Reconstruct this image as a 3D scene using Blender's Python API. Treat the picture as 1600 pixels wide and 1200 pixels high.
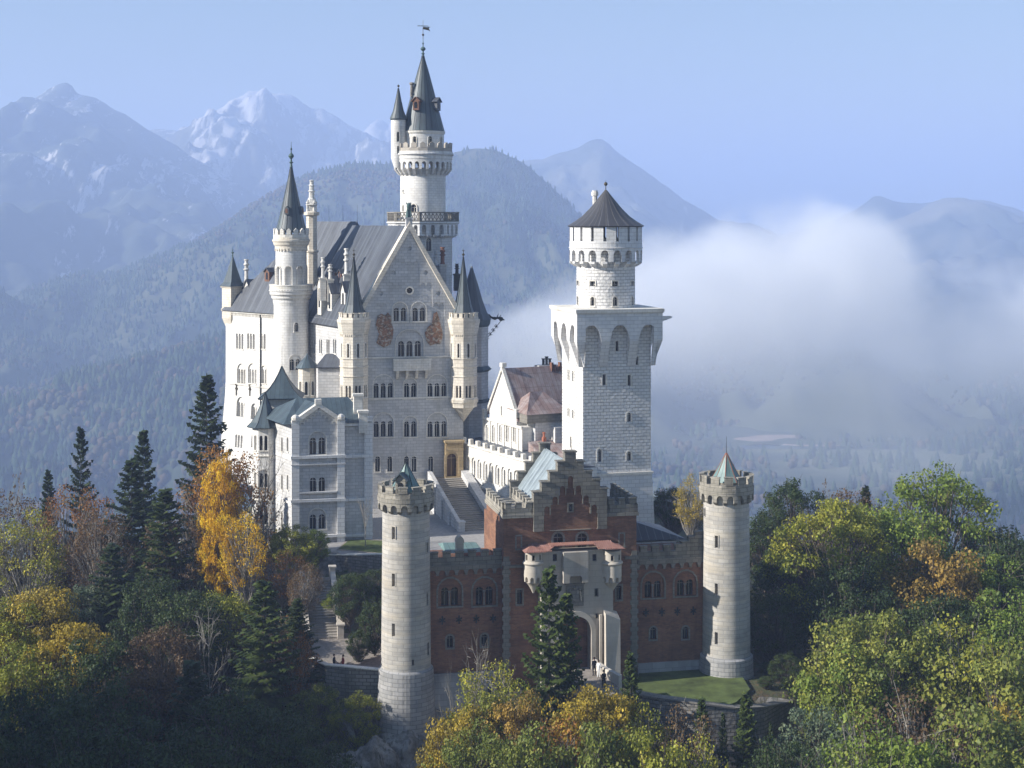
import bpy, math, random
import numpy as np
from mathutils import Vector, Matrix, noise as mnoise

for o in list(bpy.data.objects):
    bpy.data.objects.remove(o, do_unlink=True)
scene = bpy.context.scene
COL = scene.collection
R = math.radians
# photograph metrics: picture 1600 wide, focal 2400 px, horizon row 345; the camera stands at the origin, z = 0
F, CX, HY = 2400.0, 800.0, 345.0
# ------------------------------------------------------------------ camera
cam_d = bpy.data.cameras.new('camera')
cam = bpy.data.objects.new('camera', cam_d); COL.objects.link(cam)
cam.location = (0, 0, 0); cam.rotation_euler = (R(90), 0, 0)
cam_d.sensor_width = 36; cam_d.lens = 36 * F / 1600
cam_d.shift_y = -(600 - HY) / 1600
cam_d.clip_start = 1; cam_d.clip_end = 80000
scene.camera = cam
# ------------------------------------------------------------------ sun, sky, exposure
SUN_A, SUN_E = 16.5, 28.0
to_sun = Vector((-math.cos(R(SUN_A)) * math.cos(R(SUN_E)), -math.sin(R(SUN_A)) * math.cos(R(SUN_E)), math.sin(R(SUN_E))))
sl = bpy.data.lights.new('sun', 'SUN'); sl.energy = 5.0; sl.angle = R(0.5); sl.color = (1.0, 0.95, 0.87)
so = bpy.data.objects.new('sun', sl); COL.objects.link(so)
so.rotation_euler = to_sun.to_track_quat('Z', 'Y').to_euler()
so.location = (-300, -100, 300)
world = bpy.data.worlds.new('World'); scene.world = world; world.use_nodes = True
wn = world.node_tree
for n in list(wn.nodes): wn.nodes.remove(n)
sky = wn.nodes.new('ShaderNodeTexSky'); sky.sky_type = 'NISHITA'; sky.sun_disc = False
sky.sun_elevation = R(SUN_E); sky.sun_rotation = math.atan2(to_sun.x, to_sun.y) % (2 * math.pi)
sky.altitude = 900; sky.air_density = 1.6; sky.dust_density = 0.3; sky.ozone_density = 4.0
bg = wn.nodes.new('ShaderNodeBackground'); bg.inputs[1].default_value = 0.055
wo = wn.nodes.new('ShaderNodeOutputWorld')
wn.links.new(sky.outputs[0], bg.inputs[0]); wn.links.new(bg.outputs[0], wo.inputs[0])
scene.view_settings.view_transform = 'Standard'; scene.view_settings.look = 'None'
scene.view_settings.gamma = 1; scene.view_settings.use_curve_mapping = False
scene.view_settings.exposure = 1.02
scene.cycles.max_bounces = 8; scene.cycles.diffuse_bounces = 3; scene.cycles.glossy_bounces = 2
scene.cycles.transmission_bounces = 3; scene.cycles.transparent_max_bounces = 8
scene.cycles.volume_bounces = 4; scene.cycles.volume_max_steps = 128
scene.cycles.use_denoising = True

# ------------------------------------------------------------------ scene-graph helpers
def tag(o, label=None, cat=None, group=None, kind=None):
    if label: o['label'] = label
    if cat: o['category'] = cat
    if group: o['group'] = group
    if kind: o['kind'] = kind
    return o

def empty(name, loc=(0, 0, 0), rz=0.0, label=None, cat=None, group=None):
    o = bpy.data.objects.new(name, None); COL.objects.link(o)
    o.location = loc; o.rotation_euler = (0, 0, rz); o.empty_display_size = 0.5
    return tag(o, label, cat, group)

def px2x(px, Y): return (px - CX) / F * Y
def py2z(py, Y): return (HY - py) / F * Y
def W3(px, py, Y): return Vector((px2x(px, Y), Y, py2z(py, Y)))

def finish_uv(me, cyl=None):
    """metric box UVs: u runs horizontally along the face, v up it (cyl=(cx,cy,r): u runs round the axis)"""
    n = len(me.loops)
    if n == 0: return
    co = np.empty(len(me.vertices) * 3); me.vertices.foreach_get('co', co); co = co.reshape(-1, 3)
    lv = np.empty(n, dtype=np.int32); me.loops.foreach_get('vertex_index', lv)
    npol = len(me.polygons)
    nr = np.empty(npol * 3); me.polygons.foreach_get('normal', nr); nr = nr.reshape(-1, 3)
    lt = np.empty(npol, dtype=np.int32); me.polygons.foreach_get('loop_total', lt)
    pf = np.repeat(np.arange(npol), lt)
    nl = nr[pf]; p = co[lv]
    hl = np.hypot(nl[:, 0], nl[:, 1]); flat = hl < 0.25
    hs = np.where(hl < 1e-6, 1, hl)
    t = np.stack([-nl[:, 1] / hs, nl[:, 0] / hs, np.zeros(n)], 1)
    t[flat] = (1, 0, 0)
    b = np.cross(nl, t)
    u = (p * t).sum(1); v = (p * b).sum(1)
    u = np.where(flat, p[:, 0], u); v = np.where(flat, p[:, 1], v)
    if cyl is not None:
        ang = np.arctan2(p[:, 0] - cyl[0], -(p[:, 1] - cyl[1]))
        first = np.zeros(npol); starts = np.concatenate([[0], np.cumsum(lt)[:-1]])
        ref = ang[starts][pf]
        ang = ref + (ang - ref + np.pi) % (2 * np.pi) - np.pi
        u = np.where(flat, u, ang * cyl[2])
        v = np.where(flat, v, p[:, 2])
    uv = me.uv_layers.new(name='UVMap') if not me.uv_layers else me.uv_layers[0]
    uv.data.foreach_set('uv', np.stack([u, v], 1).ravel())

def link_mesh(name, me, mats, parent=None):
    o = bpy.data.objects.new(name, me); COL.objects.link(o)
    for m in (mats if isinstance(mats, (list, tuple)) else [mats]): me.materials.append(m)
    if parent is not None: o.parent = parent
    return o

def fast_mesh(name, V, T, mats, parent=None, col=None, smooth=False, link=True, fmat=None):
    """V (n,3), T (m,3|4) numpy arrays to one mesh object"""
    me = bpy.data.meshes.new(name); k = T.shape[1]
    me.vertices.add(len(V)); me.vertices.foreach_set('co', np.asarray(V, dtype=np.float32).ravel())
    me.loops.add(T.size); me.loops.foreach_set('vertex_index', T.astype(np.int32).ravel())
    me.polygons.add(len(T)); me.polygons.foreach_set('loop_start', np.arange(0, T.size, k, dtype=np.int32))
    if smooth: me.polygons.foreach_set('use_smooth', np.ones(len(T), dtype=bool))
    if fmat is not None: me.polygons.foreach_set('material_index', fmat.astype(np.int32))
    me.update(calc_edges=True)
    if col is not None:
        a = me.color_attributes.new('col', 'FLOAT_COLOR', 'POINT')
        c = np.ones((len(V), 4), dtype=np.float32); c[:, :3] = col; a.data.foreach_set('color', c.ravel())
    if not link:
        for m in (mats if isinstance(mats, (list, tuple)) else [mats]): me.materials.append(m)
        return me
    return link_mesh(name, me, mats, parent)

class Face:
    """a plane standing at (ox,oy) whose outward normal is (sin phi, -cos phi); a runs to the viewer's right, d goes into the wall"""
    def __init__(s, ox, oy, deg): s.ox, s.oy, s.c, s.s, s.deg = ox, oy, math.cos(R(deg)), math.sin(R(deg)), deg
    def __call__(s, a, d, z): return (s.ox + a * s.c - d * s.s, s.oy + a * s.s + d * s.c, z)
class Cyl:
    def __init__(s, cx, cy, r): s.cx, s.cy, s.r = cx, cy, r
    def __call__(s, a, d, z):
        f = a / s.r; return (s.cx + (s.r - d) * math.sin(f), s.cy - (s.r - d) * math.cos(f), z)
    def face(s, deg): return Face(s.cx + s.r * math.sin(R(deg)), s.cy - s.r * math.cos(R(deg)), deg)

def arch_poly(a, z, w, h, n=7, pointed=False):
    """door-shaped outline, total height h, width w, sill centre (a,z)"""
    pts = [(a - w / 2, z), (a + w / 2, z)]
    if pointed:
        r = w; zs = z + h - w * 0.866
        for k in range(n + 1):
            t = R(60) * k / n; pts.append((a - w / 2 + r * math.cos(t), zs + r * math.sin(t)))
        for k in range(n - 1, -1, -1):
            t = R(60) * k / n; pts.append((a + w / 2 - r * math.cos(t), zs + r * math.sin(t)))
    else:
        zs = z + h - w / 2
        for k in range(n + 1):
            t = math.pi * k / n; pts.append((a + w / 2 * math.cos(t), zs + w / 2 * math.sin(t)))
    return pts

SPLIT = {'string_course', 'cornice', 'quoins', 'wall_anchor', 'lightning_rod', 'corner_pier', 'coping', 'chimney', 'arch_frieze', 'steps', 'gable_cornice', 'parapet'}
class MB:
    def __init__(s): s.v, s.f, s.m, s.g = [], [], [], []
    def add(s, vs, fs, mi=0):
        b = len(s.v); s.g.append((b, b + len(vs), len(s.f), len(s.f) + len(fs))); s.v += [tuple(x) for x in vs]; s.f += [tuple(i + b for i in f) for f in fs]; s.m += [mi] * len(fs)
        return s
    def box(s, x0, x1, y0, y1, z0, z1, mi=0):
        return s.add([(x0, y0, z0), (x1, y0, z0), (x1, y1, z0), (x0, y1, z0), (x0, y0, z1), (x1, y0, z1), (x1, y1, z1), (x0, y1, z1)],
                     [(0, 3, 2, 1), (4, 5, 6, 7), (0, 1, 5, 4), (1, 2, 6, 5), (2, 3, 7, 6), (3, 0, 4, 7)], mi)
    def mbox(s, mp, a0, a1, d0, d1, z0, z1, mi=0):
        """box on a face map; d0 is the outer depth"""
        p = [mp(a0, d0, z0), mp(a1, d0, z0), mp(a1, d1, z0), mp(a0, d1, z0), mp(a0, d0, z1), mp(a1, d0, z1), mp(a1, d1, z1), mp(a0, d1, z1)]
        return s.add(p, [(0, 3, 2, 1), (4, 5, 6, 7), (0, 1, 5, 4), (1, 2, 6, 5), (2, 3, 7, 6), (3, 0, 4, 7)], mi)
    def prism(s, poly, mp, d0, d1, mi=0):
        """(a,z) outline, counter-clockwise seen from outside, run from depth d0 (outer) to d1"""
        n = len(poly)
        vs = [mp(a, d0, z) for a, z in poly] + [mp(a, d1, z) for a, z in poly]
        fs = [tuple(range(n)), tuple(range(2 * n - 1, n - 1, -1))]
        for i in range(n):
            j = (i + 1) % n; fs.append((i, i + n, j + n, j))
        return s.add(vs, fs, mi)
    def extrude(s, poly, z0, z1, mi=0):
        """plan outline (x,y) counter-clockwise from above; z0/z1 numbers"""
        n = len(poly)
        vs = [(x, y, z0) for x, y in poly] + [(x, y, z1) for x, y in poly]
        fs = [tuple(range(n - 1, -1, -1)), tuple(range(n, 2 * n))]
        for i in range(n):
            j = (i + 1) % n; fs.append((i, j, j + n, i + n))
        return s.add(vs, fs, mi)
    def loft(s, rings, mi=0, cap0=True, cap1=True):
        """rings of equal count, counter-clockwise from above, bottom first"""
        n = len(rings[0]); vs = [p for r in rings for p in r]; fs = []
        for k in range(len(rings) - 1):
            for i in range(n):
                j = (i + 1) % n; fs.append((k * n + i, k * n + j, (k + 1) * n + j, (k + 1) * n + i))
        if cap0: fs.append(tuple(range(n - 1, -1, -1)))
        if cap1: fs.append(tuple(range((len(rings) - 1) * n, len(rings) * n)))
        return s.add(vs, fs, mi)
    def lathe(s, cx, cy, prof, n=32, mi=0, rot=0.0):
        """prof [(r,z)] bottom to top"""
        rings = []
        for r, z in prof:
            r = max(r, 0.002)
            rings.append([(cx + r * math.cos(rot + 2 * math.pi * i / n), cy + r * math.sin(rot + 2 * math.pi * i / n), z) for i in range(n)])
        return s.loft(rings, mi)
    def tube(s, p, q, r0, r1=None, n=6, mi=0):
        r1 = r0 if r1 is None else r1
        p, q = Vector(p), Vector(q); d = (q - p)
        if d.length < 1e-6: return s
        d.normalize(); a = d.orthogonal().normalized(); b = d.cross(a)
        rings = [[tuple(c + a * (r * math.cos(2 * math.pi * i / n)) + b * (r * math.sin(2 * math.pi * i / n))) for i in range(n)] for c, r in ((p, r0), (q, r1))]
        return s.loft(rings, mi)
    def ball(s, c, r, n=10, m=6, sz=1.0, mi=0):
        prof = [(r * math.sin(math.pi * k / m), c[2] - r * sz * math.cos(math.pi * k / m)) for k in range(m + 1)]
        return s.lathe(c[0], c[1], prof, n, mi)
    def arcade(s, mp, a0, a1, n, z0, z1, duty=0.7, d0=0.0, d1=0.3, rise=None, pointed=False, seg=5, mi=0, stilts=0.0):
        """a strip of wall with n arched openings whose feet stand at z0 (+stilts) and whose crown stays below z1"""
        bay = (a1 - a0) / n; w = bay * duty
        for k in range(n):
            c = a0 + bay * (k + 0.5)
            s.mbox(mp, c - bay / 2, c - w / 2, d0, d1, z0, z1, mi); s.mbox(mp, c + w / 2, c + bay / 2, d0, d1, z0, z1, mi)
            pts = []
            for i in range(seg * 2 + 1):
                x = -1 + i / seg
                if pointed: y = math.sqrt(max(0, 4 - (1 + abs(x)) ** 2)) / math.sqrt(3) * 0.866 * 2
                else: y = math.sqrt(max(0, 1 - x * x))
                pts.append((c + x * w / 2, z0 + stilts + y * w / 2))
            for i in range(len(pts) - 1):
                (xa, za), (xb, zb) = pts[i], pts[i + 1]
                za = min(za, z1 - .02); zb = min(zb, z1 - .02)
                P = [mp(xa, d0, za), mp(xb, d0, zb), mp(xb, d1, zb), mp(xa, d1, za), mp(xa, d0, z1), mp(xb, d0, z1), mp(xb, d1, z1), mp(xa, d1, z1)]
                s.add(P, [(0, 3, 2, 1), (4, 5, 6, 7), (0, 1, 5, 4), (2, 3, 7, 6)], mi)
        return s
    def crenels(s, mp, a0, a1, n, z0, zm, z1, duty=0.55, d0=0.0, d1=0.35, cap=0.0, mi=0, seg=1, jag=0.0, rng=None):
        """parapet z0..zm with n merlons up to z1"""
        bay = (a1 - a0) / n
        for k in range(n):
            b = a0 + bay * k
            for q in range(seg): s.mbox(mp, b + bay * q / seg, b + bay * (q + 1) / seg, d0, d1, z0, zm, mi)
            zz = z1 + (rng.uniform(-jag, jag) if rng else 0)
            e = bay * (1 - duty) / 2
            s.mbox(mp, b + e, b + bay - e, d0, d1, zm, zz, mi)
            if cap: s.mbox(mp, b + e - .06, b + bay - e + .06, d0 - .06, d1 + .06, zz, zz + cap, mi)
        return s
    def mesh(s, name):
        me = bpy.data.meshes.new(name); me.from_pydata(s.v, [], s.f)
        if any(s.m): me.polygons.foreach_set('material_index', s.m)
        me.update(); return me
    def pieces(s, gap=.12):
        """groups of shapes that touch one another, each as its own builder"""
        bb = [(np.min(s.v[a:b], 0) - gap, np.max(s.v[a:b], 0) + gap) for a, b, _, _ in s.g]; par = list(range(len(bb)))
        def root(i):
            while par[i] != i: i = par[i]
            return i
        for i in range(len(bb)):
            for j in range(i):
                if (bb[i][0] <= bb[j][1]).all() and (bb[j][0] <= bb[i][1]).all(): par[root(i)] = root(j)
        out = {}
        for i, (a, b, c, d) in enumerate(s.g):
            m = out.setdefault(root(i), MB()); m.add(s.v[a:b], [tuple(k - a for k in f) for f in s.f[c:d]], s.m[c] if d > c else 0)
        return list(out.values())
    def build(s, name, mats, parent=None, cyl=None, smooth=False):
        if name in SPLIT and len(s.g) < 400:
            ps = s.pieces()
            if 1 < len(ps) <= 12: return [p.build_one(name, mats, parent, cyl, smooth) for p in ps][0]
        return s.build_one(name, mats, parent, cyl, smooth)
    def build_one(s, name, mats, parent=None, cyl=None, smooth=False):
        me = s.mesh(name); finish_uv(me, cyl)
        if smooth: smooth_sides(me)
        return link_mesh(name, me, mats, parent)

def smooth_sides(me, ang=35):
    me.polygons.foreach_set('use_smooth', [True] * len(me.polygons))
    try: me.set_sharp_from_angle(angle=R(ang))
    except Exception: pass

class Wall:
    """a closed wall body with windows cut into it"""
    def __init__(s, B, mb, mat, name='wall', cyl=None):
        s.B, s.mb, s.mat, s.name, s.cyl = B, mb, mat, name, cyl
        s.ca, s.cb, s.todo = MB(), MB(), []
    def finish(s):
        me = s.mb.mesh(s.name)
        o = bpy.data.objects.new(s.name, me); COL.objects.link(o)
        for c in (getattr(s, 'c0', MB()), s.ca, s.cb):
            if not c.f: continue
            co = bpy.data.objects.new('cut', c.mesh('cut')); COL.objects.link(co)
            md = o.modifiers.new('b', 'BOOLEAN'); md.operation = 'DIFFERENCE'; md.solver = 'MANIFOLD'; md.object = co
            nv = len(o.data.vertices)
            dg = bpy.context.evaluated_depsgraph_get()
            ne = bpy.data.meshes.new_from_object(o.evaluated_get(dg))
            if len(ne.vertices) <= nv:
                md.solver = 'EXACT'; dg = bpy.context.evaluated_depsgraph_get()
                ne = bpy.data.meshes.new_from_object(o.evaluated_get(dg))
            o.modifiers.clear(); o.data = ne
            bpy.data.objects.remove(co, do_unlink=True)
        me = o.data; me.name = s.name; me.materials.clear(); me.materials.append(s.mat)
        finish_uv(me, s.cyl)
        if s.cyl: smooth_sides(me)
        o.parent = s.B.root
        return o
    def window(s, mp, a, z, w, h, n=1, gap=0.2, hood=False, depth=0.4, trim=None, frame=0.13, arch=True, sill=True, col=True, glass=None, blind=False, pointed=False, wider=0.0, rim=True, leaf=None, name='window'):
        """n arched lights of width w, overall height h, standing on z; hood: a relieving arch over all of them"""
        trim = trim or s.B.trim; glass = glass or M['glass']
        W_ = n * w + (n - 1) * gap
        def outl(ac, zc, ww, hh): return arch_poly(ac, zc, ww, hh, pointed=pointed) if arch else [(ac - ww / 2, zc), (ac + ww / 2, zc), (ac + ww / 2, zc + hh), (ac - ww / 2, zc + hh)]
        base = 0.0
        if hood:
            base = 0.14
            wh = W_ + 2 * frame + wider; hh = max(h - w / 2 + wh / 2 + .1, h + .15)
            s.ca.prism(outl(a, z, wh, hh)[::1], mp, -0.6, base)
        fr, pn = MB(), MB()
        for k in range(n):
            c = a - W_ / 2 + w / 2 + k * (w + gap)
            s.cb.prism(outl(c, z, w, h), mp, -0.6, base + depth)
            pn.prism(outl(c, z + .01, w - .02, h - .02), mp, base + depth - 0.07, base + depth - 0.02)
            if k and col:
                cc = c - w / 2 - gap / 2
                fr.mbox(mp, cc - gap * .62, cc + gap * .62, base - .03, base + .22, z + h - w / 2 - .16, z + h - w / 2 + .02)
                p0, p1 = mp(cc, base + .06, z), mp(cc, base + .06, z + h - w / 2 - .16)
                fr.tube(p0, p1, gap * .42, gap * .36, 6)
        if rim:
            wo = (W_ + 2 * frame + wider) if hood else W_
            ho = hh if hood else h
            if n == 1 or hood or not arch:
                outer, inner = outl(a, z - 0, wo + 2 * frame * .9, ho + frame * .9), outl(a, z, wo, ho)
                m = len(outer)
                vs = [mp(x, -.05, y) for x, y in outer] + [mp(x, -.05, y) for x, y in inner] + [mp(x, .06, y) for x, y in outer] + [mp(x, .06, y) for x, y in inner]
                fs = []
                for i in range(1, m):
                    j = (i + 1) % m
                    fs += [(i, j, m + j, m + i), (2 * m + j, 2 * m + i, 3 * m + i, 3 * m + j), (i, 2 * m + i, 2 * m + j, j), (m + j, 3 * m + j, 3 * m + i, m + i)]
                fr.add(vs, fs)
        if sill:
            wo = (W_ + 2 * frame + wider) if hood else W_
            fr.mbox(mp, a - wo / 2 - .16, a + wo / 2 + .16, -.12, .1, z - .16, z)
        # glazing bar
        if w > .45 and not blind:
            for k in range(n):
                c = a - W_ / 2 + w / 2 + k * (w + gap)
                fr.mbox(mp, c - .03, c + .03, base + depth - .12, base + depth - .08, z + .02, z + h - w * .12)
                fr.mbox(mp, c - w / 2 + .02, c + w / 2 - .02, base + depth - .12, base + depth - .08, z + h - w / 2 - .04, z + h - w / 2 + .02)
        s.todo.append((name, fr, pn, trim, glass, blind, leaf))
        return s
    def place(s):
        for name, fr, pn, trim, glass, blind, leaf in s.todo:
            if not fr.f:
                pn.build(name, glass, s.B.root); continue
            f = fr.build(name, trim, s.B.root)
            if not blind: pn.build(leaf or 'pane', glass, f)
        return s

class Bld:
    """a building: an empty at (px, D) on the ground level zb, turned by th degrees; its parts are made in its own axes"""
    def __init__(s, name, label, cat, px, D, th, zb, group=None, trim=None):
        s.X, s.Y, s.c, s.s, s.zb = px2x(px, D), D, math.cos(R(th)), math.sin(R(th)), zb
        s.root = empty(name, (s.X, s.Y, zb), R(th), label, cat, group)
        s.trim = trim
    def u(s, px, v=0.0):
        k = (px - CX) / F; return (k * (s.Y + v * s.c) - s.X + v * s.s) / (s.c - k * s.s)
    def v(s, px, u=0.0):
        k = (px - CX) / F; return (s.X + u * s.c - k * (s.Y + u * s.s)) / (s.s + k * s.c)
    def z(s, py, u=0.0, v=0.0): return (HY - py) / F * (s.Y + u * s.s + v * s.c) - s.zb
    def loc(s, px, Y):
        """own x,y of the spot seen at column px at distance Y"""
        dx, dy = px2x(px, Y) - s.X, Y - s.Y
        return dx * s.c + dy * s.s, -dx * s.s + dy * s.c
    def dist(s, u, v): return s.Y + u * s.s + v * s.c
    def part(s, name, mb, mat, parent=None, cyl=None, smooth=False):
        return mb.build(name, mat, parent or s.root, cyl, smooth)

# ------------------------------------------------------------------ materials
M = {}
def newmat(name):
    m = bpy.data.materials.new(name); m.use_nodes = True; nt = m.node_tree
    M[name] = m
    return m, nt, nt.nodes['Principled BSDF']
def nd(nt, typ, ins=None, **kw):
    n = nt.nodes.new(typ)
    for k, v in kw.items(): setattr(n, k, v)
    for k, v in (ins or {}).items():
        if hasattr(v, 'is_linked') or isinstance(v, bpy.types.NodeSocket): nt.links.new(v, n.inputs[k])
        else: n.inputs[k].default_value = v
    return n
def mixc(nt, fac, a, b, mode='MIX'):
    n = nt.nodes.new('ShaderNodeMix'); n.data_type = 'RGBA'; n.blend_type = mode; n.clamp_factor = True
    for sock, v in ((n.inputs[0], fac), (n.inputs[6], a), (n.inputs[7], b)):
        if isinstance(v, bpy.types.NodeSocket): nt.links.new(v, sock)
        else: sock.default_value = (*v, 1) if isinstance(v, tuple) and len(v) == 3 else v
    return n.outputs[2]
def noise_n(nt, vec, scale, detail=4, rough=.55, dist=0.0):
    n = nd(nt, 'ShaderNodeTexNoise', {'Scale': scale, 'Detail': detail, 'Roughness': rough, 'Distortion': dist})
    if vec is not None: nt.links.new(vec, n.inputs['Vector'])
    return n.outputs['Fac']
def ramp(nt, fac, lo, hi, c0=0.0, c1=1.0):
    n = nd(nt, 'ShaderNodeMapRange', {'From Min': lo, 'From Max': hi, 'To Min': c0, 'To Max': c1}); nt.links.new(fac, n.inputs['Value'])
    return n.outputs['Result']
def mapping(nt, vec, sc):
    n = nt.nodes.new('ShaderNodeMapping'); nt.links.new(vec, n.inputs['Vector']); n.inputs['Scale'].default_value = sc; return n.outputs['Vector']
def mth(nt, op, a, b=0.0):
    n = nt.nodes.new('ShaderNodeMath'); n.operation = op
    for i, v in enumerate((a, b)):
        if isinstance(v, bpy.types.NodeSocket): nt.links.new(v, n.inputs[i])
        else: n.inputs[i].default_value = v
    return n.outputs[0]

def stone(name, c1, c2, mortar, bw=.9, bh=.42, bump=.35, mort=.03, stain=(.22, .2, .17), stain_amt=.35, streak=.3, rock=0.0, rough=.85, band=0.0, bandc=(.5, .42, .3)):
    m, nt, b = newmat(name)
    tc = nd(nt, 'ShaderNodeTexCoord'); uv = tc.outputs['UV']; ob = tc.outputs['Object']
    wob = noise_n(nt, uv, .6, 2)
    br = nd(nt, 'ShaderNodeTexBrick', {'Color1': (*c1, 1), 'Color2': (*c2, 1), 'Mortar': (*mortar, 1), 'Scale': 1.0, 'Mortar Size': mort, 'Mortar Smooth': .25, 'Bias': 0.0, 'Brick Width': bw, 'Row Height': bh})
    br.offset = .5; nt.links.new(uv, br.inputs['Vector'])
    n1 = noise_n(nt, ob, .35, 5, .6)
    c = mixc(nt, ramp(nt, n1, .45, .75, 0, stain_amt), br.outputs['Color'], stain)
    if band:
        nb = noise_n(nt, mapping(nt, ob, (.12, .12, 1.3)), 1.0, 3, .7)
        c = mixc(nt, ramp(nt, nb, .5, .62, 0, band), c, bandc)
        nb2 = noise_n(nt, mapping(nt, uv, (.5, 2.4, 1)), 1.0, 2, .6)
        c = mixc(nt, ramp(nt, nb2, .52, .66, 0, band * .8), c, (c1[0] * .45, c1[1] * .47, c1[2] * .5))
    if streak:
        n2 = noise_n(nt, mapping(nt, ob, (1.6, 1.6, .14)), 1.0, 4, .6)
        c = mixc(nt, ramp(nt, n2, .52, .8, 0, streak), c, stain)
    nt.links.new(c, b.inputs['Base Color']); b.inputs['Roughness'].default_value = rough
    b.inputs['Specular IOR Level'].default_value = .2
    h = mth(nt, 'MULTIPLY', br.outputs['Fac'], -1.0)
    if rock: 
        nr_ = noise_n(nt, uv, 2.6, 5, .65)
        h = mth(nt, 'ADD', h, mth(nt, 'MULTIPLY', nr_, rock))
        nv = nd(nt, 'ShaderNodeTexVoronoi', {'Scale': 1.7}); nt.links.new(uv, nv.inputs['Vector'])
        h = mth(nt, 'ADD', h, mth(nt, 'MULTIPLY', nv.outputs['Distance'], rock * .6))
    else:
        h = mth(nt, 'ADD', h, mth(nt, 'MULTIPLY', noise_n(nt, ob, 3.0, 4), .5))
    bp = nd(nt, 'ShaderNodeBump', {'Strength': bump, 'Distance': .06 if not rock else .16}); nt.links.new(h, bp.inputs['Height'])
    nt.links.new(bp.outputs[0], b.inputs['Normal'])
    return m

def metal_roof(name, c1, c2, seam=.6, patina=None, pamt=.5, metallic=.0, rough=.5, seamc=None, cross=0.0):
    m, nt, b = newmat(name)
    tc = nd(nt, 'ShaderNodeTexCoord'); uv = tc.outputs['UV']; ob = tc.outputs['Object']
    sp = nd(nt, 'ShaderNodeSeparateXYZ'); nt.links.new(uv, sp.inputs[0])
    k = mth(nt, 'DIVIDE', sp.outputs[0], seam)
    fl = mth(nt, 'FLOOR', k); fr = mth(nt, 'FRACT', k)
    wn_ = nd(nt, 'ShaderNodeTexWhiteNoise', noise_dimensions='1D'); nt.links.new(fl, wn_.inputs['W'])
    c = mixc(nt, wn_.outputs['Value'], c1, c2)
    n1 = noise_n(nt, mapping(nt, ob, (1, 1, .35)), .8, 5, .65)
    if patina: c = mixc(nt, ramp(nt, n1, .4, .68, 0, pamt), c, patina)
    s_ = mth(nt, 'LESS_THAN', fr, .1)
    c = mixc(nt, mth(nt, 'MULTIPLY', s_, .6), c, seamc or (c1[0] * .45, c1[1] * .45, c1[2] * .45))
    if cross:
        kf = mth(nt, 'FRACT', mth(nt, 'DIVIDE', sp.outputs[1], cross)); s2 = mth(nt, 'LESS_THAN', kf, .035)
        c = mixc(nt, mth(nt, 'MULTIPLY', s2, .5), c, (c1[0] * .45, c1[1] * .45, c1[2] * .45))
    nt.links.new(c, b.inputs['Base Color']); b.inputs['Roughness'].default_value = rough; b.inputs['Metallic'].default_value = metallic
    bp = nd(nt, 'ShaderNodeBump', {'Strength': .6, 'Distance': .05}); nt.links.new(s_, bp.inputs['Height']); nt.links.new(bp.outputs[0], b.inputs['Normal'])
    return m

def plain(name, c, rough=.7, metallic=0.0, var=.25, scale=1.5, spec=.3, bump=0.0):
    m, nt, b = newmat(name)
    tc = nd(nt, 'ShaderNodeTexCoord'); n1 = noise_n(nt, tc.outputs['Object'], scale, 5, .6)
    cc = mixc(nt, ramp(nt, n1, .3, .7), tuple(x * (1 - var) for x in c), tuple(min(1, x * (1 + var)) for x in c))
    nt.links.new(cc, b.inputs['Base Color']); b.inputs['Roughness'].default_value = rough; b.inputs['Metallic'].default_value = metallic
    b.inputs['Specular IOR Level'].default_value = spec
    if bump:
        bp = nd(nt, 'ShaderNodeBump', {'Strength': bump, 'Distance': .1}); nt.links.new(n1, bp.inputs['Height']); nt.links.new(bp.outputs[0], b.inputs['Normal'])
    return m

WH1, WH2 = (.80, .78, .74), (.70, .69, .67)
stone('limestone', WH1, WH2, (.60, .58, .55), bw=.8, bh=.4, bump=.3, stain=(.36, .325, .27), stain_amt=.42, streak=.5)
stone('limestone_trim', (.78, .75, .69), (.72, .69, .63), (.6, .57, .5), bw=.7, bh=.35, bump=.15, stain=(.34, .3, .25), stain_amt=.5, streak=.35)
stone('rusticated', (.80, .78, .75), (.70, .69, .68), (.46, .45, .44), bw=.8, bh=.42, bump=1.0, mort=.035, stain=(.5, .48, .44), stain_amt=.25, streak=.15, rock=.8)
stone('smooth_block', (.78, .77, .75), (.68, .68, .68), (.5, .49, .48), bw=1.1, bh=.5, bump=.35, mort=.03, stain=(.45, .42, .38), stain_amt=.3, streak=.3)
stone('limestone_shade_tone', (.62, .61, .60), (.50, .50, .50), (.38, .38, .38), bw=.85, bh=.42, bump=.45, mort=.03, stain=(.30, .28, .25), stain_amt=.45, streak=.45)  # darker limestone copy: the shade on the fronts is put into its grey
stone('cream_stone', (.76, .70, .60), (.68, .62, .53), (.52, .47, .40), bw=.8, bh=.4, bump=.25, stain=(.33, .28, .2), stain_amt=.5, streak=.45)
stone('yellow_sandstone', (.62, .47, .27), (.5, .37, .2), (.4, .3, .18), bw=.8, bh=.45, bump=.25, stain=(.25, .18, .1), stain_amt=.5, streak=.3)
stone('tower_stone', (.52, .495, .45), (.40, .385, .36), (.3, .29, .27), bw=1.1, bh=.42, bump=.35, mort=.025, stain=(.22, .2, .17), stain_amt=.55, streak=.3, band=.38, bandc=(.56, .49, .38))
stone('grey_block', (.42, .41, .40), (.30, .30, .30), (.22, .22, .22), bw=1.0, bh=.4, bump=.5, mort=.03, stain=(.14, .14, .13), stain_amt=.6, streak=.6)
stone('weathered', (.27, .25, .21), (.19, .18, .155), (.13, .12, .1), bw=.9, bh=.4, bump=.4, stain=(.07, .068, .06), stain_amt=.75, streak=.6)
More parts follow.
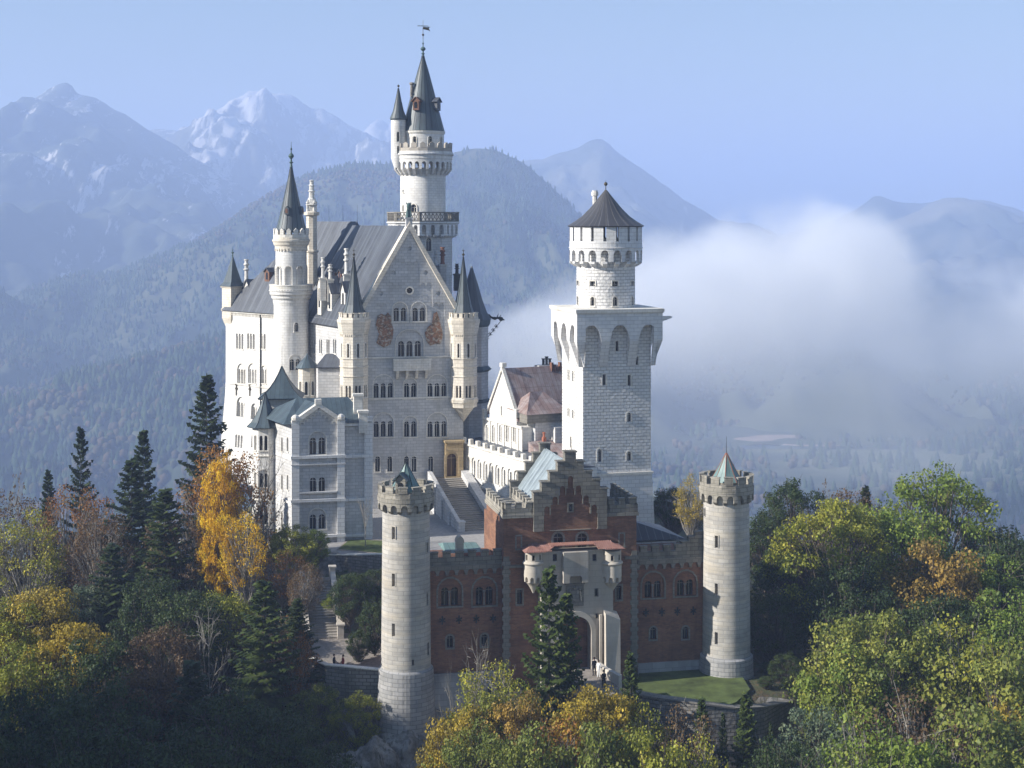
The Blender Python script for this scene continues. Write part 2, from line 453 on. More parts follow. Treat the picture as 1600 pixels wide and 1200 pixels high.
stone('gate_trim', (.27, .25, .215), (.21, .195, .17), (.16, .15, .13), bw=.7, bh=.4, bump=.25, stain=(.12, .11, .1), stain_amt=.5, streak=.4)
stone('gate_plaster', (.46, .42, .36), (.43, .39, .34), (.38, .35, .30), bw=1.2, bh=.6, bump=.12, stain=(.26, .22, .18), stain_amt=.5, streak=.4)
stone('brick', (.34, .155, .088), (.21, .095, .06), (.20, .15, .11), bw=.36, bh=.14, bump=.4, mort=.02, stain=(.085, .05, .038), stain_amt=.85, streak=.55, band=.35, bandc=(.33, .19, .12))
stone('rough_wall', (.30, .285, .26), (.2, .19, .175), (.12, .115, .1), bw=.75, bh=.36, bump=.9, mort=.04, stain=(.09, .09, .075), stain_amt=.7, streak=.6, rock=.6)
metal_roof('slate_roof', (.045, .05, .062), (.10, .11, .13), seam=.62, patina=(.13, .15, .17), pamt=.35, rough=.5, seamc=(.03, .033, .04))
metal_roof('cone_roof', (.07, .082, .092), (.10, .118, .13), seam=.55, patina=(.11, .15, .155), pamt=.6, rough=.5)
metal_roof('dark_roof', (.05, .05, .056), (.065, .065, .07), seam=.8, rough=.5, seamc=(.16, .16, .17))
metal_roof('green_copper', (.105, .17, .165), (.15, .235, .225), seam=.6, patina=(.20, .33, .31), pamt=.55, rough=.5)
metal_roof('teal_copper', (.04, .058, .070), (.075, .10, .115), seam=.6, patina=(.10, .145, .16), pamt=.5, rough=.5)
metal_roof('brown_copper', (.19, .12, .105), (.30, .21, .185), seam=.65, patina=(.38, .33, .32), pamt=.9, rough=.5, cross=2.2)
metal_roof('red_tile', (.30, .145, .11), (.24, .11, .085), seam=.22, patina=(.36, .22, .18), pamt=.5, rough=.8)
stone('pale_trim', (.56, .51, .44), (.50, .46, .40), (.5, .46, .4), bw=.8, bh=.45, bump=.12, stain=(.34, .29, .23), stain_amt=.5, streak=.4)
metal_roof('blue_copper', (.16, .19, .205), (.30, .35, .37), seam=.5, patina=(.40, .46, .48), pamt=.6, rough=.45)
plain('glass', (.018, .02, .024), rough=.12, var=.3, spec=.6)
plain('dark_void', (.01, .01, .01), rough=.9)
plain('old_brick', (.2, .1, .07), rough=.85)
plain('copper_green', (.08, .13, .125), rough=.55, var=.3, scale=4)
plain('dark_metal', (.04, .045, .045), rough=.5, metallic=.3)
plain('bronze', (.09, .075, .05), rough=.45, metallic=.5)
plain('wood_red', (.17, .085, .05), rough=.7)
plain('door_wood', (.10, .055, .03), rough=.6)
plain('chimney_pot', (.62, .6, .56), rough=.8, var=.3)
plain('terracotta', (.35, .13, .08), rough=.8)
# ------------------------------------------------------------------ far country: valley floor, mountains, wooded hills
def fbm(x, y, z=0.0, o=5, lac=2.1, h=.68): return mnoise.fractal(Vector((x, y, z)), h, lac, o)
def interp(prof, x):
    xs = [p[0] for p in prof]; ys = [p[1] for p in prof]
    return float(np.interp(x, xs, ys))

def mountain_mat(name, forest, rock, meadow, rock_lo, rock_amt, scale, band=(0, 1), zband=None):
    m, nt, b = newmat(name)
    g = nd(nt, 'ShaderNodeNewGeometry'); tc = nd(nt, 'ShaderNodeTexCoord'); ob = tc.outputs['Object']
    sp = nd(nt, 'ShaderNodeSeparateXYZ'); nt.links.new(g.outputs['Position'], sp.inputs[0])
    n1 = noise_n(nt, mapping(nt, ob, (1, .14, .14)), 1 / scale, 8, .66, .4)
    n2 = noise_n(nt, ob, .35 / scale, 6, .6)
    n3 = noise_n(nt, mapping(nt, ob, (1, .3, .2)), 3.2 / scale, 5, .7)
    hz = ramp(nt, sp.outputs[2], band[0], band[1])
    f = mth(nt, 'ADD', mth(nt, 'MULTIPLY', n1, .55), mth(nt, 'MULTIPLY', n3, .45))
    f = mth(nt, 'ADD', f, mth(nt, 'MULTIPLY', hz, rock_amt))
    if zband:   # a belt of bare cliffs at this height
        q = mth(nt, 'ABSOLUTE', mth(nt, 'SUBTRACT', sp.outputs[2], zband[0])); n4 = noise_n(nt, mapping(nt, ob, (1, 1, .3)), 1 / 420.0, 3)
        q = mth(nt, 'ADD', q, mth(nt, 'MULTIPLY', mth(nt, 'SUBTRACT', n4, .5), 380.0)); f = mth(nt, 'ADD', f, ramp(nt, q, 20, zband[1], zband[2], 0))
    fr = ramp(nt, f, rock_lo, rock_lo + .05)
    c = mixc(nt, ramp(nt, n2, .45, .6), forest, meadow)
    c = mixc(nt, fr, c, rock)
    nt.links.new(c, b.inputs['Base Color']); b.inputs['Roughness'].default_value = .95; b.inputs['Specular IOR Level'].default_value = .05
    return m

def ridge(name, prof, D, front, base, mat, nu=160, nv=70, seed=0, amp=40.0, lam=500.0, back=600.0, curve=1.0, dfun=None, crest_jag=4.0, rid=True, smooth=True):
    """a ridge whose crest follows prof at distance D and whose near slope runs down to base over 'front' metres"""
    x0, x1 = prof[0][0], prof[-1][0]
    V = []; nb = 8
    for i in range(nu + 1):
        px = x0 + (x1 - x0) * i / nu; d = D + (dfun(px) if dfun else 0)
        py = interp(prof, px); X = px2x(px, d); zc = py2z(py, d)
        for j in range(nv + nb + 1):
            if j <= nv: t = 1 - j / nv; Y = d - front * t
            else: t = (j - nv) / nb; Y = d + back * t
            if j <= nv: z = base + (zc - base) * (1 - t) ** curve
            else: z = zc + (base - zc) * t ** 1.1
            e = min(1, t * 5)
            q = fbm(X / lam + seed, Y / lam * .8, seed, 7)
            r = 1 - abs(fbm(X / lam * .8 + 9 + seed, Y / lam * .35, 3.3 + seed, 6)) * 2 if rid else q
            z += amp * (r * .8 + q * .7) * e * (1 if j <= nv else .5) * min(1, (1 - t) * 6 + .0) + crest_jag * fbm(X / (lam * .12), Y / (lam * .12), seed + 5, 4)
            V.append((X, Y, z))
    V = np.array(V); n2 = nv + nb + 1
    I, J = np.meshgrid(np.arange(nu), np.arange(nv + nb), indexing='ij'); a = (I * n2 + J).ravel()
    T = np.stack([a, a + n2, a + n2 + 1, a + 1], 1)
    o = fast_mesh(name, V, T, mat, smooth=smooth); o['kind'] = 'structure'
    return V.reshape(nu + 1, n2, 3)[:, :nv + 1], o

# low templates for distant trees
def cone_template():
    V = []; T = []
    for zt, zb, r in ((1.0, .42, .15), (.78, .02, .24)):
        b = len(V); V.append((0, 0, zt))
        for i in range(6): V.append((r * math.cos(i * math.pi / 3), r * math.sin(i * math.pi / 3), zb + .06 * (i % 2)))
        for i in range(6): T.append((b, b + 1 + i, b + 1 + (i + 1) % 6))
    return np.array(V), np.array(T)
def blob_template(seed=1):
    import bmesh
    bm = bmesh.new(); bmesh.ops.create_icosphere(bm, subdivisions=1, radius=.5); rg = random.Random(seed)
    V = np.array([(v.co.x * .8 * rg.uniform(.75, 1.2), v.co.y * .8 * rg.uniform(.75, 1.2), .5 + v.co.z * rg.uniform(.8, 1.15)) for v in bm.verts])
    T = np.array([[v.index for v in f.verts] for f in bm.faces]); bm.free(); return V, T
CONE, BLOB = cone_template(), blob_template()
def forest(name, label, pts, mat, h=(14, 24), conif=.6, seed=0, cc=((.030, .052, .028), (.045, .07, .03)), dc=((.075, .062, .035), (.065, .07, .032), (.095, .068, .038)), clump=160.0, wide=1.0):
    rg = np.random.RandomState(seed); VV, TT, CC = [], [], []; off = 0
    for kind, (tv, tt) in (('c', CONE), ('b', BLOB)):
        sel = []
        for k, p in enumerate(pts):
            q = mnoise.noise(Vector((p[0] / clump, p[1] / clump, seed + 1.7))) * .9 + rg.uniform(-.35, .35) + .5
            if (q < conif) == (kind == 'c'): sel.append(p)
        if not sel: continue
        P = np.array(sel); n = len(P); H = rg.uniform(h[0], h[1], n) * (1.0 if kind == 'c' else .78)
        wv = wide * (1.15 if kind == 'c' else 1.0)
        a = rg.uniform(0, 6.28, n); ca, sa = np.cos(a), np.sin(a)
        v = tv[None] * H[:, None, None] * np.array([wv, wv, 1])[None, None]
        x = v[:, :, 0] * ca[:, None] - v[:, :, 1] * sa[:, None]; y = v[:, :, 0] * sa[:, None] + v[:, :, 1] * ca[:, None]
        v = np.stack([x + P[:, 0:1], y + P[:, 1:2], v[:, :, 2] + P[:, 2:3] - H[:, None] * .08], 2)
        pal = np.array(cc if kind == 'c' else dc); c = pal[rg.randint(0, len(pal), n)] * rg.uniform(.87, 1.13, (n, 1))
        VV.append(v.reshape(-1, 3)); CC.append(np.repeat(c, len(tv), 0))
        TT.append((tt[None] + (np.arange(n) * len(tv))[:, None, None] + off).reshape(-1, 3)); off += n * len(tv)
    o = fast_mesh(name, np.concatenate(VV), np.concatenate(TT), mat, col=np.concatenate(CC))
    tag(o, label, 'forest', kind='stuff'); return o
def scatter(G, n, seed, jmin=0.0, jmax=1.0, imin=0.0, imax=1.0, holes=0.0, lam=300.0):
    rg = np.random.RandomState(seed); nu, nv = G.shape[0] - 1, G.shape[1] - 1; out = []
    I = rg.uniform(imin, imax, n) * nu * .9999; J = rg.uniform(jmin, jmax, n) * nv * .9999
    for i, j in zip(I, J):
        a, b = int(i), int(j); f, g = i - a, j - b
        p = G[a, b] * (1 - f) * (1 - g) + G[a + 1, b] * f * (1 - g) + G[a, b + 1] * (1 - f) * g + G[a + 1, b + 1] * f * g
        if holes and mnoise.noise(Vector((p[0] / lam, p[1] / lam, seed))) > holes: continue
        out.append(p)
    return out
def colmat(name, rough=.9, gain=1.0, transl=0.0):
    m, nt, b = newmat(name); a = nd(nt, 'ShaderNodeAttribute', attribute_name='col')
    nt.links.new(a.outputs['Color'], b.inputs['Base Color']); b.inputs['Roughness'].default_value = rough; b.inputs['Specular IOR Level'].default_value = .1
    return m
colmat('far_trees')
FOREST_D, MEAD = (.05, .065, .04), (.10, .105, .055)
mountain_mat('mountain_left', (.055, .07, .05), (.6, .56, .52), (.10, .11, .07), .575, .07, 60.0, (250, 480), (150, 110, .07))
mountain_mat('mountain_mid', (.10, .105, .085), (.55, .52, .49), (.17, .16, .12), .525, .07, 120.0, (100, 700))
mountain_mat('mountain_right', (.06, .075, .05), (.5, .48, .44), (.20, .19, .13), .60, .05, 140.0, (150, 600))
mountain_mat('hill_floor', FOREST_D, (.30, .27, .22), MEAD, .80, .0, 120.0, (0, 1))
VAL = -300.0
# valley floor to the horizon
def ground_mat():
    m, nt, b = newmat('valley_ground'); tc = nd(nt, 'ShaderNodeTexCoord'); ob = tc.outputs['Object']
    n1 = noise_n(nt, ob, .0022, 5, .6); n2 = noise_n(nt, ob, .02, 5, .7)
    c = mixc(nt, ramp(nt, n1, .46, .54), (.05, .065, .035), (.13, .14, .06)); c = mixc(nt, ramp(nt, n2, .5, .8), c, (.16, .13, .08))
    nt.links.new(c, b.inputs['Base Color']); b.inputs['Roughness'].default_value = .95
ground_mat()
mb = MB(); gx = [-16000, -6000, -2500, -1200, -500, 500, 1200, 2500, 6000, 16000]; gy = [260, 700, 1200, 2000, 3500, 6000, 12000, 21500]
for i in range(len(gx) - 1):
    for j in range(len(gy) - 1):
        mb.add([(gx[i], gy[j], VAL), (gx[i + 1], gy[j], VAL), (gx[i + 1], gy[j + 1], VAL), (gx[i], gy[j + 1], VAL)], [(0, 1, 2, 3)])
o = mb.build('valley_floor', M['valley_ground']); o['kind'] = 'structure'

# mountains
GL, _ = ridge('mountain', [(-900, 330), (-500, 250), (-200, 215), (-60, 195), (0, 187), (22, 170), (45, 163), (62, 148), (80, 138), (92, 130), (100, 127), (110, 131), (122, 147), (150, 154), (180, 171), (210, 188), (235, 203), (300, 245), (340, 268), (400, 305), (450, 330), (520, 360), (600, 395), (700, 430), (900, 480)],
      5200, 2400, VAL, M['mountain_left'], nu=240, nv=140, seed=1, amp=110, lam=760, crest_jag=7, curve=.9)
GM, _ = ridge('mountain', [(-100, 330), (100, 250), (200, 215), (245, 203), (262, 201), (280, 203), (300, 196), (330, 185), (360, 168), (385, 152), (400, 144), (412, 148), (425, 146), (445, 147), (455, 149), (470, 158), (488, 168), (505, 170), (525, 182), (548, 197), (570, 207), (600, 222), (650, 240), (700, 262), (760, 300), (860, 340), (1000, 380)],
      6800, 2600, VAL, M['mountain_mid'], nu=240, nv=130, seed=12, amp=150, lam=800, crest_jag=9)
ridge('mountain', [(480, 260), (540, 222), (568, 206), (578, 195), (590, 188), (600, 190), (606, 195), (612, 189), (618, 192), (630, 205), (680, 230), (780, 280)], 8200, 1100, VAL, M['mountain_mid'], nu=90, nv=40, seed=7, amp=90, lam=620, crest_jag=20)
ridge('mountain', [(640, 330), (740, 268), (790, 255), (825, 250), (850, 247), (880, 238), (900, 232), (915, 224), (928, 217), (940, 217), (952, 224), (960, 235), (985, 252), (1010, 268), (1040, 291), (1075, 316), (1120, 345), (1200, 380), (1350, 430)],
      6200, 2100, VAL, M['mountain_right'], nu=170, nv=90, seed=21, amp=85, lam=700, crest_jag=6)
ridge('mountain', [(1120, 400), (1200, 372), (1290, 350), (1340, 326), (1362, 309), (1380, 308), (1400, 316), (1440, 318), (1480, 309), (1495, 312), (1530, 318), (1560, 325), (1600, 333), (1700, 330), (1800, 345), (2000, 370), (2300, 400)],
      6000, 1800, VAL, M['mountain_right'], nu=130, nv=60, seed=33, amp=70, lam=620, crest_jag=5)
ridge('mountain', [(1230, 420), (1330, 375), (1380, 352), (1420, 335), (1455, 318), (1475, 310), (1500, 309), (1530, 316), (1560, 326), (1600, 340), (1700, 352), (1900, 390)],
      5200, 1600, VAL, M['mountain_right'], nu=110, nv=60, seed=44, amp=70, lam=620, crest_jag=5)
# wooded ridge behind the castle
G1, _ = ridge('hill', [(-500, 640), (-200, 560), (0, 510), (60, 484), (100, 462), (150, 446), (200, 440), (240, 428), (265, 417), (300, 388), (340, 360), (380, 330), (420, 305), (470, 280), (520, 262), (560, 255), (610, 258), (660, 250), (700, 240), (735, 233), (762, 232), (785, 240), (810, 250), (835, 268), (860, 290), (885, 314), (905, 335), (960, 385), (1040, 440), (1140, 500), (1300, 560)],
      3300, 1250, VAL, M['hill_floor'], nu=200, nv=90, seed=3, amp=58, lam=340, back=600, crest_jag=3)
forest('forest', 'hazy blue wooded ridge rising behind the castle towers', scatter(G1, 22000, 5, .2, 1.0), M['far_trees'], (9, 15), .66, 5, clump=220)
# nearer wooded spurs on the left and the valley side
G2, _ = ridge('hill', [(-500, 380), (-200, 410), (-60, 440), (0, 452), (12, 460), (35, 485), (55, 505), (90, 530), (140, 556), (200, 575), (260, 590), (330, 600), (420, 640), (520, 700)], 2700, 900, VAL, M['hill_floor'], nu=120, nv=60, seed=8, amp=40, lam=300, crest_jag=2)
forest('forest', 'dark wooded spur at the left edge under the rocky peak', scatter(G2, 5000, 6, .2, 1.0), M['far_trees'], (13, 21), .6, 6, clump=150)
G3, _ = ridge('hill', [(-60, 760), (0, 705), (30, 690), (55, 655), (90, 632), (140, 600), (190, 575), (240, 558), (300, 542), (360, 528), (430, 520), (520, 520), (620, 540), (740, 580), (860, 650)], 2100, 760, VAL, M['hill_floor'], nu=140, nv=70, seed=15, amp=40, lam=230, back=400, crest_jag=2)
forest('forest', 'mixed autumn wood on the slope beyond the tall spruce', scatter(G3, 7500, 9, .05, 1.0), M['far_trees'], (13, 21), .58, 9, clump=90)
# valley woods and the pale lake shore on the right
G4, _ = ridge('hill', [(1150, 760), (1300, 720), (1420, 660), (1500, 615), (1580, 585), (1700, 560), (1900, 540), (2200, 540)], 2600, 600, VAL, M['hill_floor'], nu=90, nv=40, seed=19, amp=25, lam=200, crest_jag=2)
forest('forest', 'misty wood climbing the valley side at the right edge', scatter(G4, 1800, 10, .0, 1.0), M['far_trees'], (14, 22), .6, 10, clump=110)
rg = random.Random(4); pts = []
FX0, FX1, FY0, FY1 = px2x(1150, 2090), px2x(1412, 2090), 2048, 2150
for _ in range(11000):
    Y = 700 + 2300 * rg.random() ** .8; px = rg.uniform(-300, 1900); X = px2x(px, Y)
    if FX0 - 20 < X < FX1 + 20 and 1950 < Y < 2185: continue
    if mnoise.noise(Vector((X / 140, Y / 60, 2.0))) > .22: continue
    pts.append((X, Y, VAL))
forest('forest', 'flat valley wood below the fog around the pale reed field', pts, M['far_trees'], (13, 21), .62, 11, clump=90)
plain('reed', (.34, .25, .19), rough=.9, var=.3, scale=.05)
mb = MB(); ring = []
for i in range(60):
    t = 2 * math.pi * i / 60; rr = 1 + .12 * math.sin(3 * t + 1) + .07 * math.sin(7 * t)
    ring.append(((FX0 + FX1) / 2 + math.cos(t) * (FX1 - FX0) / 2 * rr, (FY0 + FY1) / 2 + math.sin(t) * (FY1 - FY0) / 2 * rr))
mb.extrude(ring, VAL - .5, VAL + .4)
o = mb.build('field', M['reed']); o['kind'] = 'structure'
plain('lake_water', (.05, .07, .09), rough=.15, var=.1)
mb = MB(); mb.extrude([(px2x(1150, 2020), 2020), (px2x(1410, 2020), 2015), (px2x(1400, 2050), 2050), (px2x(1160, 2050), 2052)], VAL - .5, VAL + .2)
o = mb.build('lake', M['lake_water']); o['kind'] = 'structure'
# ------------------------------------------------------------------ shared castle pieces
def a_at(B, face, px, d=0.0):
    ox, oy = face.ox - d * face.s, face.oy + d * face.c
    X0, Y0 = B.X + ox * B.c - oy * B.s, B.Y + ox * B.s + oy * B.c
    TX, TY = face.c * B.c - face.s * B.s, face.c * B.s + face.s * B.c
    k = (px - CX) / F
    return (X0 - k * Y0) / (k * TY - TX)
def zf(B, face, a, py):
    x, y, _ = face(a, 0, 0); return B.z(py, x, y)
def win(wl, face, px, yt, ys, w, n=1, **kw):
    """window on a flat face, seen at column px between rows yt (top) and ys (sill)"""
    B = wl.B; a = a_at(B, face, px); z0 = zf(B, face, a, ys); h = zf(B, face, a, yt) - z0
    return wl.window(face, a, z0, w, h, n, **kw)
def ribs(B, cx, cy, prof, n, mat, parent, r=.035, rot=0.0):
    mb = MB()
    for i in range(n):
        t = rot + 2 * math.pi * i / n
        for (r0, z0), (r1, z1) in zip(prof[:-1], prof[1:]):
            mb.tube((cx + r0 * math.cos(t), cy + r0 * math.sin(t), z0), (cx + r1 * math.cos(t), cy + r1 * math.sin(t), z1), r, r * .8, 4)
    return mb.build('seam', mat, parent)
def cone_roof(B, cx, cy, prof, n=32, mat='cone_roof', nr=20, ribm=None, name='roof', rot=0.0, smooth=True, rr=.035):
    """prof bottom (widest) to apex"""
    mb = MB(); p = [(prof[0][0] - .12, prof[0][1] - .14)] + list(prof); mb.lathe(cx, cy, p, n, rot=rot)
    o = mb.build(name, M[mat], B.root, cyl=(cx, cy, prof[0][0] * .6), smooth=smooth and n > 12)
    if nr: ribs(B, cx, cy, prof, nr, M[ribm or 'dark_metal'], o, rr, rot)
    return o
def finial(B, cx, cy, z, h, mat='copper_green', s=1.0, cross=False, parent=None):
    mb = MB(); prof = [(.16 * s, z - .1), (.1 * s, z + h * .12), (.22 * s, z + h * .17), (.1 * s, z + h * .22), (.08 * s, z + h * .3), (.26 * s, z + h * .38), (.3 * s, z + h * .43), (.2 * s, z + h * .5), (.06 * s, z + h * .55), (.05 * s, z + h * .66), (.12 * s, z + h * .71), (.04 * s, z + h * .76), (.02 * s, z + h)]
    mb.lathe(cx, cy, prof, 10)
    if cross: mb.box(cx - .26 * s, cx + .26 * s, cy - .04, cy + .04, z + h * .8, z + h * .86)
    return mb.build('finial', M[mat], parent or B.root, smooth=True)
def corbels(mb, mp, a0, a1, n, zt, zb, out, width, d=0.0, mid=.35):
    """n+1 wedge brackets from depth d-out at the top to the wall at the bottom"""
    for k in range(n + 1):
        a = a0 + (a1 - a0) * k / n; x0, x1 = a - width / 2, a + width / 2; zm = zt - (zt - zb) * mid
        V = []
        for x in (x0, x1): V += [mp(x, d - out, zt), mp(x, d, zt), mp(x, d, zb), mp(x, d - out * .35, zb + (zt - zb) * .12), mp(x, d - out, zm)]
        mb.add(V, [(4, 3, 2, 1, 0), (5, 6, 7, 8, 9), (0, 1, 6, 5), (1, 2, 7, 6), (2, 3, 8, 7), (3, 4, 9, 8), (4, 0, 5, 9)])
    return mb
def dentils(mb, mp, a0, a1, n, z, h=.18, out=.12, w=.5):
    bay = (a1 - a0) / n
    for k in range(n): mb.mbox(mp, a0 + bay * (k + .5 - w / 2), a0 + bay * (k + .5 + w / 2), -out, .0, z, z + h)
def chimney(B, x, y, z0, z1, r=.28, mat='chimney_pot', base='limestone_trim', bw=.5, bh=0.0, parent=None, rot=0.0):
    """round tall chimney with two swollen rings, on a square stone foot"""
    h = z1 - z0; mb = MB()
    if bh: mb.box(x - bw, x + bw, y - bw, y + bw, z0 - bh, z0); mb.box(x - bw - .1, x + bw + .1, y - bw - .1, y + bw + .1, z0 - .22, z0 + .02)
    o = mb.build('chimney', M[base], parent or B.root) if bh else None
    p = MB(); p.lathe(x, y, [(r * 1.25, z0), (r * 1.2, z0 + h * .06), (r, z0 + h * .1), (r * .92, z0 + h * .48), (r * 1.5, z0 + h * .52), (r * 1.5, z0 + h * .57), (r * .95, z0 + h * .6), (r * .9, z0 + h * .7), (r * 1.4, z0 + h * .74), (r * 1.4, z0 + h * .8), (r * .9, z0 + h * .83), (r * .85, z0 + h * .93), (r * 1.3, z0 + h * .95), (r * 1.2, z0 + h)], 10)
    return p.build('chimney_pot' if o else 'chimney', M[mat], o or parent or B.root, smooth=True)
def ring_poly(cx, cy, r, n, rot): return [(cx + r * math.cos(rot + 2 * math.pi * i / n), cy + r * math.sin(rot + 2 * math.pi * i / n)) for i in range(n)]
def oct_faces(cx, cy, rc, deg0, n=8):
    """flat faces of an n-gon; deg0 = the angle (0 = front) of its first vertex"""
    ap = rc * math.cos(math.pi / n); return {k: Face(cx + ap * math.sin(R(deg0 + 360 / n * (k + .5))), cy - ap * math.cos(R(deg0 + 360 / n * (k + .5))), deg0 + 360 / n * (k + .5)) for k in range(-n // 2, n // 2)}

# ================================================================== square tower
B = Bld('square_tower', 'tall white square tower of rough blocks carrying a round battlemented top with dark cone roof', 'tower', 911, 200, 15, -46, trim=M['limestone_trim'])
S = B.u(1017); c = S / 2; fr, lf, rt, bk = Face(c, 0, 0), Face(0, c, -90), Face(S, c, 90), Face(c, S, 180)
z = lambda y, u=4.7, v=0.0: B.z(y, u, v)
zs, zl = z(742), z(488, 4.7, -1.1)
mb = MB(); rings = []
for o_, zz in ((.62, 0.0), (.12, zs)): rings.append([(-o_, -o_, zz), (S + o_, -o_, zz), (S + o_, S + o_, zz), (-o_, S + o_, zz)])
mb.loft(rings); B.part('plinth', mb, M['smooth_block'])
mb = MB(); mb.box(-.28, S + .28, -.28, S + .28, zs, zs + .3); B.part('string_course', mb, M['limestone_trim'])
wl = Wall(B, MB().box(0, S, 0, S, zs + .3, zl - .4), M['rusticated'])
for px, yt, ys, hd in ((944, 585, 602, 0), (983, 586, 603, 0), (983, 645, 659, 1), (937, 702, 722, 1), (983, 706, 720, 1)):
    win(wl, fr, px, yt, ys, .42 if not hd else .5, arch=bool(hd), hood=False, depth=.45, frame=.22, col=False, sill=False)
for px, yt, ys in ((964, 533, 549), (995, 558, 570)): win(wl, fr, px, yt, ys, .4, arch=False, frame=.12, sill=False)
for a in (-1.6, .4): 
    for yt, ys in ((583, 600), (645, 658)): wl.window(lf, a, z(ys), .3, z(yt) - z(ys), 2, gap=.25, arch=False, sill=False)
wl.window(lf, -.6, z(706), .5, 1.5, 1, frame=.2)
wl.finish(); wl.place()
# flaring gallery on pointed arches
o_ = 1.2; mb = MB(); zt, zm, zb_ = z(508, 4.7, -o_), z(533, 4.7, -o_), z(572)
for f in (fr, lf, rt, bk):
    A0, A1 = -c - o_, c + o_; bay = (A1 - A0) / 3
    mb.arcade(f, A0 + .001, A1 - .001, 3, zm, zt, .70, -o_, -o_ + .42, pointed=True, seg=5)
    for k in range(4):
        a = A0 + bay * k; w_ = bay * .30; x0, x1 = a - w_ / 2, a + w_ / 2
        if k == 0: x0 = A0 + .002
        if k == 3: x1 = A1 - .002
        mb.mbox(f, x0, x1, -o_ + .002, .0, zm, zt - .01)
        # leaning foot of the pier
        xa, xb = (max(x0, -c), min(x1, c)) if k in (0, 3) else (x0, x1)
        mb.add([f(x0, -o_ + .002, zm), f(x1, -o_ + .002, zm), f(x1, 0, zm), f(x0, 0, zm), f(xa, -.02, zb_), f(xb, -.02, zb_), f(xb, 0, zb_), f(xa, 0, zb_)],
               [(0, 1, 2, 3), (7, 6, 5, 4), (4, 5, 1, 0), (5, 6, 2, 1), (6, 7, 3, 2), (7, 4, 0, 3)])
B.part('arched_gallery', mb, M['smooth_block'])
mb = MB().box(-o_, S + o_, -o_, S + o_, zt, zl); B.part('parapet', mb, M['smooth_block'])
mb = MB().box(-o_ - .2, S + o_ + .2, -o_ - .2, S + o_ + .2, zl, zl + .42).box(-o_ - .1, S + o_ + .1, -o_ - .1, S + o_ + .1, zl - .16, zl); B.part('cornice', mb, M['limestone_trim'])
zd0 = zl + .42
# round top
CC = 18; rr = 3.92; zc_ = lambda y: B.z(y, c, c - 4)
cy = Cyl(c, c, rr); wl = Wall(B, MB().lathe(c, c, [(rr, zd0 - .2), (rr, zc_(372))], 48), M['rusticated'], 'drum', cyl=(c, c, rr))
for dg in (-90, -45, 0, 45, 90, 180):
    f = cy.face(dg); wl.window(f, 0, zc_(478), .62, zc_(464) - zc_(478), 1, depth=.5, frame=.14)
    wl.window(f, 0, zc_(447), .8, .62, 1, arch=False, depth=.5, frame=.14, sill=False)
wl.finish(); wl.place()
R2 = 4.86; cy2 = Cyl(c, c, R2); per = 2 * math.pi * R2; off = per / CC / 2
mb = MB(); mb.arcade(cy2, off, per + off, CC, zc_(409), zc_(389), .64, 0, .4, seg=4, stilts=zc_(397.5) - zc_(409))
corbels(mb, Cyl(c, c, rr), 0, 2 * math.pi * rr * (CC - 1) / CC, CC - 1, zc_(409), zc_(418), R2 - rr, .5)
B.part('machicolation', mb, M['smooth_block'], cyl=(c, c, R2))
mb = MB(); mb.lathe(c, c, [(R2, zc_(389)), (R2 + .1, zc_(388)), (R2 + .1, zc_(387)), (R2, zc_(386.5)), (R2, zc_(377))], 54)
mb.crenels(cy2, 0, per, 18, zc_(378), zc_(377), zc_(352), .76, 0, .45)
B.part('battlement', mb, M['smooth_block'], cyl=(c, c, R2))
zz = zc_(353); prof = [(5.12, zz), (4.1, zz + .62), (3.15, zz + 1.3), (2.2, zz + 2.25), (1.2, zz + 3.45), (.12, zz + 4.8)]
cone_roof(B, c, c, prof, 40, 'dark_roof', 20, 'gate_trim', rr=.022)
mb = MB(); mb.tube((c, c, zz + 4.6), (c, c, zz + 5.45), .07, .05); mb.ball((c, c, zz + 5.6), .26); mb.tube((c, c, zz + 5.8), (c, c, zz + 6.1), .03, .02); B.part('finial', mb, M['bronze'], smooth=True)
mb = MB(); x, y = B.loc(929.5, 206.5); mb.lathe(x, y, [(.34, zz + 1.6), (.34, zz + 4.0), (.5, zz + 4.05), (.5, zz + 4.5), (.4, zz + 4.55), (.4, zz + 4.75)], 8); B.part('chimney', mb, M['chimney_pot'])
# lion spout at the right corner
mb = MB(); zg = z(497, 9.4, -1.2)
sp_ = [(S + o_ - .2, -o_ + .5), (S + o_ + 1.5, -o_ + .5)]
mb.loft([[(sp_[0][0], -o_ + .2, zg - .5), (sp_[0][0], -o_ + .8, zg - .5), (sp_[0][0], -o_ + .8, zg + .25), (sp_[0][0], -o_ + .2, zg + .25)],
         [(S + o_ + .6, -o_ + .25, zg - .3), (S + o_ + .6, -o_ + .75, zg - .3), (S + o_ + .6, -o_ + .75, zg + .2), (S + o_ + .6, -o_ + .25, zg + .2)],
         [(S + o_ + 1.2, -o_ + .32, zg - .1), (S + o_ + 1.2, -o_ + .68, zg - .1), (S + o_ + 1.2, -o_ + .68, zg + .22), (S + o_ + 1.2, -o_ + .32, zg + .22)],
         [(S + o_ + 1.5, -o_ + .4, zg + .0), (S + o_ + 1.5, -o_ + .6, zg + .0), (S + o_ + 1.5, -o_ + .6, zg + .14), (S + o_ + 1.5, -o_ + .4, zg + .14)]])
B.part('gargoyle', mb, M['smooth_block'])

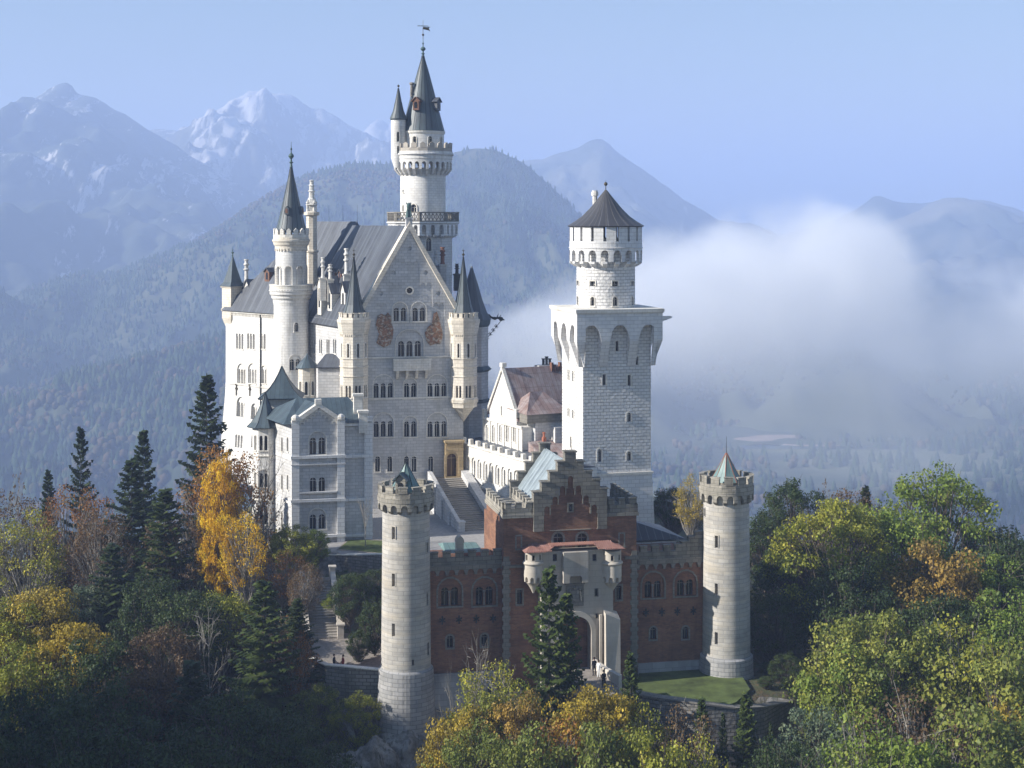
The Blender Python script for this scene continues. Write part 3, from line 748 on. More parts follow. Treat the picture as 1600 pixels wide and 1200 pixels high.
# ================================================================== palace
P = B = Bld('palace', 'huge white palace with a steep stone gable, corner turrets and dark metal roofs', 'palace', 553, 218, 12, -42, trim=M['limestone_trim'])
UW = B.u(724); UA = UW / 2
w1 = (-math.sin(R(16)), math.cos(R(16))); w2 = (-math.sin(R(34)), math.cos(R(34)))
ze, zr = B.z(505), B.z(351, UA)
front = Face(0, 0, 0); left1 = Face(0, 0, -74)
L1 = 21.0; K = (w1[0] * 20, w1[1] * 20)
skew = lambda a, d, z: (a + w1[0] * d, w1[1] * d, z)
wl = Wall(B, MB().prism([(0, 0), (UW, 0), (UW, ze), (UA, zr - .25), (0, ze)], skew, 0, L1), M['limestone_shade_tone'])
G_ = dict(gap=.34, frame=.14)
for px, n in ((599, 3), (641, 2), (683, 3)):
    for yt, ys in ((599, 622.5), (658.5, 682.5)): win(wl, front, px, yt, ys, .66, n, hood=True, **G_)
win(wl, front, 640, 533, 558, .86, 3, gap=.34, hood=True, wider=.5)
for px in (625, 654.5): win(wl, front, px, 481, 502, .72, 2, gap=.3, hood=True, wider=.15)
for px in (590, 609, 635, 647, 673): win(wl, front, px, 713, 737, .68, 1, frame=.1)
# blind stepped recesses of the gable
zt_ = lambda y: B.z(y, UA)
def stepped(cols, ybot):
    """blind recess: columns (px, top row) joined into one outline with little arches at the heads"""
    pts = []; hw_ = .34
    for px, yt in cols:
        a, zt0 = B.u(px), zt_(yt); pts.append((a, zt0))
    out = [(pts[0][0] - .42, zt_(ybot)), (pts[-1][0] + .42, zt_(ybot))]
    for a, zt0 in reversed(pts):
        out += [(a + .42, zt0 - .55)] + [(a + .36 * math.cos(t * math.pi / 6), zt0 - .42 + .36 * math.sin(t * math.pi / 6)) for t in range(7)] + [(a - .42, zt0 - .55)]
    q = [out[0]]
    for p in out[1:]:
        if abs(p[0] - q[-1][0]) + abs(p[1] - q[-1][1]) > .02: q.append(p)
    return q
wl.c0 = MB(); wl.c0.prism(stepped([(590.5, 473), (600, 473), (611, 441), (620.5, 441), (631, 408), (640.5, 408), (650, 408), (661, 441), (670.5, 441), (681, 473), (690, 473)], 556), front, -.5, .12)
for px, py in ((640, 388), (615, 426), (665, 426), (595, 458.5), (685, 458.5)):
    a, zq = B.u(px), B.z(py, B.u(px)); r = .32; wl.cb.prism([(a + r * math.cos(t * math.pi / 6), zq + r * math.sin(t * math.pi / 6)) for t in range(12)], front, -.5, .22)
a, zq = B.u(640), B.z(454, UA); r = .42
circ = lambda r: [(a + r * math.cos(t * math.pi / 8), zq + r * math.sin(t * math.pi / 8)) for t in range(16)]
wl.cb.prism(circ(r), front, -.5, .5); ov = MB(); ov.prism(circ(r - .02), front, .42, .47)
# side windows between turret and stair tower
for px in (489.5, 501, 512.5, 523): win(wl, left1, px, 530, 552, .5, 2, gap=.22)
wl.finish(); wl.place(); ov.build('oculus', M['glass'], B.root)
rim = MB(); q1, q2 = circ(r + .2), circ(r); n_ = 16
rim.add([front(x, -.06, y) for x, y in q1] + [front(x, -.06, y) for x, y in q2], [(i, (i + 1) % n_, n_ + (i + 1) % n_, n_ + i) for i in range(n_)]); rim.build('window', M['limestone_trim'], B.root)
# strings, raking cornice, Lombard dentils
mb = MB()
for y in (559.5, 623.5): mb.mbox(front, .2, UW - .2, -.16, .0, B.z(y) - .12, B.z(y) + .1)
mb.mbox(left1, -19, -.3, -.22, 0, ze - .25, ze + .05); dentils(mb, left1, -19, -.3, 46, ze - .55, .3, .14)
B.part('string_course', mb, M['limestone_trim'])
mb = MB(); e = .34
for sgn, xa in ((1, 0.0), (-1, UW)):
    dx = UA - xa; L = math.hypot(dx, zr - ze); nx, nz = -(zr - ze) / L * sgn, abs(dx) / L
    q = [(xa, ze), (UA, zr - .25)]; nxx, nzz = (nx, nz)
    poly = [(xa - nxx * .25, ze - nzz * .25), (UA - nxx * .0, zr - .25 - .5), (UA, zr + .42), (xa + nxx * e, ze + nzz * e)]
    if sgn > 0: poly = poly
    else: poly = poly[::-1]
    mb.prism(poly, skew, -.32, .5)
B.part('gable_cornice', mb, M['cream_stone'])
# roof of the front range
mb = MB(); ov_ = .5; dz = (zr - ze) / UA
def slab(mb, pts, th=.22):
    """roof sheet: pts counter-clockwise seen from outside"""
    v = [Vector(p) for p in pts]; n = (v[1] - v[0]).cross(v[2] - v[0]).normalized() * th
    m = len(v); mb.add([tuple(p + n) for p in v] + [tuple(p) for p in v], [tuple(range(m)), tuple(range(2 * m - 1, m - 1, -1))] + [(i, i + m, (i + 1) % m + m, (i + 1) % m) for i in range(m)])
def sk(a, d, z): return (a + w1[0] * d, w1[1] * d, z)
slab(mb, [sk(-ov_, L1, ze - ov_ * dz), sk(-ov_, .5, ze - ov_ * dz), sk(UA, .5, zr - .25), sk(UA, L1, zr - .25)])
slab(mb, [sk(UW + ov_, .5, ze - ov_ * dz), sk(UW + ov_, L1, ze - ov_ * dz), sk(UA, L1, zr - .25), sk(UA, .5, zr - .25)])
B.part('roof', mb, M['slate_roof'])
# rear range, turned further; its ridge stands higher
def r2(t, s, z): return (K[0] + w2[0] * t + w2[1] * s, K[1] + w2[1] * t - w2[0] * s, z)
zr2 = B.z(346, 2, 22); left2 = Face(K[0], K[1], -56)
TL, SW = 20.5, 16.0
wl = Wall(B, MB().loft([[r2(TL + .9, -.9, 0), r2(TL + .9, SW, 0), r2(-3, SW, 0), r2(-3, -.9, 0)][::1], [r2(TL + .1, -.05, 14), r2(TL + .1, SW, 14), r2(-3, SW, 14), r2(-3, -.05, 14)], [r2(TL, 0, 16), r2(TL, SW, 16), r2(-3, SW, 16), r2(-3, 0, 16)], [r2(TL, 0, ze), r2(TL, SW, ze), r2(-3, SW, ze), r2(-3, 0, ze)]]), M['limestone'])
nrm = wl.mb
for px in (374.5, 392): win(wl, left2, px, 521, 545, .5, 3, gap=.24)
win(wl, left2, 411, 521, 545, .5, 2, gap=.3)
for px, n in ((377, 3), (394, 3), (412, 2)): win(wl, left2, px, 577, 599, .46, n, gap=.24, hood=True)
win(wl, left2, 377, 629, 651, .46, 3, gap=.24, hood=True); win(wl, left2, 398, 636, 655, .5, 2, gap=.24, hood=True)
for px in (377, 400): win(wl, left2, px, 679, 699, .5, 3 if px < 390 else 2, gap=.24)
wl.finish(); wl.place()
mb = MB(); t0, t1 = a_at(B, left2, 356), a_at(B, left2, 428)
zz = zf(B, left2, t0, 598); mb.mbox(left2, t0, t1, -.16, 0, zz - .12, zz + .1)
mb.mbox(left2, -TL - .3, 0, -.3, 0, ze - .3, ze + .05); dentils(mb, left2, -TL + 1, 0, 52, ze - .75, .38, .16)
B.part('string_course', mb, M['limestone_trim'])
mb = MB()
for px, py in ((370, 607), (391, 608)):
    a = a_at(B, left2, px); zq = zf(B, left2, a, py); mb.mbox(left2, a - .28, a + .28, -.16, 0, zq - .15, zq + .15); mb.mbox(left2, a - .1, a + .1, -.16, 0, zq - 1.1, zq + .55); mb.mbox(left2, a - .2, a + .2, -.2, 0, zq + .55, zq + .75)
B.part('wall_anchor', mb, M['bronze'])
mb = MB(); dp = a_at(B, left2, 408); mb.tube(left2(dp, -.14, zf(B, left2, dp, 655)), left2(dp, -.14, ze - .2), .1); B.part('drainpipe', mb, M['dark_metal'])
mb = MB(); th = 7.5
A_, B_, C_, D_ = r2(TL + .5, -.6, ze), r2(-3, -.6, ze), r2(-3, SW + .6, ze), r2(TL + .5, SW + .6, ze); E_, F_ = r2(-3, SW / 2, zr2), r2(th, SW / 2, zr2)
mb.add([A_, B_, C_, D_, E_, F_], [(0, 1, 4, 5), (1, 2, 4), (2, 3, 5, 4), (3, 0, 5), (3, 2, 1, 0)])
B.part('roof', mb, M['slate_roof'])
mb = MB()
for q in (.0, .33, .66, 1.0):
    x, y, _ = r2(-3 + q * (th + 3), SW / 2, 0)
    mb.tube((x, y, zr2), (x, y, zr2 + 2.6), .03, .015, 4)
x, y, _ = sk(UA, 9, 0); mb.tube((x, y, zr - .2), (x, y, zr + 2.4), .03, .015, 4)
B.part('lightning_rod', mb, M['dark_metal'])
# balcony under the three-light window
mb = MB(); a0, a1 = B.u(613.5), B.u(671.5); zb0, zb1 = zt_(578), zt_(561)
mb.mbox(front, a0, a1, -1.3, 0, zb0, zb0 + .35); mb.mbox(front, a0, a1, -1.3, -1.12, zb0 + .35, zb1); mb.mbox(front, a0, a0 + .18, -1.12, 0, zb0 + .35, zb1); mb.mbox(front, a1 - .18, a1, -1.12, 0, zb0 + .35, zb1)
mb.mbox(front, a0 - .08, a1 + .08, -1.4, -1.05, zb1, zb1 + .14)
for k in range(10): mb.mbox(front, a0 + .25 + k * (a1 - a0 - .6) / 9, a0 + .35 + k * (a1 - a0 - .6) / 9, -1.36, -1.3, zb0 + .4, zb1)
corbels(mb, front, a0 + .6, a1 - .6, 3, zb0, zb0 - 1.3, 1.0, .35)
B.part('balcony', mb, M['limestone_trim'])
# painted wall pictures (weathered fresco patches)
def fresco_mat():
    m, nt, b = newmat('fresco'); tc = nd(nt, 'ShaderNodeTexCoord'); uv = tc.outputs['UV']
    n1 = noise_n(nt, uv, 1.1, 6, .7, .8); n2 = noise_n(nt, uv, 2.3, 5, .7, .5)
    c = mixc(nt, ramp(nt, n1, .42, .55), (.13, .085, .05), (.30, .14, .07)); c = mixc(nt, ramp(nt, n2, .50, .60), c, (.46, .40, .32)); c = mixc(nt, ramp(nt, n2, .34, .42, 1, 0), c, (.10, .13, .13))
    nt.links.new(c, b.inputs['Base Color']); b.inputs['Roughness'].default_value = .9
fresco_mat()
def fresco(pts):
    mb = MB(); mb.prism([(B.u(x), B.z(y, B.u(x))) for x, y in pts], front, -.02, .02); return mb.build('fresco', M['fresco'], B.root)
fresco([(588, 536), (592, 522), (587, 508), (590, 494), (596, 490), (602, 493), (606, 488), (611, 494), (612, 506), (615, 515), (613, 530), (610, 538), (600, 543)][::1][::-1][::-1])
fresco([(666, 532), (664, 520), (668, 512), (675, 505), (678, 489), (683, 487), (687, 500), (690, 512), (692, 525), (688, 538), (680, 537), (672, 540)])
# lion on the gable
mb = MB(); zq = zr + .3; f0 = -.1
mb.box(UA - .45, UA + .45, f0 - .1, f0 + .8, zq - .6, zq + .55); mb.box(UA - .6, UA + .6, f0 - .25, f0 + .95, zq + .55, zq + .75)
B.part('plinth', mb, M['limestone_shade_tone'])
mb = MB(); zq += .75
mb.loft([ring3 for ring3 in [[(UA + .42 * math.cos(t) * s_, f0 + .35 + oy + .36 * math.sin(t) * s_, zq + h_) for t in [k * math.pi / 4 for k in range(8)]] for s_, oy, h_ in ((1.0, 0, 0), (1.05, .05, .4), (.8, -.02, .95), (.7, -.1, 1.3), (.85, -.15, 1.6), (.65, -.2, 1.95), (.2, -.2, 2.1))]])
mb.box(UA - .16, UA + .16, f0 - .3, f0 + .1, zq + 1.5, zq + 1.75)
for s_ in (-1, 1): mb.tube((UA + s_ * .22, f0 - .05, zq), (UA + s_ * .2, f0 + .1, zq + 1.1), .1, .12); mb.tube((UA + s_ * .3, f0 + .5, zq + 1.9), (UA + s_ * .3, f0 + .3, zq + 2.2), .1, .02)
B.part('lion_statue', mb, M['copper_green'], smooth=True)

def corner_turret(B, cx, cy, px, low, rc=1.98, deg0=-10.0, bottom=None):
    """slim eight-sided stone turret with battlements and a tall concave roof"""
    rot = R(deg0 - 90); zz = lambda y: B.z(y, cx, cy - rc)
    zc0 = zz(low)
    rings = [[(x, y, h) for x, y in ring_poly(cx, cy, r_, 8, rot)] for r_, h in ((rc, zc0), (rc, zz(522)))]
    wl = Wall(B, MB().loft(rings), M['cream_stone'], 'turret')
    fs = oct_faces(cx, cy, rc, deg0)
    for k in (-2, -1, 0, 1):
        for yt, ys in ((537, 559), (603, 622)): wl.window(fs[k], 0, zz(ys), .34, zz(yt) - zz(ys), 2 if yt > 600 else 1, gap=.16, depth=.35, frame=.14)
    t = wl.finish(); wl.place()
    mb = MB()
    def band(prof): mb.loft([[(x, y, zz(yy)) for x, y in ring_poly(cx, cy, rc + e_, 8, rot)] for e_, yy in prof])
    band([(.02, 524), (.28, 512), (.32, 508), (.42, 504), (.42, 500), (.2, 500)])
    for y_ in (561, 574, 589): band([(.0, y_ + 1.2), (.13, y_ + .6), (.13, y_ - .6), (0, y_ - 1)])
    if bottom: band([(-rc + .1, bottom), (-1.1, bottom - 12), (-.35, bottom - 23), (-.2, bottom - 26), (.16, bottom - 31), (.2, bottom - 36), (.02, bottom - 38)])
    for k, f in fs.items():
        w_ = rc * math.sin(math.pi / 8); dentils(mb, f, -w_ * .8, w_ * .8, 4, zz(526), .3, .1, .5)
    mb.build('cornice', M['cream_stone'], t)
    mb = MB(); rb = rc + .2; fb_ = oct_faces(cx, cy, rb, deg0); ww = rb * math.sin(math.pi / 8)
    for f in fb_.values(): mb.crenels(f, -ww + .02, ww - .02, 2, zz(500), zz(496.5), zz(490), .62, 0, .22, cap=.07)
    mb.build('battlement', M['cream_stone'], t)
    z0 = zz(496); za = zz(403); Hh = za - z0
    prof = [(rc + .02, z0), (rc * .80, z0 + Hh * .08), (rc * .62, z0 + Hh * .2), (rc * .42, z0 + Hh * .42), (rc * .2, z0 + Hh * .72), (.07, za)]
    p = [(prof[0][0] - .1, prof[0][1] - .12)] + prof; mb = MB().lathe(cx, cy, p, 8, rot=rot)
    rf = mb.build('roof', M['cone_roof'], B.root); ribs(B, cx, cy, prof, 8, M['dark_metal'], rf, .05, rot)
    finial(B, cx, cy, za - .2, 1.5, s=.75, cross=True, mat='bronze', parent=rf)
corner_turret(B, 0.0, 0.0, 553, 700)
corner_turret(B, UW, 0.0, 724, 638, bottom=661)
# eight-sided stair bay and roof at the right rear corner
x, y = B.loc(737, 228.5); rc = 2.5; rot = R(-20); zz = lambda q: B.z(q, x, y)
wl = Wall(B, MB().lathe(x, y, [(rc, 0), (rc, zz(499))], 8, rot=rot), M['limestone_shade_tone'], 'bay'); wl.finish()
mb = MB(); mb.lathe(x, y, [(rc + .02, zz(580)), (rc + .25, zz(578)), (rc + .5, zz(576)), (rc + .02, zz(571))], 8, rot=rot); mb.lathe(x, y, [(rc, zz(628)), (rc + .3, zz(626)), (rc + .3, zz(623)), (rc, zz(622))], 8, rot=rot); mb.lathe(x, y, [(rc, zz(510)), (rc + .3, zz(505)), (rc + .35, zz(499)), (rc, zz(498))], 8, rot=rot)
B.part('string_course', mb, M['teal_copper'])
z0 = zz(499); prof = [(rc + .5, z0), (rc * .92, z0 + 1.1), (rc * .66, z0 + 2.8), (rc * .38, z0 + 5.2), (.1, z0 + 7.9)]
mb = MB().lathe(x, y, prof, 8, rot=rot); B.part('roof', mb, M['slate_roof'])
# iron dragon bracket
mb = MB(); D0 = B.loc(758, 231); D1 = B.loc(783, 229.5); za, zb2 = B.z(493, *D0), B.z(499, *D1)
pts = [Vector((D0[0] + (D1[0] - D0[0]) * t, D0[1] + (D1[1] - D0[1]) * t, za + (zb2 - za) * t + .12 * math.sin(t * 9))) for t in [k / 8 for k in range(9)]]
for k, (p, q) in enumerate(zip(pts[:-1], pts[1:])): mb.tube(p, q, .13 + .05 * (k % 3), .15 + .06 * ((k + 1) % 3))
mb.ball(tuple(pts[-1]), .33, 8, 5); mb.tube(pts[-1], pts[-1] + Vector((.5, 0, -.15)), .2, .08)
mb.tube(pts[-3], pts[-3] + Vector((.2, 0, .7)), .12, .02); mb.tube(pts[-2], pts[-2] + Vector((.3, 0, .5)), .12, .02)
D2 = B.loc(759, 231); lo = Vector((D2[0], D2[1], B.z(531, *D2))); up = Vector((*D1, zb2 - .2))
mb.tube(lo, up, .06, .05)
for t in (.1, .3, .5, .7): c_ = lo.lerp(up, t); mb.tube(c_ + Vector((-.35, 0, .1)), c_ + Vector((.3, 0, -.1)), .07, .04); mb.tube(c_ + Vector((-.1, 0, .35)), c_ + Vector((.1, 0, -.3)), .07, .04)
B.part('dragon_bracket', mb, M['dark_metal'])

# small roofs, chimneys and dormers on the left slope
def pot(px, Y, yb, yt, r=.27, bh=2.0, bw=.45, base='limestone_trim', mat='chimney_pot'):
    x, y = B.loc(px, Y); chimney(B, x, y, B.z(yb, x, y), B.z(yt, x, y), r, mat, base, bw, bh)
for a in ((504.5, 228, 434, 402, .24), (516, 228, 436, 413, .26), (541.5, 226, 428, 388, .3), (385, 250, 440, 405, .32)): pot(*a, bh=3.4)
pot(691.5, 226, 413, 386, .3, 3.5, .5, 'limestone_shade_tone', 'old_brick'); pot(681, 227, 414, 391, .24, 3.5, .45, 'limestone_shade_tone'); pot(714, 228, 428, 412, .26, 2.5, .45, 'dark_metal', 'dark_metal')
def gable_dormer(px, Y, yb, yt, w=1.5, dep=2.6, mat='limestone_trim', ang=-74, ph=.9, rmat='slate_roof', name='dormer', wood=False):
    """little house front on the slope"""
    x, y = B.loc(px, Y); f = Face(x, y, ang); z0, z1 = B.z(yb, x, y), B.z(yt, x, y); h = z1 - z0
    mb = MB().prism([(-w / 2, z0), (w / 2, z0), (w / 2, z1 - w * ph / 2), (0, z1), (-w / 2, z1 - w * ph / 2)], f, 0, dep); o = mb.build(name, M[mat], B.root)
    mb = MB()
    slab(mb, [f(-w / 2 - .15, dep, z1 - w * ph / 2 - .15 * ph), f(-w / 2 - .15, -.2, z1 - w * ph / 2 - .15 * ph), f(0, -.2, z1), f(0, dep, z1)], .12); slab(mb, [f(w / 2 + .15, -.2, z1 - w * ph / 2 - .15 * ph), f(w / 2 + .15, dep, z1 - w * ph / 2 - .15 * ph), f(0, dep, z1), f(0, -.2, z1)], .12)
    mb.build('dormer_roof', M[rmat], o)
    mb = MB(); mb.prism(arch_poly(0, z0 + h * .2, w * .4, h * .5, 5), f, -.03, .03); mb.build('pane', M['glass'], o)
for a in ((417, 246, 441, 419, 1.2, 1.8), (531, 231, 437, 421, 1.1, 1.8), (570, 226, 440, 422, 1.1, 2.0), (522, 233, 437, 420, 1.0, 1.6)): gable_dormer(*a, mat='wood_red', ang=-74 if a[0] > 450 else -56)
for px, Y, yb, yt, w in ((499, 229.5, 492, 432, 1.5), (515, 227.5, 492, 443, 1.6), (536, 224.5, 497, 440, 1.7), (385.5, 249, 484, 437, 1.7)): gable_dormer(px, Y, yb, yt, w, 3.0, ang=-74 if px > 450 else -56, ph=1.6)
# square corner turret at the far left end
x, y = B.loc(363.5, 250.2); hw = 1.22; zz = lambda q: B.z(q, x, y)
def sq(h, z): 
    ca, sa = math.cos(R(-56 + 90)), math.sin(R(-56 + 90)); return [(x + p * ca - q * sa, y + p * sa + q * ca, z) for p, q in ((-h, -h), (h, -h), (h, h), (-h, h))]
mb = MB(); mb.loft([sq(.35, zz(522)), sq(.8, zz(510)), sq(hw, zz(497)), sq(hw, zz(450)), sq(hw + .18, zz(449)), sq(hw + .18, zz(446))]); mb.loft([sq(hw + .1, zz(486)), sq(hw + .12, zz(482))])
t = B.part('turret', mb, M['cream_stone'])
mb = MB(); z0, z1 = zz(447), zz(400); H = z1 - z0; mb.loft([sq(hw + .3, z0), sq(hw * .86, z0 + H * .14), sq(hw * .45, z0 + H * .55), sq(.05, z1)]); rf = B.part('roof', mb, M['teal_copper']); finial(B, x, y, z1 - .1, 1.5, s=.8, parent=rf)
# huge eight-sided chimney beside the stair tower
x, y = B.loc(487, 238); zz = lambda q: B.z(q, x, y); rot = R(10)
mb = MB(); mb.lathe(x, y, [(.92, zz(500)), (.92, zz(395)), (1.1, zz(394)), (1.1, zz(391)), (.86, zz(390)), (.86, zz(337)), (1.25, zz(336)), (1.25, zz(332)), (.72, zz(330))], 8, rot=rot); o = B.part('chimney', mb, M['cream_stone'])
mb = MB(); mb.lathe(x, y, [(.6, zz(331)), (.72, zz(322)), (1.0, zz(320)), (.7, zz(318)), (.62, zz(311)), (.45, zz(309)), (.42, zz(300)), (.62, zz(299)), (.4, zz(297)), (.38, zz(291)), (.5, zz(290)), (.3, zz(288)), (.3, zz(284)), (.42, zz(282)), (.1, zz(281))], 8, rot=rot)
for t in range(4):
    a = t * math.pi / 2 + .5; mb.lathe(x + .72 * math.cos(a), y + .72 * math.sin(a), [(.22, zz(331)), (.2, zz(318)), (.3, zz(317)), (.18, zz(315)), (.05, zz(312))], 6)
mb.build('chimney_pot', M['chimney_pot'], o)
# low annex with a little round-ended bay left of the gable
x, y = B.loc(480, 222); zz = lambda q: B.z(q, x, y)
wl = Wall(B, MB().lathe(x, y, [(1.35, 0), (1.35, zz(574))], 8, rot=R(12)), M['cream_stone'], 'annex'); fs = oct_faces(x, y, 1.35, 12)
for k in (-3, -2, -1, 0): wl.window(fs[k], 0, zz(616), .42, zz(595) - zz(616), 1)
wl.finish(); wl.place()
mb = MB(); mb.lathe(x, y, [(1.75, zz(574)), (1.1, zz(565)), (.5, zz(559)), (.06, zz(552))], 8, rot=R(12)); B.part('roof', mb, M['teal_copper'])
f = Face(*B.loc(497, 220.8), -14); a1 = a_at(B, f, 540); z1 = zf(B, f, 0, 575)
mb = MB().mbox(f, 0, a1, 0, 5, 0, z1); mb.mbox(f, -.05, a1, -.1, .0, z1 - .35, z1 - .15); B.part('annex', mb, M['limestone_shade_tone'])
mb = MB(); slab(mb, [f(-.3, -.35, z1), f(a1 + .2, -.35, z1), f(a1 + .2, 4, z1 + 1.6), f(.6, 4, z1 + 1.6)], .15); slab(mb, [f(-.3, 5, z1), f(-.3, -.35, z1), f(.6, 4, z1 + 1.6)], .15); B.part('roof', mb, M['slate_roof'])
# entrance portal at the head of the outdoor stair
f = Face(B.u(693.5), -1.3, 0); wP = a_at(B, f, 724); z0, z1 = zf(B, f, 0, 745), zf(B, f, 0, 692)
wl = Wall(B, MB().mbox(f, 0, wP, 0, 1.6, 0, z1), M['yellow_sandstone'], 'portal'); wl.trim = None
a = a_at(B, f, 706); wl.window(f, a, z0, 1.35, zf(B, f, a, 709) - z0, 1, hood=True, frame=.22, depth=.5, trim=M['yellow_sandstone'], glass=M['door_wood'], sill=False, name='door', leaf='door_leaf', col=False)
wl.finish(); wl.place()
mb = MB(); mb.mbox(f, -.15, wP + .15, -.22, 1.3, z1, z1 + .3); mb.mbox(f, -.05, wP + .05, -.1, 0, z1 - 1.0, z1 - .8); dentils(mb, f, .1, wP - .1, 14, z1 - .4, .25, .12); B.part('cornice', mb, M['yellow_sandstone'])
# ================================================================== round stair tower at the bend of the palace
B = Bld('stair_tower', 'white round tower with arched niches and a pointed dark roof on the palace side', 'tower', 455, 233, 12, -42, trim=M['limestone_trim'])
z = lambda y: B.z(y, 0, -2)
rs, ru = 2.62, 2.34
cy = Cyl(0, 0, rs); wl = Wall(B, MB().lathe(0, 0, [(rs, 0), (rs, z(466))], 40), M['limestone'], cyl=(0, 0, rs))
def cang(B, px, r, cx=0, cy_=0):
    """angle (deg, 0 = front) of the spot on a round wall seen at column px"""
    best = min(range(-110, 111), key=lambda d: abs(_pxof(B, cx + r * math.sin(R(d)), cy_ - r * math.cos(R(d))) - px)); return best
def _pxof(B, x, y): X, Y = B.X + x * B.c - y * B.s, B.Y + x * B.s + y * B.c; return CX + F * X / Y
f = cy.face(cang(B, 463, rs)); wl.window(f, 0, z(518), .6, z(504) - z(518), 1, frame=.1)
f = cy.face(cang(B, 461, rs)); wl.window(f, 0, z(578), .62, z(561) - z(578), 2, gap=.26, hood=True)
wl.finish(); wl.place()
wl = Wall(B, MB().lathe(0, 0, [(ru, z(462)), (ru, z(383))], 40), M['limestone'], 'drum', cyl=(0, 0, ru))
c2 = Cyl(0, 0, ru)
for k in range(8):
    f = c2.face(-14 + k * 45); wl.window(f, 0, z(452), .98, z(416) - z(452), 1, depth=.35, frame=.16, blind=True, glass=M['limestone'], sill=False)
wl.finish(); wl.place()
mb = MB(); mb.lathe(0, 0, [(rs, z(478)), (rs + .12, z(472)), (rs + .12, z(469)), (rs + .35, z(466)), (rs + .35, z(463)), (rs + .6, z(460)), (rs + .6, z(456)), (rs + .72, z(455)), (rs + .72, z(454)), (1, z(454))], 40)
o = B.part('balcony', mb, M['limestone'], cyl=(0, 0, rs))
mb = MB(); RR = rs + .62; cR = Cyl(0, 0, RR); per = 2 * math.pi * RR
mb.arcade(cR, 0, per, 44, z(454), z(446.5), .5, 0, .16, seg=2); mb.lathe(0, 0, [(RR - .2, z(446.6)), (RR + .06, z(446.5)), (RR + .06, z(445)), (RR - .2, z(445))], 44)
mb.build('balustrade', M['limestone_trim'], o)
mb = MB(); mb.lathe(0, 0, [(ru, z(392)), (ru + .12, z(388)), (ru + .12, z(385)), (ru + .28, z(383)), (ru + .38, z(379)), (ru + .5, z(377)), (ru + .5, z(374.5)), (ru + .34, z(374)), (ru + .34, z(371)), (ru, z(370))], 40)
dentils(mb, c2, 0, 2 * math.pi * ru, 30, z(392.5), .4, .14, .45)
o = B.part('cornice', mb, M['cream_stone'], cyl=(0, 0, ru))
mb = MB(); rc = ru + .34; cC = Cyl(0, 0, rc); per = 2 * math.pi * rc
for k in range(15):
    a0 = per * k / 15; mb.mbox(cC, a0, a0 + per / 15, 0, .28, z(371), z(366.5))
    w_ = per / 15 * .6; a = a0 + per / 30
    mb.prism([(a - w_ / 2, z(366.6)), (a + w_ / 2, z(366.6)), (a + w_ / 2, z(360)), (a, z(356.5)), (a - w_ / 2, z(360))], cC, 0, .28)
B.part('battlement', mb, M['limestone_trim'])
z0, za = z(362), z(258); H = za - z0
cone_roof(B, 0, 0, [(2.35, z0), (1.98, z0 + H * .14), (1.5, z0 + H * .34), (.98, z0 + H * .58), (.45, z0 + H * .82), (.14, za)], 28, 'cone_roof', 16)
for dg in (-25, 60): 
    f = Cyl(0, 0, 1.5).face(dg); x, y, _ = f(0, 0, 0); h0 = z0 + H * .26
    mb = MB().prism([(-.32, h0), (.32, h0), (.32, h0 + .9), (0, h0 + 1.25), (-.32, h0 + .9)], f, -.45, .9); o = B.part('dormer', mb, M['cone_roof'])
    mb = MB().prism(arch_poly(0, h0 + .2, .36, .7, 5), f, -.49, -.4); mb.build('pane', M['wood_red'], o)
finial(B, 0, 0, za - .15, z(219) - za, s=1.45, mat='copper_green')

# ================================================================== tall main tower behind the palace
B = Bld('main_tower', 'tallest white tower rising behind the palace with weather vane and side turret', 'tower', 661, 250, 12, -42, trim=M['limestone_trim'])
z = lambda y: B.z(y, 0, -3)
rs = 3.68; ro = 4.75; dg0 = -14; rot = R(dg0 - 90)
wl = Wall(B, MB().loft([[(x, y, 0) for x, y in ring_poly(0, 0, ro, 8, rot)], [(x, y, z(352)) for x, y in ring_poly(0, 0, ro, 8, rot)]]), M['limestone_shade_tone'])
fs = oct_faces(0, 0, ro, dg0)
wl.window(fs[0], -.4, z(392), .85, z(372) - z(392), 1, frame=.18); wl.window(fs[-1], 0, z(392), .85, 2.0, 1, frame=.18)
wl.finish(); wl.place()
rp = 5.75; fp = oct_faces(0, 0, rp, dg0); wp = rp * math.sin(math.pi / 8)
mb = MB()
for f in fp.values():
    mb.arcade(f, -wp + .02, wp - .02, 3, z(368), z(350), .5, 0, .35, seg=4, stilts=z(355) - z(368))
for k, f in fs.items(): corbels(mb, f, -1.6, 1.6, 3, z(366), z(372), rp * math.cos(math.pi / 8) - ro * math.cos(math.pi / 8), .5)
mb.loft([[(x, y, z(q)) for x, y in ring_poly(0, 0, rp + e_, 8, rot)] for e_, q in ((0, 351), (.0, 349.5), (.22, 348.5), (.22, 346.5), (.0, 346.5))])
B.part('machicolation', mb, M['smooth_block'])
mb = MB(); fb_ = oct_faces(0, 0, rp + .1, dg0); wb = (rp + .1) * math.sin(math.pi / 8)
for f in fb_.values():
    mb.mbox(f, -wb, wb, 0, .2, z(346.6), z(344.5)); mb.mbox(f, -wb, wb, -.08, .26, z(333), z(331)); mb.mbox(f, -wb, -wb + .35, -.02, .22, z(344.5), z(333)); mb.mbox(f, wb - .35, wb, -.02, .22, z(344.5), z(333)); 
    n_ = 6; s_ = (2 * wb - .7) / n_
    for k in range(n_):
        a = -wb + .35 + k * s_
        for p, q in (((a, z(344.5)), (a + s_, z(333))), ((a + s_, z(344.5)), (a, z(333)))): mb.tube(f(p[0], .1, p[1]), f(q[0], .1, q[1]), .07, .07, 4)
        mb.mbox(f, a - .04, a + .04, .04, .16, z(344.5), z(333))
B.part('balustrade', mb, M['gate_trim'])
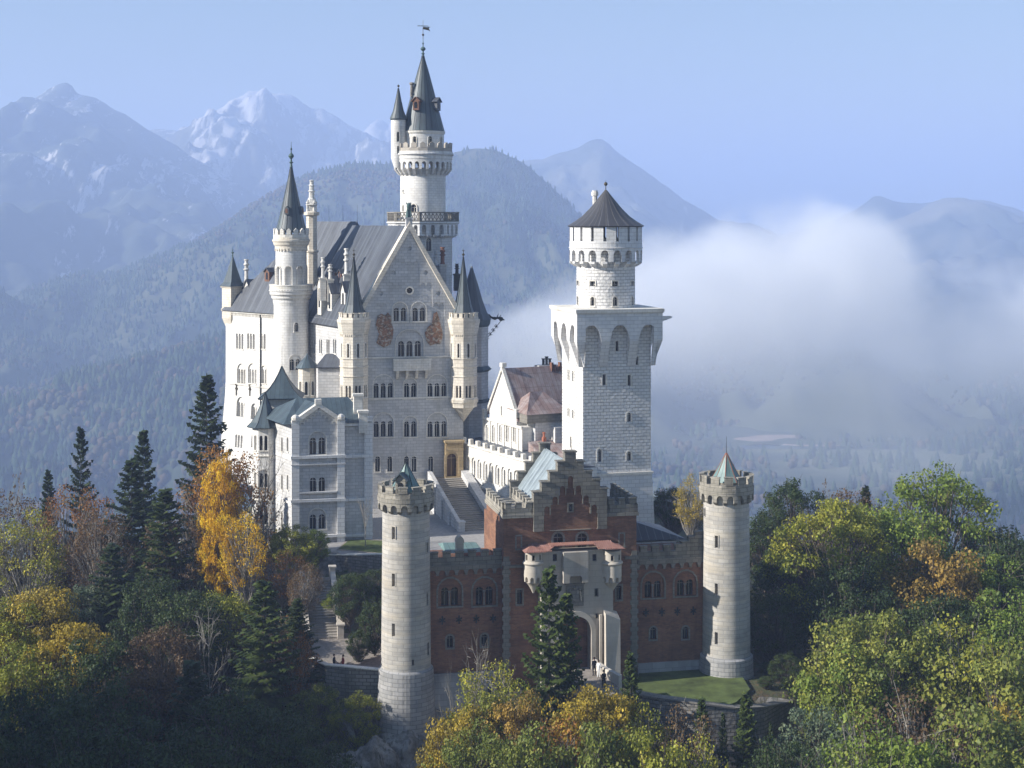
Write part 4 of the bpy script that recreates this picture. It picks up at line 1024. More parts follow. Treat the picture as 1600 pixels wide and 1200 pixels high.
cy = Cyl(0, 0, rs); wl = Wall(B, MB().lathe(0, 0, [(rs, z(347)), (rs, z(262))], 44), M['limestone'], cyl=(0, 0, rs))
f = cy.face(cang(B, 646, rs)); wl.window(f, 0, z(332), 1.0, z(319) - z(332), 1, frame=.2, sill=False)
f = cy.face(cang(B, 630, rs)); wl.window(f, 0, z(301), .35, .5, 1, arch=False, frame=.1); wl.window(f, 0, z(330), .4, 1.0, 1, frame=.1, sill=False)
wl.finish(); wl.place()
rk = 4.72; ck = Cyl(0, 0, rk); per = 2 * math.pi * rk
mb = MB(); mb.arcade(ck, 0, per, 26, z(262), z(249.5), .62, 0, .4, seg=4, stilts=z(256) - z(262)); corbels(mb, cy, 0, 2 * math.pi * rs * 25 / 26, 25, z(262), z(274), rk - rs, .34, mid=.2)
mb.lathe(0, 0, [(rk, z(249.6)), (rk + .08, z(248)), (rk + .08, z(243)), (rk + .3, z(241.5)), (rk + .3, z(239.5)), (rk + .1, z(239)), (rk + .1, z(236))], 44)
B.part('machicolation', mb, M['limestone'], cyl=(0, 0, rk))
mb = MB(); cB = Cyl(0, 0, rk + .05); per = 2 * math.pi * (rk + .05)
for k in range(20):
    a0 = per * k / 20; mb.mbox(cB, a0, a0 + per / 20, 0, .32, z(237), z(231)); w_ = per / 20 * .58; a = a0 + per / 40
    mb.prism([(a - w_ / 2, z(231.1)), (a + w_ / 2, z(231.1)), (a + w_ / 2, z(224.5)), (a, z(222)), (a - w_ / 2, z(224.5))], cB, 0, .32)
B.part('battlement', mb, M['gate_plaster'])
rd = 3.42; cd = Cyl(0, 0, rd); wl = Wall(B, MB().lathe(0, 0, [(rd, z(240)), (rd, z(205))], 40), M['limestone'], 'drum', cyl=(0, 0, rd))
for px in (648, 672, 689): f = cd.face(cang(B, px, rd)); wl.window(f, 0, z(229), .62, z(213) - z(229), 1, frame=.14, sill=False)
wl.finish(); wl.place()
mb = MB().lathe(0, 0, [(rd, z(209)), (rd + .15, z(207)), (rd + .2, z(204)), (1, z(204))], 40); B.part('cornice', mb, M['limestone_trim'])
z0, za = z(203.5), z(84); H = za - z0
prof = [(3.52, z0), (3.0, z0 + H * .15), (2.4, z0 + H * .34), (1.72, z0 + H * .55), (.95, z0 + H * .78), (.3, z0 + H * .96), (.22, za)]
rf = cone_roof(B, 0, 0, prof, 32, 'cone_roof', 20)
for px, yb in ((651, 171), (683, 171)):
    rq = 2.75; dg = cang(B, px, rq); f = Cyl(0, 0, rq).face(dg); h0 = z(172)
    mb = MB().prism([(-.5, h0), (.5, h0), (.5, h0 + 1.5), (-.5, h0 + 1.5)], f, -.35, 1.2); slab(mb, [f(-.75, 1.6, h0 + 1.35), f(-.75, -.5, h0 + 1.35), f(0, -.5, h0 + 2.1), f(0, 1.6, h0 + 2.1)], .1); slab(mb, [f(.75, -.5, h0 + 1.35), f(.75, 1.6, h0 + 1.35), f(0, 1.6, h0 + 2.1), f(0, -.5, h0 + 2.1)], .1)
    mb.prism([(-.5, h0 + 1.5), (.5, h0 + 1.5), (0, h0 + 2.0)], f, -.35, .3)
    o = B.part('dormer', mb, M['wood_red' if px < 660 else 'slate_roof']); mb = MB().prism(arch_poly(0, h0 + .35, .5, 1.0, 5), f, -.4, -.33); mb.build('pane', M['glass'], o)
x, y = B.loc(643.5, 249); mb = MB().lathe(x, y, [(.28, z(150)), (.28, z(131)), (.4, z(130)), (.4, z(128)), (.25, z(127))], 8); B.part('chimney', mb, M['gate_trim'])
finial(B, 0, 0, za - .2, z(54) - za, s=1.5)
mb = MB(); zt0 = z(54); mb.tube((0, 0, zt0 - .3), (0, 0, z(28)), .06, .02, 5); mb.box(-.9, .9, -.05, .05, z(37.5), z(36.5))
mb.prism([(-.1, z(42)), (.9, z(43.5)), (1.15, z(45.5)), (.95, z(40)), (1.25, z(38)), (.6, z(38.8)), (.1, z(38.2))][::1], Face(0, 0, 0), -.04, .04); mb.ball((0, 0, z(51)), .2, 8, 5)
B.part('weather_vane', mb, M['bronze'])
# attached slim turret
x, y = B.loc(622.5, 248); rq = 1.2; cq = Cyl(x, y, rq)
wl = Wall(B, MB().lathe(x, y, [(.7, z(262)), (rq, z(247)), (rq, z(186))], 24), M['limestone'], 'turret', cyl=(x, y, rq))
f = cq.face(-10); wl.window(f, 0, z(221), .38, z(206) - z(221), 1, frame=.12, sill=False); wl.window(f, 0, z(240), .3, 1.2, 1, frame=.1, sill=False); t = wl.finish(); wl.place()
prof = [(rq + .18, z(185)), (.85, z(172)), (.45, z(155)), (.1, z(137))]; mb = MB().lathe(x, y, [(rq + .1, z(187))] + prof, 24)
o = mb.build('roof', M['cone_roof'], B.root, cyl=(x, y, .7), smooth=True); ribs(B, x, y, prof, 12, M['dark_metal'], o, .03)
mb = MB().ball((x, y, z(133.5)), .2, 8, 5); mb.tube((x, y, z(138)), (x, y, z(131)), .05, .03); mb.build('finial', M['bronze'], B.root)

# ================================================================== bower house in front on the left
B = Bld('bower_house', 'three-storey white house with gabled bay and green copper roofs left of the courtyard', 'house', 457, 195, 12, -42, trim=M['limestone_trim'])
z = lambda y, u=3.0, v=0.0: B.z(y, u, v)
ub, ur = B.u(537), B.u(580, .8); ze = z(661); za = z(633)
skb = lambda a, d, zz: (a + w1[0] * d, w1[1] * d, zz)
fr = Face(0, 0, 0); uc = ub / 2
wl = Wall(B, MB().prism([(0, 0), (ub, 0), (ub, ze), (uc, za), (0, ze)], skb, 0, 7), M['limestone_shade_tone'])
fL = Face(0, 0, -74)
for px in (441, 449.5):
    for yt, ys in ((683, 705), (742, 765), (800, 824)): win(wl, fL, px, yt, ys, .5, 2 if False else 1, frame=.08)
for yt, ys, hd in ((684, 710, 1), (746, 770, 0), (804, 827, 1)): win(wl, fr, 496, yt, ys, .78, 2, gap=.34, hood=bool(hd))
wl.finish(); wl.place()
mb = MB()
for x0, x1, o_ in ((-.12, .85, .3), (ub - .85, ub + .12, .3)): mb.box(x0, x1, -o_, .4, 0, z(656))
B.part('corner_pier', mb, M['smooth_block'])
mb = MB()
for y in (714, 782, 838): mb.mbox(fr, -.25, ub + .25, -.42, 0, z(y) - .12, z(y) + .22)
for y in (726,): mb.mbox(fr, -.2, ub + .2, -.36, 0, z(y), z(y) + .14)
mb.mbox(fr, .9, ub - .9, -.34, 0, z(770), z(769) + .1)
for yy in (714, 782): a0 = a_at(B, fL, 433); mb.mbox(fL, a0, 0, -.2, 0, zf(B, fL, a0 / 2, yy + 1), zf(B, fL, a0 / 2, yy + 1) + .3)
B.part('string_course', mb, M['smooth_block'])
# stepped arch frieze of the gable + coping
mb = MB(); sl_ = (za - ze) / uc
for sgn in (1, -1):
    for k in range(5):
        a = uc - sgn * (uc - 1.0) * (k + .5) / 5; h = za - abs(a - uc) * sl_ - .55
        mb.arcade(fr, a - .32, a + .32, 1, h - .42, h + .2, .7, -.12, 0, seg=3)
xs = [(0, ze), (uc, za)]
for sgn, xa in ((1, -.1), (-1, ub + .1)):
    q = [(xa, ze - .35), (uc, za - .3), (uc, za + .32), (xa, ze + .3)]; mb.prism(q if sgn > 0 else q[::-1], skb, -.3, .35)
for x_ in (-.1, ub - .85): mb.box(x_, x_ + .95, -.45, .5, z(657), z(655)); mb.lathe(x_ + .48, .0, [(.5, z(655)), (.55, z(652)), (.4, z(649)), (.1, z(647))], 8)
mb.box(uc - .4, uc + .4, -.35, .5, za + .1, za + .75)
B.part('gable_cornice', mb, M['limestone_trim'])
# right wing, set back
f2 = Face(ub, .8, 0); a1 = ur - ub
mb = MB().mbox(f2, 0, a1, 0, 7, 0, z(657, ur)); B.part('wing', mb, M['limestone_shade_tone'])
mb = MB(); mb.mbox(f2, a1 - .9, a1 + .15, -.22, .6, 0, z(652, ur))
B.part('corner_pier', mb, M['smooth_block'])
mb = MB()
for y in (664, 714, 782, 838): mb.mbox(f2, .1, a1 + .2, -.3, 0, z(y, ur) - .1, z(y, ur) + .25)
B.part('string_course', mb, M['smooth_block'])
# main roof
mb = MB(); zE = z(661, 5, 0); zR = z(620, 5, 5.5); x0 = -1.2
P4 = [skb(x0, -.2, zE), skb(ur + .2, .5, zE - .1), skb(ur + .2, 10, zE), skb(x0, 10, zE)]; R1, R2_ = skb(2.2, 5, zR), skb(ur - 1.2, 5, zR)
mb.add(P4 + [R1, R2_], [(0, 1, 5, 4), (1, 2, 5), (2, 3, 4, 5), (3, 0, 4), (3, 2, 1, 0)])
B.part('roof', mb, M['teal_copper'])
mb = MB(); slab(mb, [skb(-.15, 6, ze + .1), skb(-.15, .3, ze + .1), skb(uc, .3, za + .05), skb(uc, 6, za + .05)], .15); slab(mb, [skb(ub + .15, .3, ze + .1), skb(ub + .15, 6, ze + .1), skb(uc, 6, za + .05), skb(uc, .3, za + .05)], .15)
B.part('roof', mb, M['teal_copper'])
for px, Y, yb, yt in ((559, 199, 640, 615), (567, 197.5, 664, 641), (496, 201, 640, 628)):
    x, y = B.loc(px, Y); mb = MB().box(x - .55, x + .55, y - .45, y + .45, B.z(yb, x, y) - 1, B.z(yt, x, y) - .3); mb.box(x - .7, x + .7, y - .6, y + .6, B.z(yt, x, y) - .3, B.z(yt, x, y)); B.part('chimney', mb, M['limestone_trim'])
# eight-sided corner tower on the left
x, y = B.loc(414.5, 202); rc = 1.72; dg0 = -34; rot = R(dg0 - 90); zz = lambda q: B.z(q, x, y - rc)
wl = Wall(B, MB().lathe(x, y, [(rc, -4), (rc, zz(668))], 8, rot=rot), M['limestone'], 'corner_tower'); fs = oct_faces(x, y, rc, dg0)
for yt, ys in ((681, 704), (740, 762), (797, 820)):
    wl.window(fs[0], 0, zz(ys), .42, zz(yt) - zz(ys), 2, gap=.2, hood=yt > 700, depth=.3); wl.window(fs[-1], 0, zz(ys), .36, zz(yt) - zz(ys), 1, depth=.3)
wl.finish(); wl.place()
mb = MB()
for q in (713, 782): mb.lathe(x, y, [(rc, zz(q) - .2), (rc + .16, zz(q)), (rc, zz(q) + .2)], 8, rot=rot)
B.part('string_course', mb, M['limestone_trim'])
z0 = zz(668); prof = [(rc + .75, z0), (rc + .15, z0 + .55), (rc * .72, z0 + 1.5), (.6, z0 + 2.9), (.05, z0 + 4.4)]
mb = MB().lathe(x, y, [(rc + .6, z0 - .12)] + prof, 8, rot=rot); rf = B.part('roof', mb, M['teal_copper']); ribs(B, x, y, prof, 8, M['dark_metal'], rf, .05, rot)
# higher tent-roofed tower behind
x, y = B.loc(440.5, 206); zz = lambda q: B.z(q, x, y)
def sqr(h, zq, a_=R(-8)): return [(x + p * math.cos(a_) - q * math.sin(a_), y + p * math.sin(a_) + q * math.cos(a_), zq) for p, q in ((-h, -h), (h, -h), (h, h), (-h, h))]
mb = MB().loft([sqr(2.1, 5), sqr(2.1, zz(619))]); B.part('tower', mb, M['limestone'])
z0 = zz(619); H = zz(572) - z0; rg_ = [(2.95, 0), (2.3, .1), (1.65, .26), (.95, .52), (.4, .78), (.05, 1)]
mb = MB().loft([sqr(2.85, z0 - .15)] + [sqr(h, z0 + H * t) for h, t in rg_]); rf = B.part('roof', mb, M['teal_copper'])
mb = MB()
for i in range(4):
    for (h0, t0), (h1, t1) in zip(rg_[:-1], rg_[1:]): mb.tube(sqr(h0, z0 + H * t0)[i], sqr(h1, z0 + H * t1)[i], .06, .05, 4)
mb.tube((x, y, z0 + H - .1), (x, y, z0 + H + 2.6), .03, .015, 4); mb.build('seam', M['dark_metal'], rf)

# ================================================================== gallery wing and knights' house right of the entrance
B = Bld('gallery_wing', 'long low white wing with a row of arched windows beside the outdoor stair', 'building', 834, 203, 28, -42, trim=M['limestone_trim'])
lf = Face(0, 0, -90); zt = zf(B, lf, 0, 723); zb0 = zf(B, lf, -20, 753)
v0, v1 = -7.0, 22.3
wl = Wall(B, MB().box(0, 5.5, v0, v1, 0, zt), M['limestone'])
n = 16; bay = (v1 - v0) / n
for k in range(n):
    wl.window(lf, -v1 + bay * (k + .5), zb0 + 1.1, .55, 2.3, 1, hood=True, wider=.3, frame=.16, col=False)
wl.finish(); wl.place()
mb = MB(); mb.mbox(lf, -v1, -v0, -.2, 0, zt - .25, zt); mb.mbox(lf, -v1, -v0, -.22, 0, zb0 - .2, zb0 + .1); B.part('cornice', mb, M['limestone_trim'])
mb = MB(); mb.mbox(lf, -v1, -v0, -.1, 0, 0, zb0 - .2); B.part('plinth', mb, M['limestone_shade_tone'])
mb = MB(); mb.crenels(lf, -v1, -v0, 13, zt, zt + .02, zt + .75, .28, -.1, .4); B.part('battlement', mb, M['limestone_trim'])
mb = MB(); mb.add([(.6, v0, zt), (.6, v1, zt), (3.2, v0, zt + .45), (3.2, v1, zt + .45), (5.6, v0, zt), (5.6, v1, zt)], [(0, 2, 3, 1), (2, 4, 5, 3), (0, 1, 5, 4), (0, 4, 2), (1, 3, 5)]); B.part('roof', mb, M['slate_roof'])

B = Bld('knights_house', 'white house with pointed gable and reddish copper roof left of the square tower', 'house', 816, 211, 27, -42, trim=M['limestone_trim'])
lf = Face(0, 0, -90); fr = Face(0, 0, 0)
vL = B.v(755); g0, g1 = B.v(806), B.v(764); gm = (g0 + g1) / 2; zt = B.z(668); zga = B.z(577, 0, gm); zgb = B.z(640, 0, g1)
UR = B.u(879)
wl = Wall(B, MB().box(0, 6.5, 0, vL, 0, zt), M['limestone'])
for px in (761, 771, 782, 793, 804):
    win(wl, lf, px, 667, 690, .42, 1, hood=True, frame=.14, wider=.1)
wl.finish(); wl.place()
mb = MB()
for px in (756, 766, 777, 788, 799, 810, 816): a = a_at(B, lf, px); mb.mbox(lf, a - .22, a + .22, -.14, 0, zt - 6.5, zt)
mb.mbox(lf, -vL, .2, -.25, 0, zt - .2, zt + .15); mb.mbox(lf, -vL, .2, -.25, 0, zt - 5.6, zt - 5.3); mb.mbox(lf, -vL, -vL + .6, -.2, .4, zt, zt + 1.3)
B.part('string_course', mb, M['limestone_trim'])
mp = lambda a, d, zz: (d, -a, zz)
wl = Wall(B, MB().prism([(-g1, zt - .1), (-g0, zt - .1), (-g0, zgb), (-gm, zga), (-g1, zgb)], mp, .1, 9), M['limestone'], 'gable')
wl.window(Face(.1, 0, -90), -gm - .4, zgb - .4, .3, 1.3, 1, arch=False, frame=.08); wl.finish(); wl.place()
mb = MB(); dz = (zga - zgb) / (gm - g0)
slab(mb, [(9.5, g0 - .5, zgb - .5 * dz), (9.5, gm, zga), (.0, gm, zga), (.0, g0 - .5, zgb - .5 * dz)]); slab(mb, [(9.5, g1 + .5, zgb - .5 * dz), (9.5, gm, zga), (0, gm, zga), (0, g1 + .5, zgb - .5 * dz)][::-1])
B.part('roof', mb, M['brown_copper'])
mb = MB(); mb.prism([(-g1 - .3, zgb - .2), (-gm, zga - .1), (-gm, zga + .4), (-g1 - .3, zgb + .35)], mp, -.15, .35); mb.prism([(-g0 + .3, zgb - .2), (-g0 + .3, zgb + .35), (-gm, zga + .4), (-gm, zga - .1)], mp, -.15, .35); mb.box(-.2, .5, gm - .4, gm + .4, zga + .3, zga + .9)
mb.box(-.2, .5, g0 - .5, g0 + .1, zgb - .2, zgb + 1.0)
B.part('gable_cornice', mb, M['limestone_trim'])
# cross wing with hipped roofs
wl = Wall(B, MB().box(1.6, UR, -.8, 6, 0, B.z(660)), M['limestone_shade_tone'], 'cross_wing'); wl.finish()
x0, x1 = B.u(806), B.u(886); zr_ = B.z(646)
mb = MB(); mb.box(.2, x1, -1.1, 1.2, zr_ - 1.3, zr_ - .1); B.part('parapet', mb, M['gate_trim'])
mb = MB(); mb.add([(.0, -1.3, zr_ - .1), (x1, -1.3, zr_ - .1), (x1, 5, zr_ + .2), (0, 5, zr_ + .2), (2.4, 2.2, B.z(616)), (4.6, 2.6, B.z(617))], [(0, 1, 5, 4), (1, 2, 5), (2, 3, 4, 5), (3, 0, 4), (3, 2, 1, 0)]); B.part('roof', mb, M['brown_copper'])
mb = MB(); mb.box(UR - 2.4, UR - .9, -2.2, -.8, 0, B.z(668)); B.part('bay', mb, M['limestone'])
mb = MB(); xr0, xr1 = B.u(813), B.u(883); mb.add([(.3, -1.2, B.z(689)), (xr1, -1.2, B.z(686)), (xr1, -7.5, B.z(716)), (.3, -7.5, B.z(716)), (.3, -7.5, B.z(730)), (xr1, -7.5, B.z(730)), (xr1, -1.2, B.z(730)), (.3, -1.2, B.z(730))], [(0, 3, 2, 1), (3, 4, 5, 2), (4, 7, 6, 5), (0, 7, 4, 3), (1, 2, 5, 6), (0, 1, 6, 7)]); B.part('lean_to_roof', mb, M['brown_copper'])
for px, yb, yt in ((849, 584, 560), (854, 584, 557), (859, 584, 560)):
    x, y = B.loc(px, 223); mb = MB().lathe(x, y, [(.2, B.z(yb, x, y)), (.2, B.z(yt + 2, x, y)), (.3, B.z(yt + 1, x, y)), (.3, B.z(yt, x, y))], 8); B.part('chimney_pot', mb, M['dark_metal'])
x, y = B.loc(854, 223); mb = MB().box(x - 1.4, x + 1.4, y - .5, y + .5, B.z(600, x, y), B.z(572, x, y)); mb.box(x - 1.6, x + 1.6, y - .7, y + .7, B.z(573, x, y), B.z(570, x, y)); B.part('chimney', mb, M['limestone_shade_tone'])
x, y = B.loc(870, 220); mb = MB(); 
for k in range(4): mb.box(x - 1 + k * .45, x - .7 + k * .45, y - .3, y + .3, B.z(630, x, y), B.z(566 + 4 * (k % 3), x, y))
B.part('brick_chimney', mb, M['old_brick'])
x, y = B.loc(850, 211); mb = MB().box(x - .22, x + .22, y - .22, y + .22, B.z(700, x, y), B.z(683, x, y)); mb.lathe(x, y, [(.16, B.z(684, x, y)), (.16, B.z(678, x, y)), (.25, B.z(677, x, y)), (.2, B.z(675, x, y))], 8); B.part('chimney', mb, M['terracotta'])
# ================================================================== gatehouse
def gate_tower(name, label, px, D, rows, dorm):
    """rows: photo rows of cap, crenel, parapet foot, arches top/foot, ledge, base"""
    B = Bld(name, label, 'tower', px, D, 12, -52, trim=M['gate_trim'], group='round corner towers of the gatehouse')
    yc, ym, yp, ya, yb, yl, ybase = rows; r = 2.33; z = lambda y: B.z(y, 0, -r)
    wl = Wall(B, MB().lathe(0, 0, [(r + .1, z(yl)), (r, z(yb + 60)), (r - .02, z(ya))], 44), M['tower_stone'], cyl=(0, 0, r)); cy = Cyl(0, 0, r)
    for a, ys in dorm['slits']:
        f = cy.face(cang(B, a, r)); wl.window(f, 0, z(ys[1]), .34 if len(ys) < 3 else .22, z(ys[0]) - z(ys[1]), 1, arch=False, frame=.1, depth=.45, sill=False, rim=True, trim=M['tower_stone'])
    wl.finish(); wl.place()
    mb = MB(); mb.lathe(0, 0, [(r + .55, z(ybase)), (r + .42, z(yl) - 1.5), (r + .34, z(yl)), (r + .12, z(yl) + .22), (1, z(yl) + .22)], 44); B.part('plinth', mb, M['grey_block'], cyl=(0, 0, r))
    ra = r + .42; ca = Cyl(0, 0, ra); per = 2 * math.pi * ra; n = 16
    mb = MB(); mb.arcade(ca, 0, per, n, z(yb - 4), z(ya), .62, 0, .36, seg=4, stilts=z(ya + 9) - z(yb - 4)); corbels(mb, cy, 0, 2 * math.pi * r * 15 / 16, 15, z(yb - 4), z(yb + 3), ra - r, .34, mid=.3)
    mb.lathe(0, 0, [(ra, z(ya) - .01), (ra + .04, z(ya)), (ra + .04, z(yp - 1)), (ra, z(yp)), (.5, z(yp))], 44)
    B.part('machicolation', mb, M['weathered_light'], cyl=(0, 0, ra))
    mb = MB(); rg = random.Random(int(px)); mb.crenels(ca, 0, per, 12, z(yp), z(ym), z(yc), .62, 0, .36, cap=.09, jag=.05, rng=rg); B.part('battlement', mb, M['weathered_light'], cyl=(0, 0, ra))
    z0, za = z(dorm['cb']), z(dorm['ct']); rr = 1.62; prof = [(rr, z0), (rr * .62, z0 + (za - z0) * .36), (.05, za)]; rot = R(20)
    mb = MB().lathe(0, 0, prof, 8, rot=rot); rf = B.part('roof', mb, M['green_copper']); ribs(B, 0, 0, prof, 8, M['terracotta' if px > 900 else 'dark_metal'], rf, .045, rot)
    mb = MB().tube((0, 0, za - .3), (0, 0, za + 1.7), .035, .015, 5); mb.build('spike', M['dark_metal'], rf)
    mb = MB().lathe(0, 0, [(1.5, z0 - 2.2), (1.5, z0 + .02)], 20); B.part('drum', mb, M['weathered_light'])
    return B
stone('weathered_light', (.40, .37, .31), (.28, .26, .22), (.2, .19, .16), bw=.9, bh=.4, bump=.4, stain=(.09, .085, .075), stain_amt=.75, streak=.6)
plain('lawn', (.075, .10, .028), rough=.95, var=.5, scale=.6, bump=.3)
T1 = gate_tower('gate_tower', 'pale round gate tower with copper cone and dormer, left of the red brick walls', 634.5, 150, (762, 771, 779, 786, 801, 1054, 1150), dict(cb=772, ct=728, slits=[(615, (824, 843)), (615, (897, 917)), (615, (975, 995)), (667, (852, 868)), (667, (932, 951)), (668, (1010, 1030)), (645, (1031, 1040, 1))]))
B = T1; x, y = -.95, -.9; z = lambda q: B.z(q, 0, -2.3); f = Face(-.75, -1.35, -22); h0 = z(779)
mb = MB().prism([(-.5, h0), (.5, h0), (.5, z(752)), (0, z(745)), (-.5, z(752))], f, 0, 1.7); o = B.part('dormer', mb, M['weathered_light'])
mb = MB(); slab(mb, [f(-.72, 2.2, z(754)), f(-.72, -.25, z(754)), f(0, -.25, z(743)), f(0, 2.2, z(743))], .1); slab(mb, [f(.72, -.25, z(754)), f(.72, 2.2, z(754)), f(0, 2.2, z(743)), f(0, -.25, z(743))], .1); mb.build('dormer_roof', M['teal_copper'], o)
mb = MB(); mb.prism(arch_poly(0, z(774), .5, z(756) - z(774), 6), f, -.04, .02); mb.build('pane', M['glass'], o)
T2 = gate_tower('gate_tower', 'pale round gate tower with green cone and spike, right of the red brick walls', 1135, 156.4, (747, 758, 765, 771, 787, 1033, 1098), dict(cb=757, ct=713, slits=[(1119.5, (838, 857)), (1119.5, (913, 931)), (1119.5, (989, 1008)), (1101, (799, 812)), (1167, (804, 825)), (1169, (880, 895)), (1169, (949, 970))]))

B = Bld('gatehouse', 'red brick gatehouse with stepped gable, battlements and an arched stone gateway', 'gatehouse', 634.5, 150, 12, -52, trim=M['gate_trim'])
U = lambda px, v=0.0: B.u(px, v)
V0 = .6; VB = -.5; fW = Face(0, V0, 0); fC = Face(0, VB, 0)
uT2 = B.u(1135)
uA, uB_ = U(787, V0), U(996, V0)
# wings
def wing(x0, x1, ystr, yref, dep, wins, lows, yplinth, nar, mer):
    um = (x0 + x1) / 2; z = lambda y: B.z(y, um, V0)
    wl = Wall(B, MB().box(x0, x1, V0, V0 + dep, z(yplinth), z(ystr)), M['brick'])
    for px, yt, ys in wins: win(wl, fW, px, yt, ys, .72, 2, gap=.26, hood=True, wider=.25, frame=.2)
    for px, yt, ys in lows: win(wl, fW, px, yt, ys, .62, 1, frame=.2)
    wl.finish(); wl.place()
    mb = MB(); mb.box(x0, x1, V0 - .22, V0 + dep, 0, z(yplinth)); B.part('plinth', mb, M['plinth_stone'])
    mb = MB(); mb.arcade(fW, x0, x1, nar, z(ystr + 14), z(ystr + 2), .72, -.26, 0, seg=4, stilts=z(ystr + 11) - z(ystr + 14)); mb.mbox(fW, x0, x1, -.34, .3, z(ystr + 2), z(ystr - 2)); B.part('arch_frieze', mb, M['gate_trim'])
    mb = MB(); mb.crenels(Face(0, V0 - .2, 0), x0, x1, mer, z(ystr - 2), z(ystr - 13), z(ystr - 21), .58, 0, .5, cap=.08, jag=.06, rng=random.Random(5)); B.part('battlement', mb, M['weathered'])
stone('plinth_stone', (.46, .46, .46), (.36, .36, .37), (.3, .3, .3), bw=1.4, bh=.6, bump=.3, stain=(.14, .14, .14), stain_amt=.7, streak=.6)
wing(U(668, V0), uA, 883, 0, 7.5, [(703, 918, 947), (757, 917, 946)], [(703, 993, 1012), (757, 991, 1010)], 1050, 8, 6)
wing(uB_, U(1105, V0), 873, 0, 7.5, [(1020.5, 908, 934), (1071, 906, 931)], [(1020.5, 980, 999), (1071, 979, 998)], 1033, 8, 6)
mb = MB()
for px, py in ((691, 969), (717, 968), (744, 967), (770, 966), (1009, 957), (1034, 956), (1058, 955), (1083, 954)):
    a = a_at(B, fW, px); zq = zf(B, fW, a, py)
    for t in range(3):
        an = math.pi / 2 + t * math.pi * 2 / 3 if False else t * math.pi / 3 + math.pi / 6
        p, q = fW(a + .34 * math.cos(an), -.07, zq + .34 * math.sin(an)), fW(a - .34 * math.cos(an), -.07, zq - .34 * math.sin(an)); mb.tube(p, q, .07, .07, 4)
    mb.mbox(fW, a - .06, a + .06, -.12, 0, zq - .42, zq + .42)
B.part('wall_anchor', mb, M['dark_metal'])
# wing roofs behind the parapets
mb = MB(); x0, x1 = U(693, 3), U(752, 3); z0 = B.z(862, x0, 2.5); mb.add([(x0, 1.6, z0), (x1, 1.6, z0), (x1, 6.5, z0), (x0, 6.5, z0), (x0 + .2, 4.6, B.z(848, x0, 4.6)), (x1 - .2, 4.6, B.z(848, x1, 4.6))], [(0, 1, 5, 4), (1, 2, 5), (2, 3, 4, 5), (3, 0, 4), (3, 2, 1, 0)]); B.part('roof', mb, M['green_copper'])
x, y = B.loc(719, 152.8); mb = MB(); f = Face(x, y, 0); mb.mbox(f, -.36, .36, 0, .8, B.z(880, x, y), B.z(848, x, y)); mb.prism([(-.42, B.z(848, x, y))] + [(.42, B.z(848, x, y))] + [(.42 * math.cos(t * math.pi / 8), B.z(848, x, y) + .62 * math.sin(t * math.pi / 8)) for t in range(1, 8)], f, -.05, .85); B.part('chimney', mb, M['gate_plaster'])
# centre block
zC = lambda y: B.z(y, 13, VB); u0, u1, u2, u3 = U(787, VB), U(834, VB), U(948, VB), U(994.5, VB)
wl = Wall(B, MB().box(u0, u3, VB, 9.6, 0, zC(822)), M['brick'])
for px, yt, ys in ((812, 922, 944), (967, 915, 937)): win(wl, fC, px, yt, ys, .5, 1, arch=False, frame=.2)
for px in (872, 909.5): win(wl, fC, px, 833, 856, .95, 1, frame=.26)
wl.finish(); wl.place()
fS = Face(u0, VB, -90)
def block(x0, x1, ytop, ycr, mer, lw):
    z = lambda y: B.z(y, (x0 + x1) / 2, VB)
    wl = Wall(B, MB().box(x0, x1, VB + .001, lw, zC(822), z(ytop)), M['brick'], 'turret_block')
    px = (_pxof(B, x0, VB) + _pxof(B, x1, VB)) / 2; win(wl, fC, px, 838 - (x0 > u2) * 4, 857 - (x0 > u2) * 4, .42, 1, arch=False, frame=.16); wl.finish(); wl.place()
    mb = MB(); mb.box(x0 - .18, x1 + .18, VB - .2, lw + .2, z(ytop), z(ytop) + .35)
    e = VB - .12
    mb.crenels(Face(0, e, 0), x0 - .1, x1 + .1, 3, z(ytop) + .35, z(ycr + 9), z(ycr), .56, 0, .4, cap=.08); mb.crenels(Face(x0 - .1, 0, -90), -lw - .1, -e - .0, 6, z(ytop) + .35, z(ycr + 9), z(ycr), .5, 0, .4, cap=.08)
    mb.crenels(Face(x1 + .1, 0, 90), e, lw + .1, 6, z(ytop) + .35, z(ycr + 9), z(ycr), .5, 0, .4, cap=.08)
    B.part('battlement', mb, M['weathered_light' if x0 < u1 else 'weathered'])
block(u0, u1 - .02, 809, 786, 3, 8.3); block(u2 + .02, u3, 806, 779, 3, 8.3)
# stepped gables and the copper roof between them
sx = [(833, 769.5), (845.5, 754), (858, 738.5), (870.5, 723), (882, 708)]; rx = [(899, 708), (911, 723), (924, 738.5), (936.5, 752), (948, 767)]
def stair_poly(drop=0.0):
    p = [(U(834.5, VB), zC(830)), (U(947.5, VB), zC(830))]
    for (px, py) in reversed(rx):
        a = U(px, VB); q = p[-1]; p += [(a if px != 948 else q[0], zC(py) - drop)]; 
        nxt = [r_ for r_ in rx if r_[0] < px]; 
        if nxt: p.append((U(nxt[-1][0], VB), zC(py) - drop))
    for (px, py) in reversed(sx):
        a = U(px, VB); p.append((a, zC(py) - drop))
        nxt = [r_ for r_ in sx if r_[0] < px]
        if nxt: p.append((a, zC(nxt[-1][1]) - drop))
    p[0] = (p[-1][0], zC(830)); q = [p[0]]
    for k in p[1:]:
        if abs(k[0] - q[-1][0]) + abs(k[1] - q[-1][1]) > .01: q.append(k)
    return q
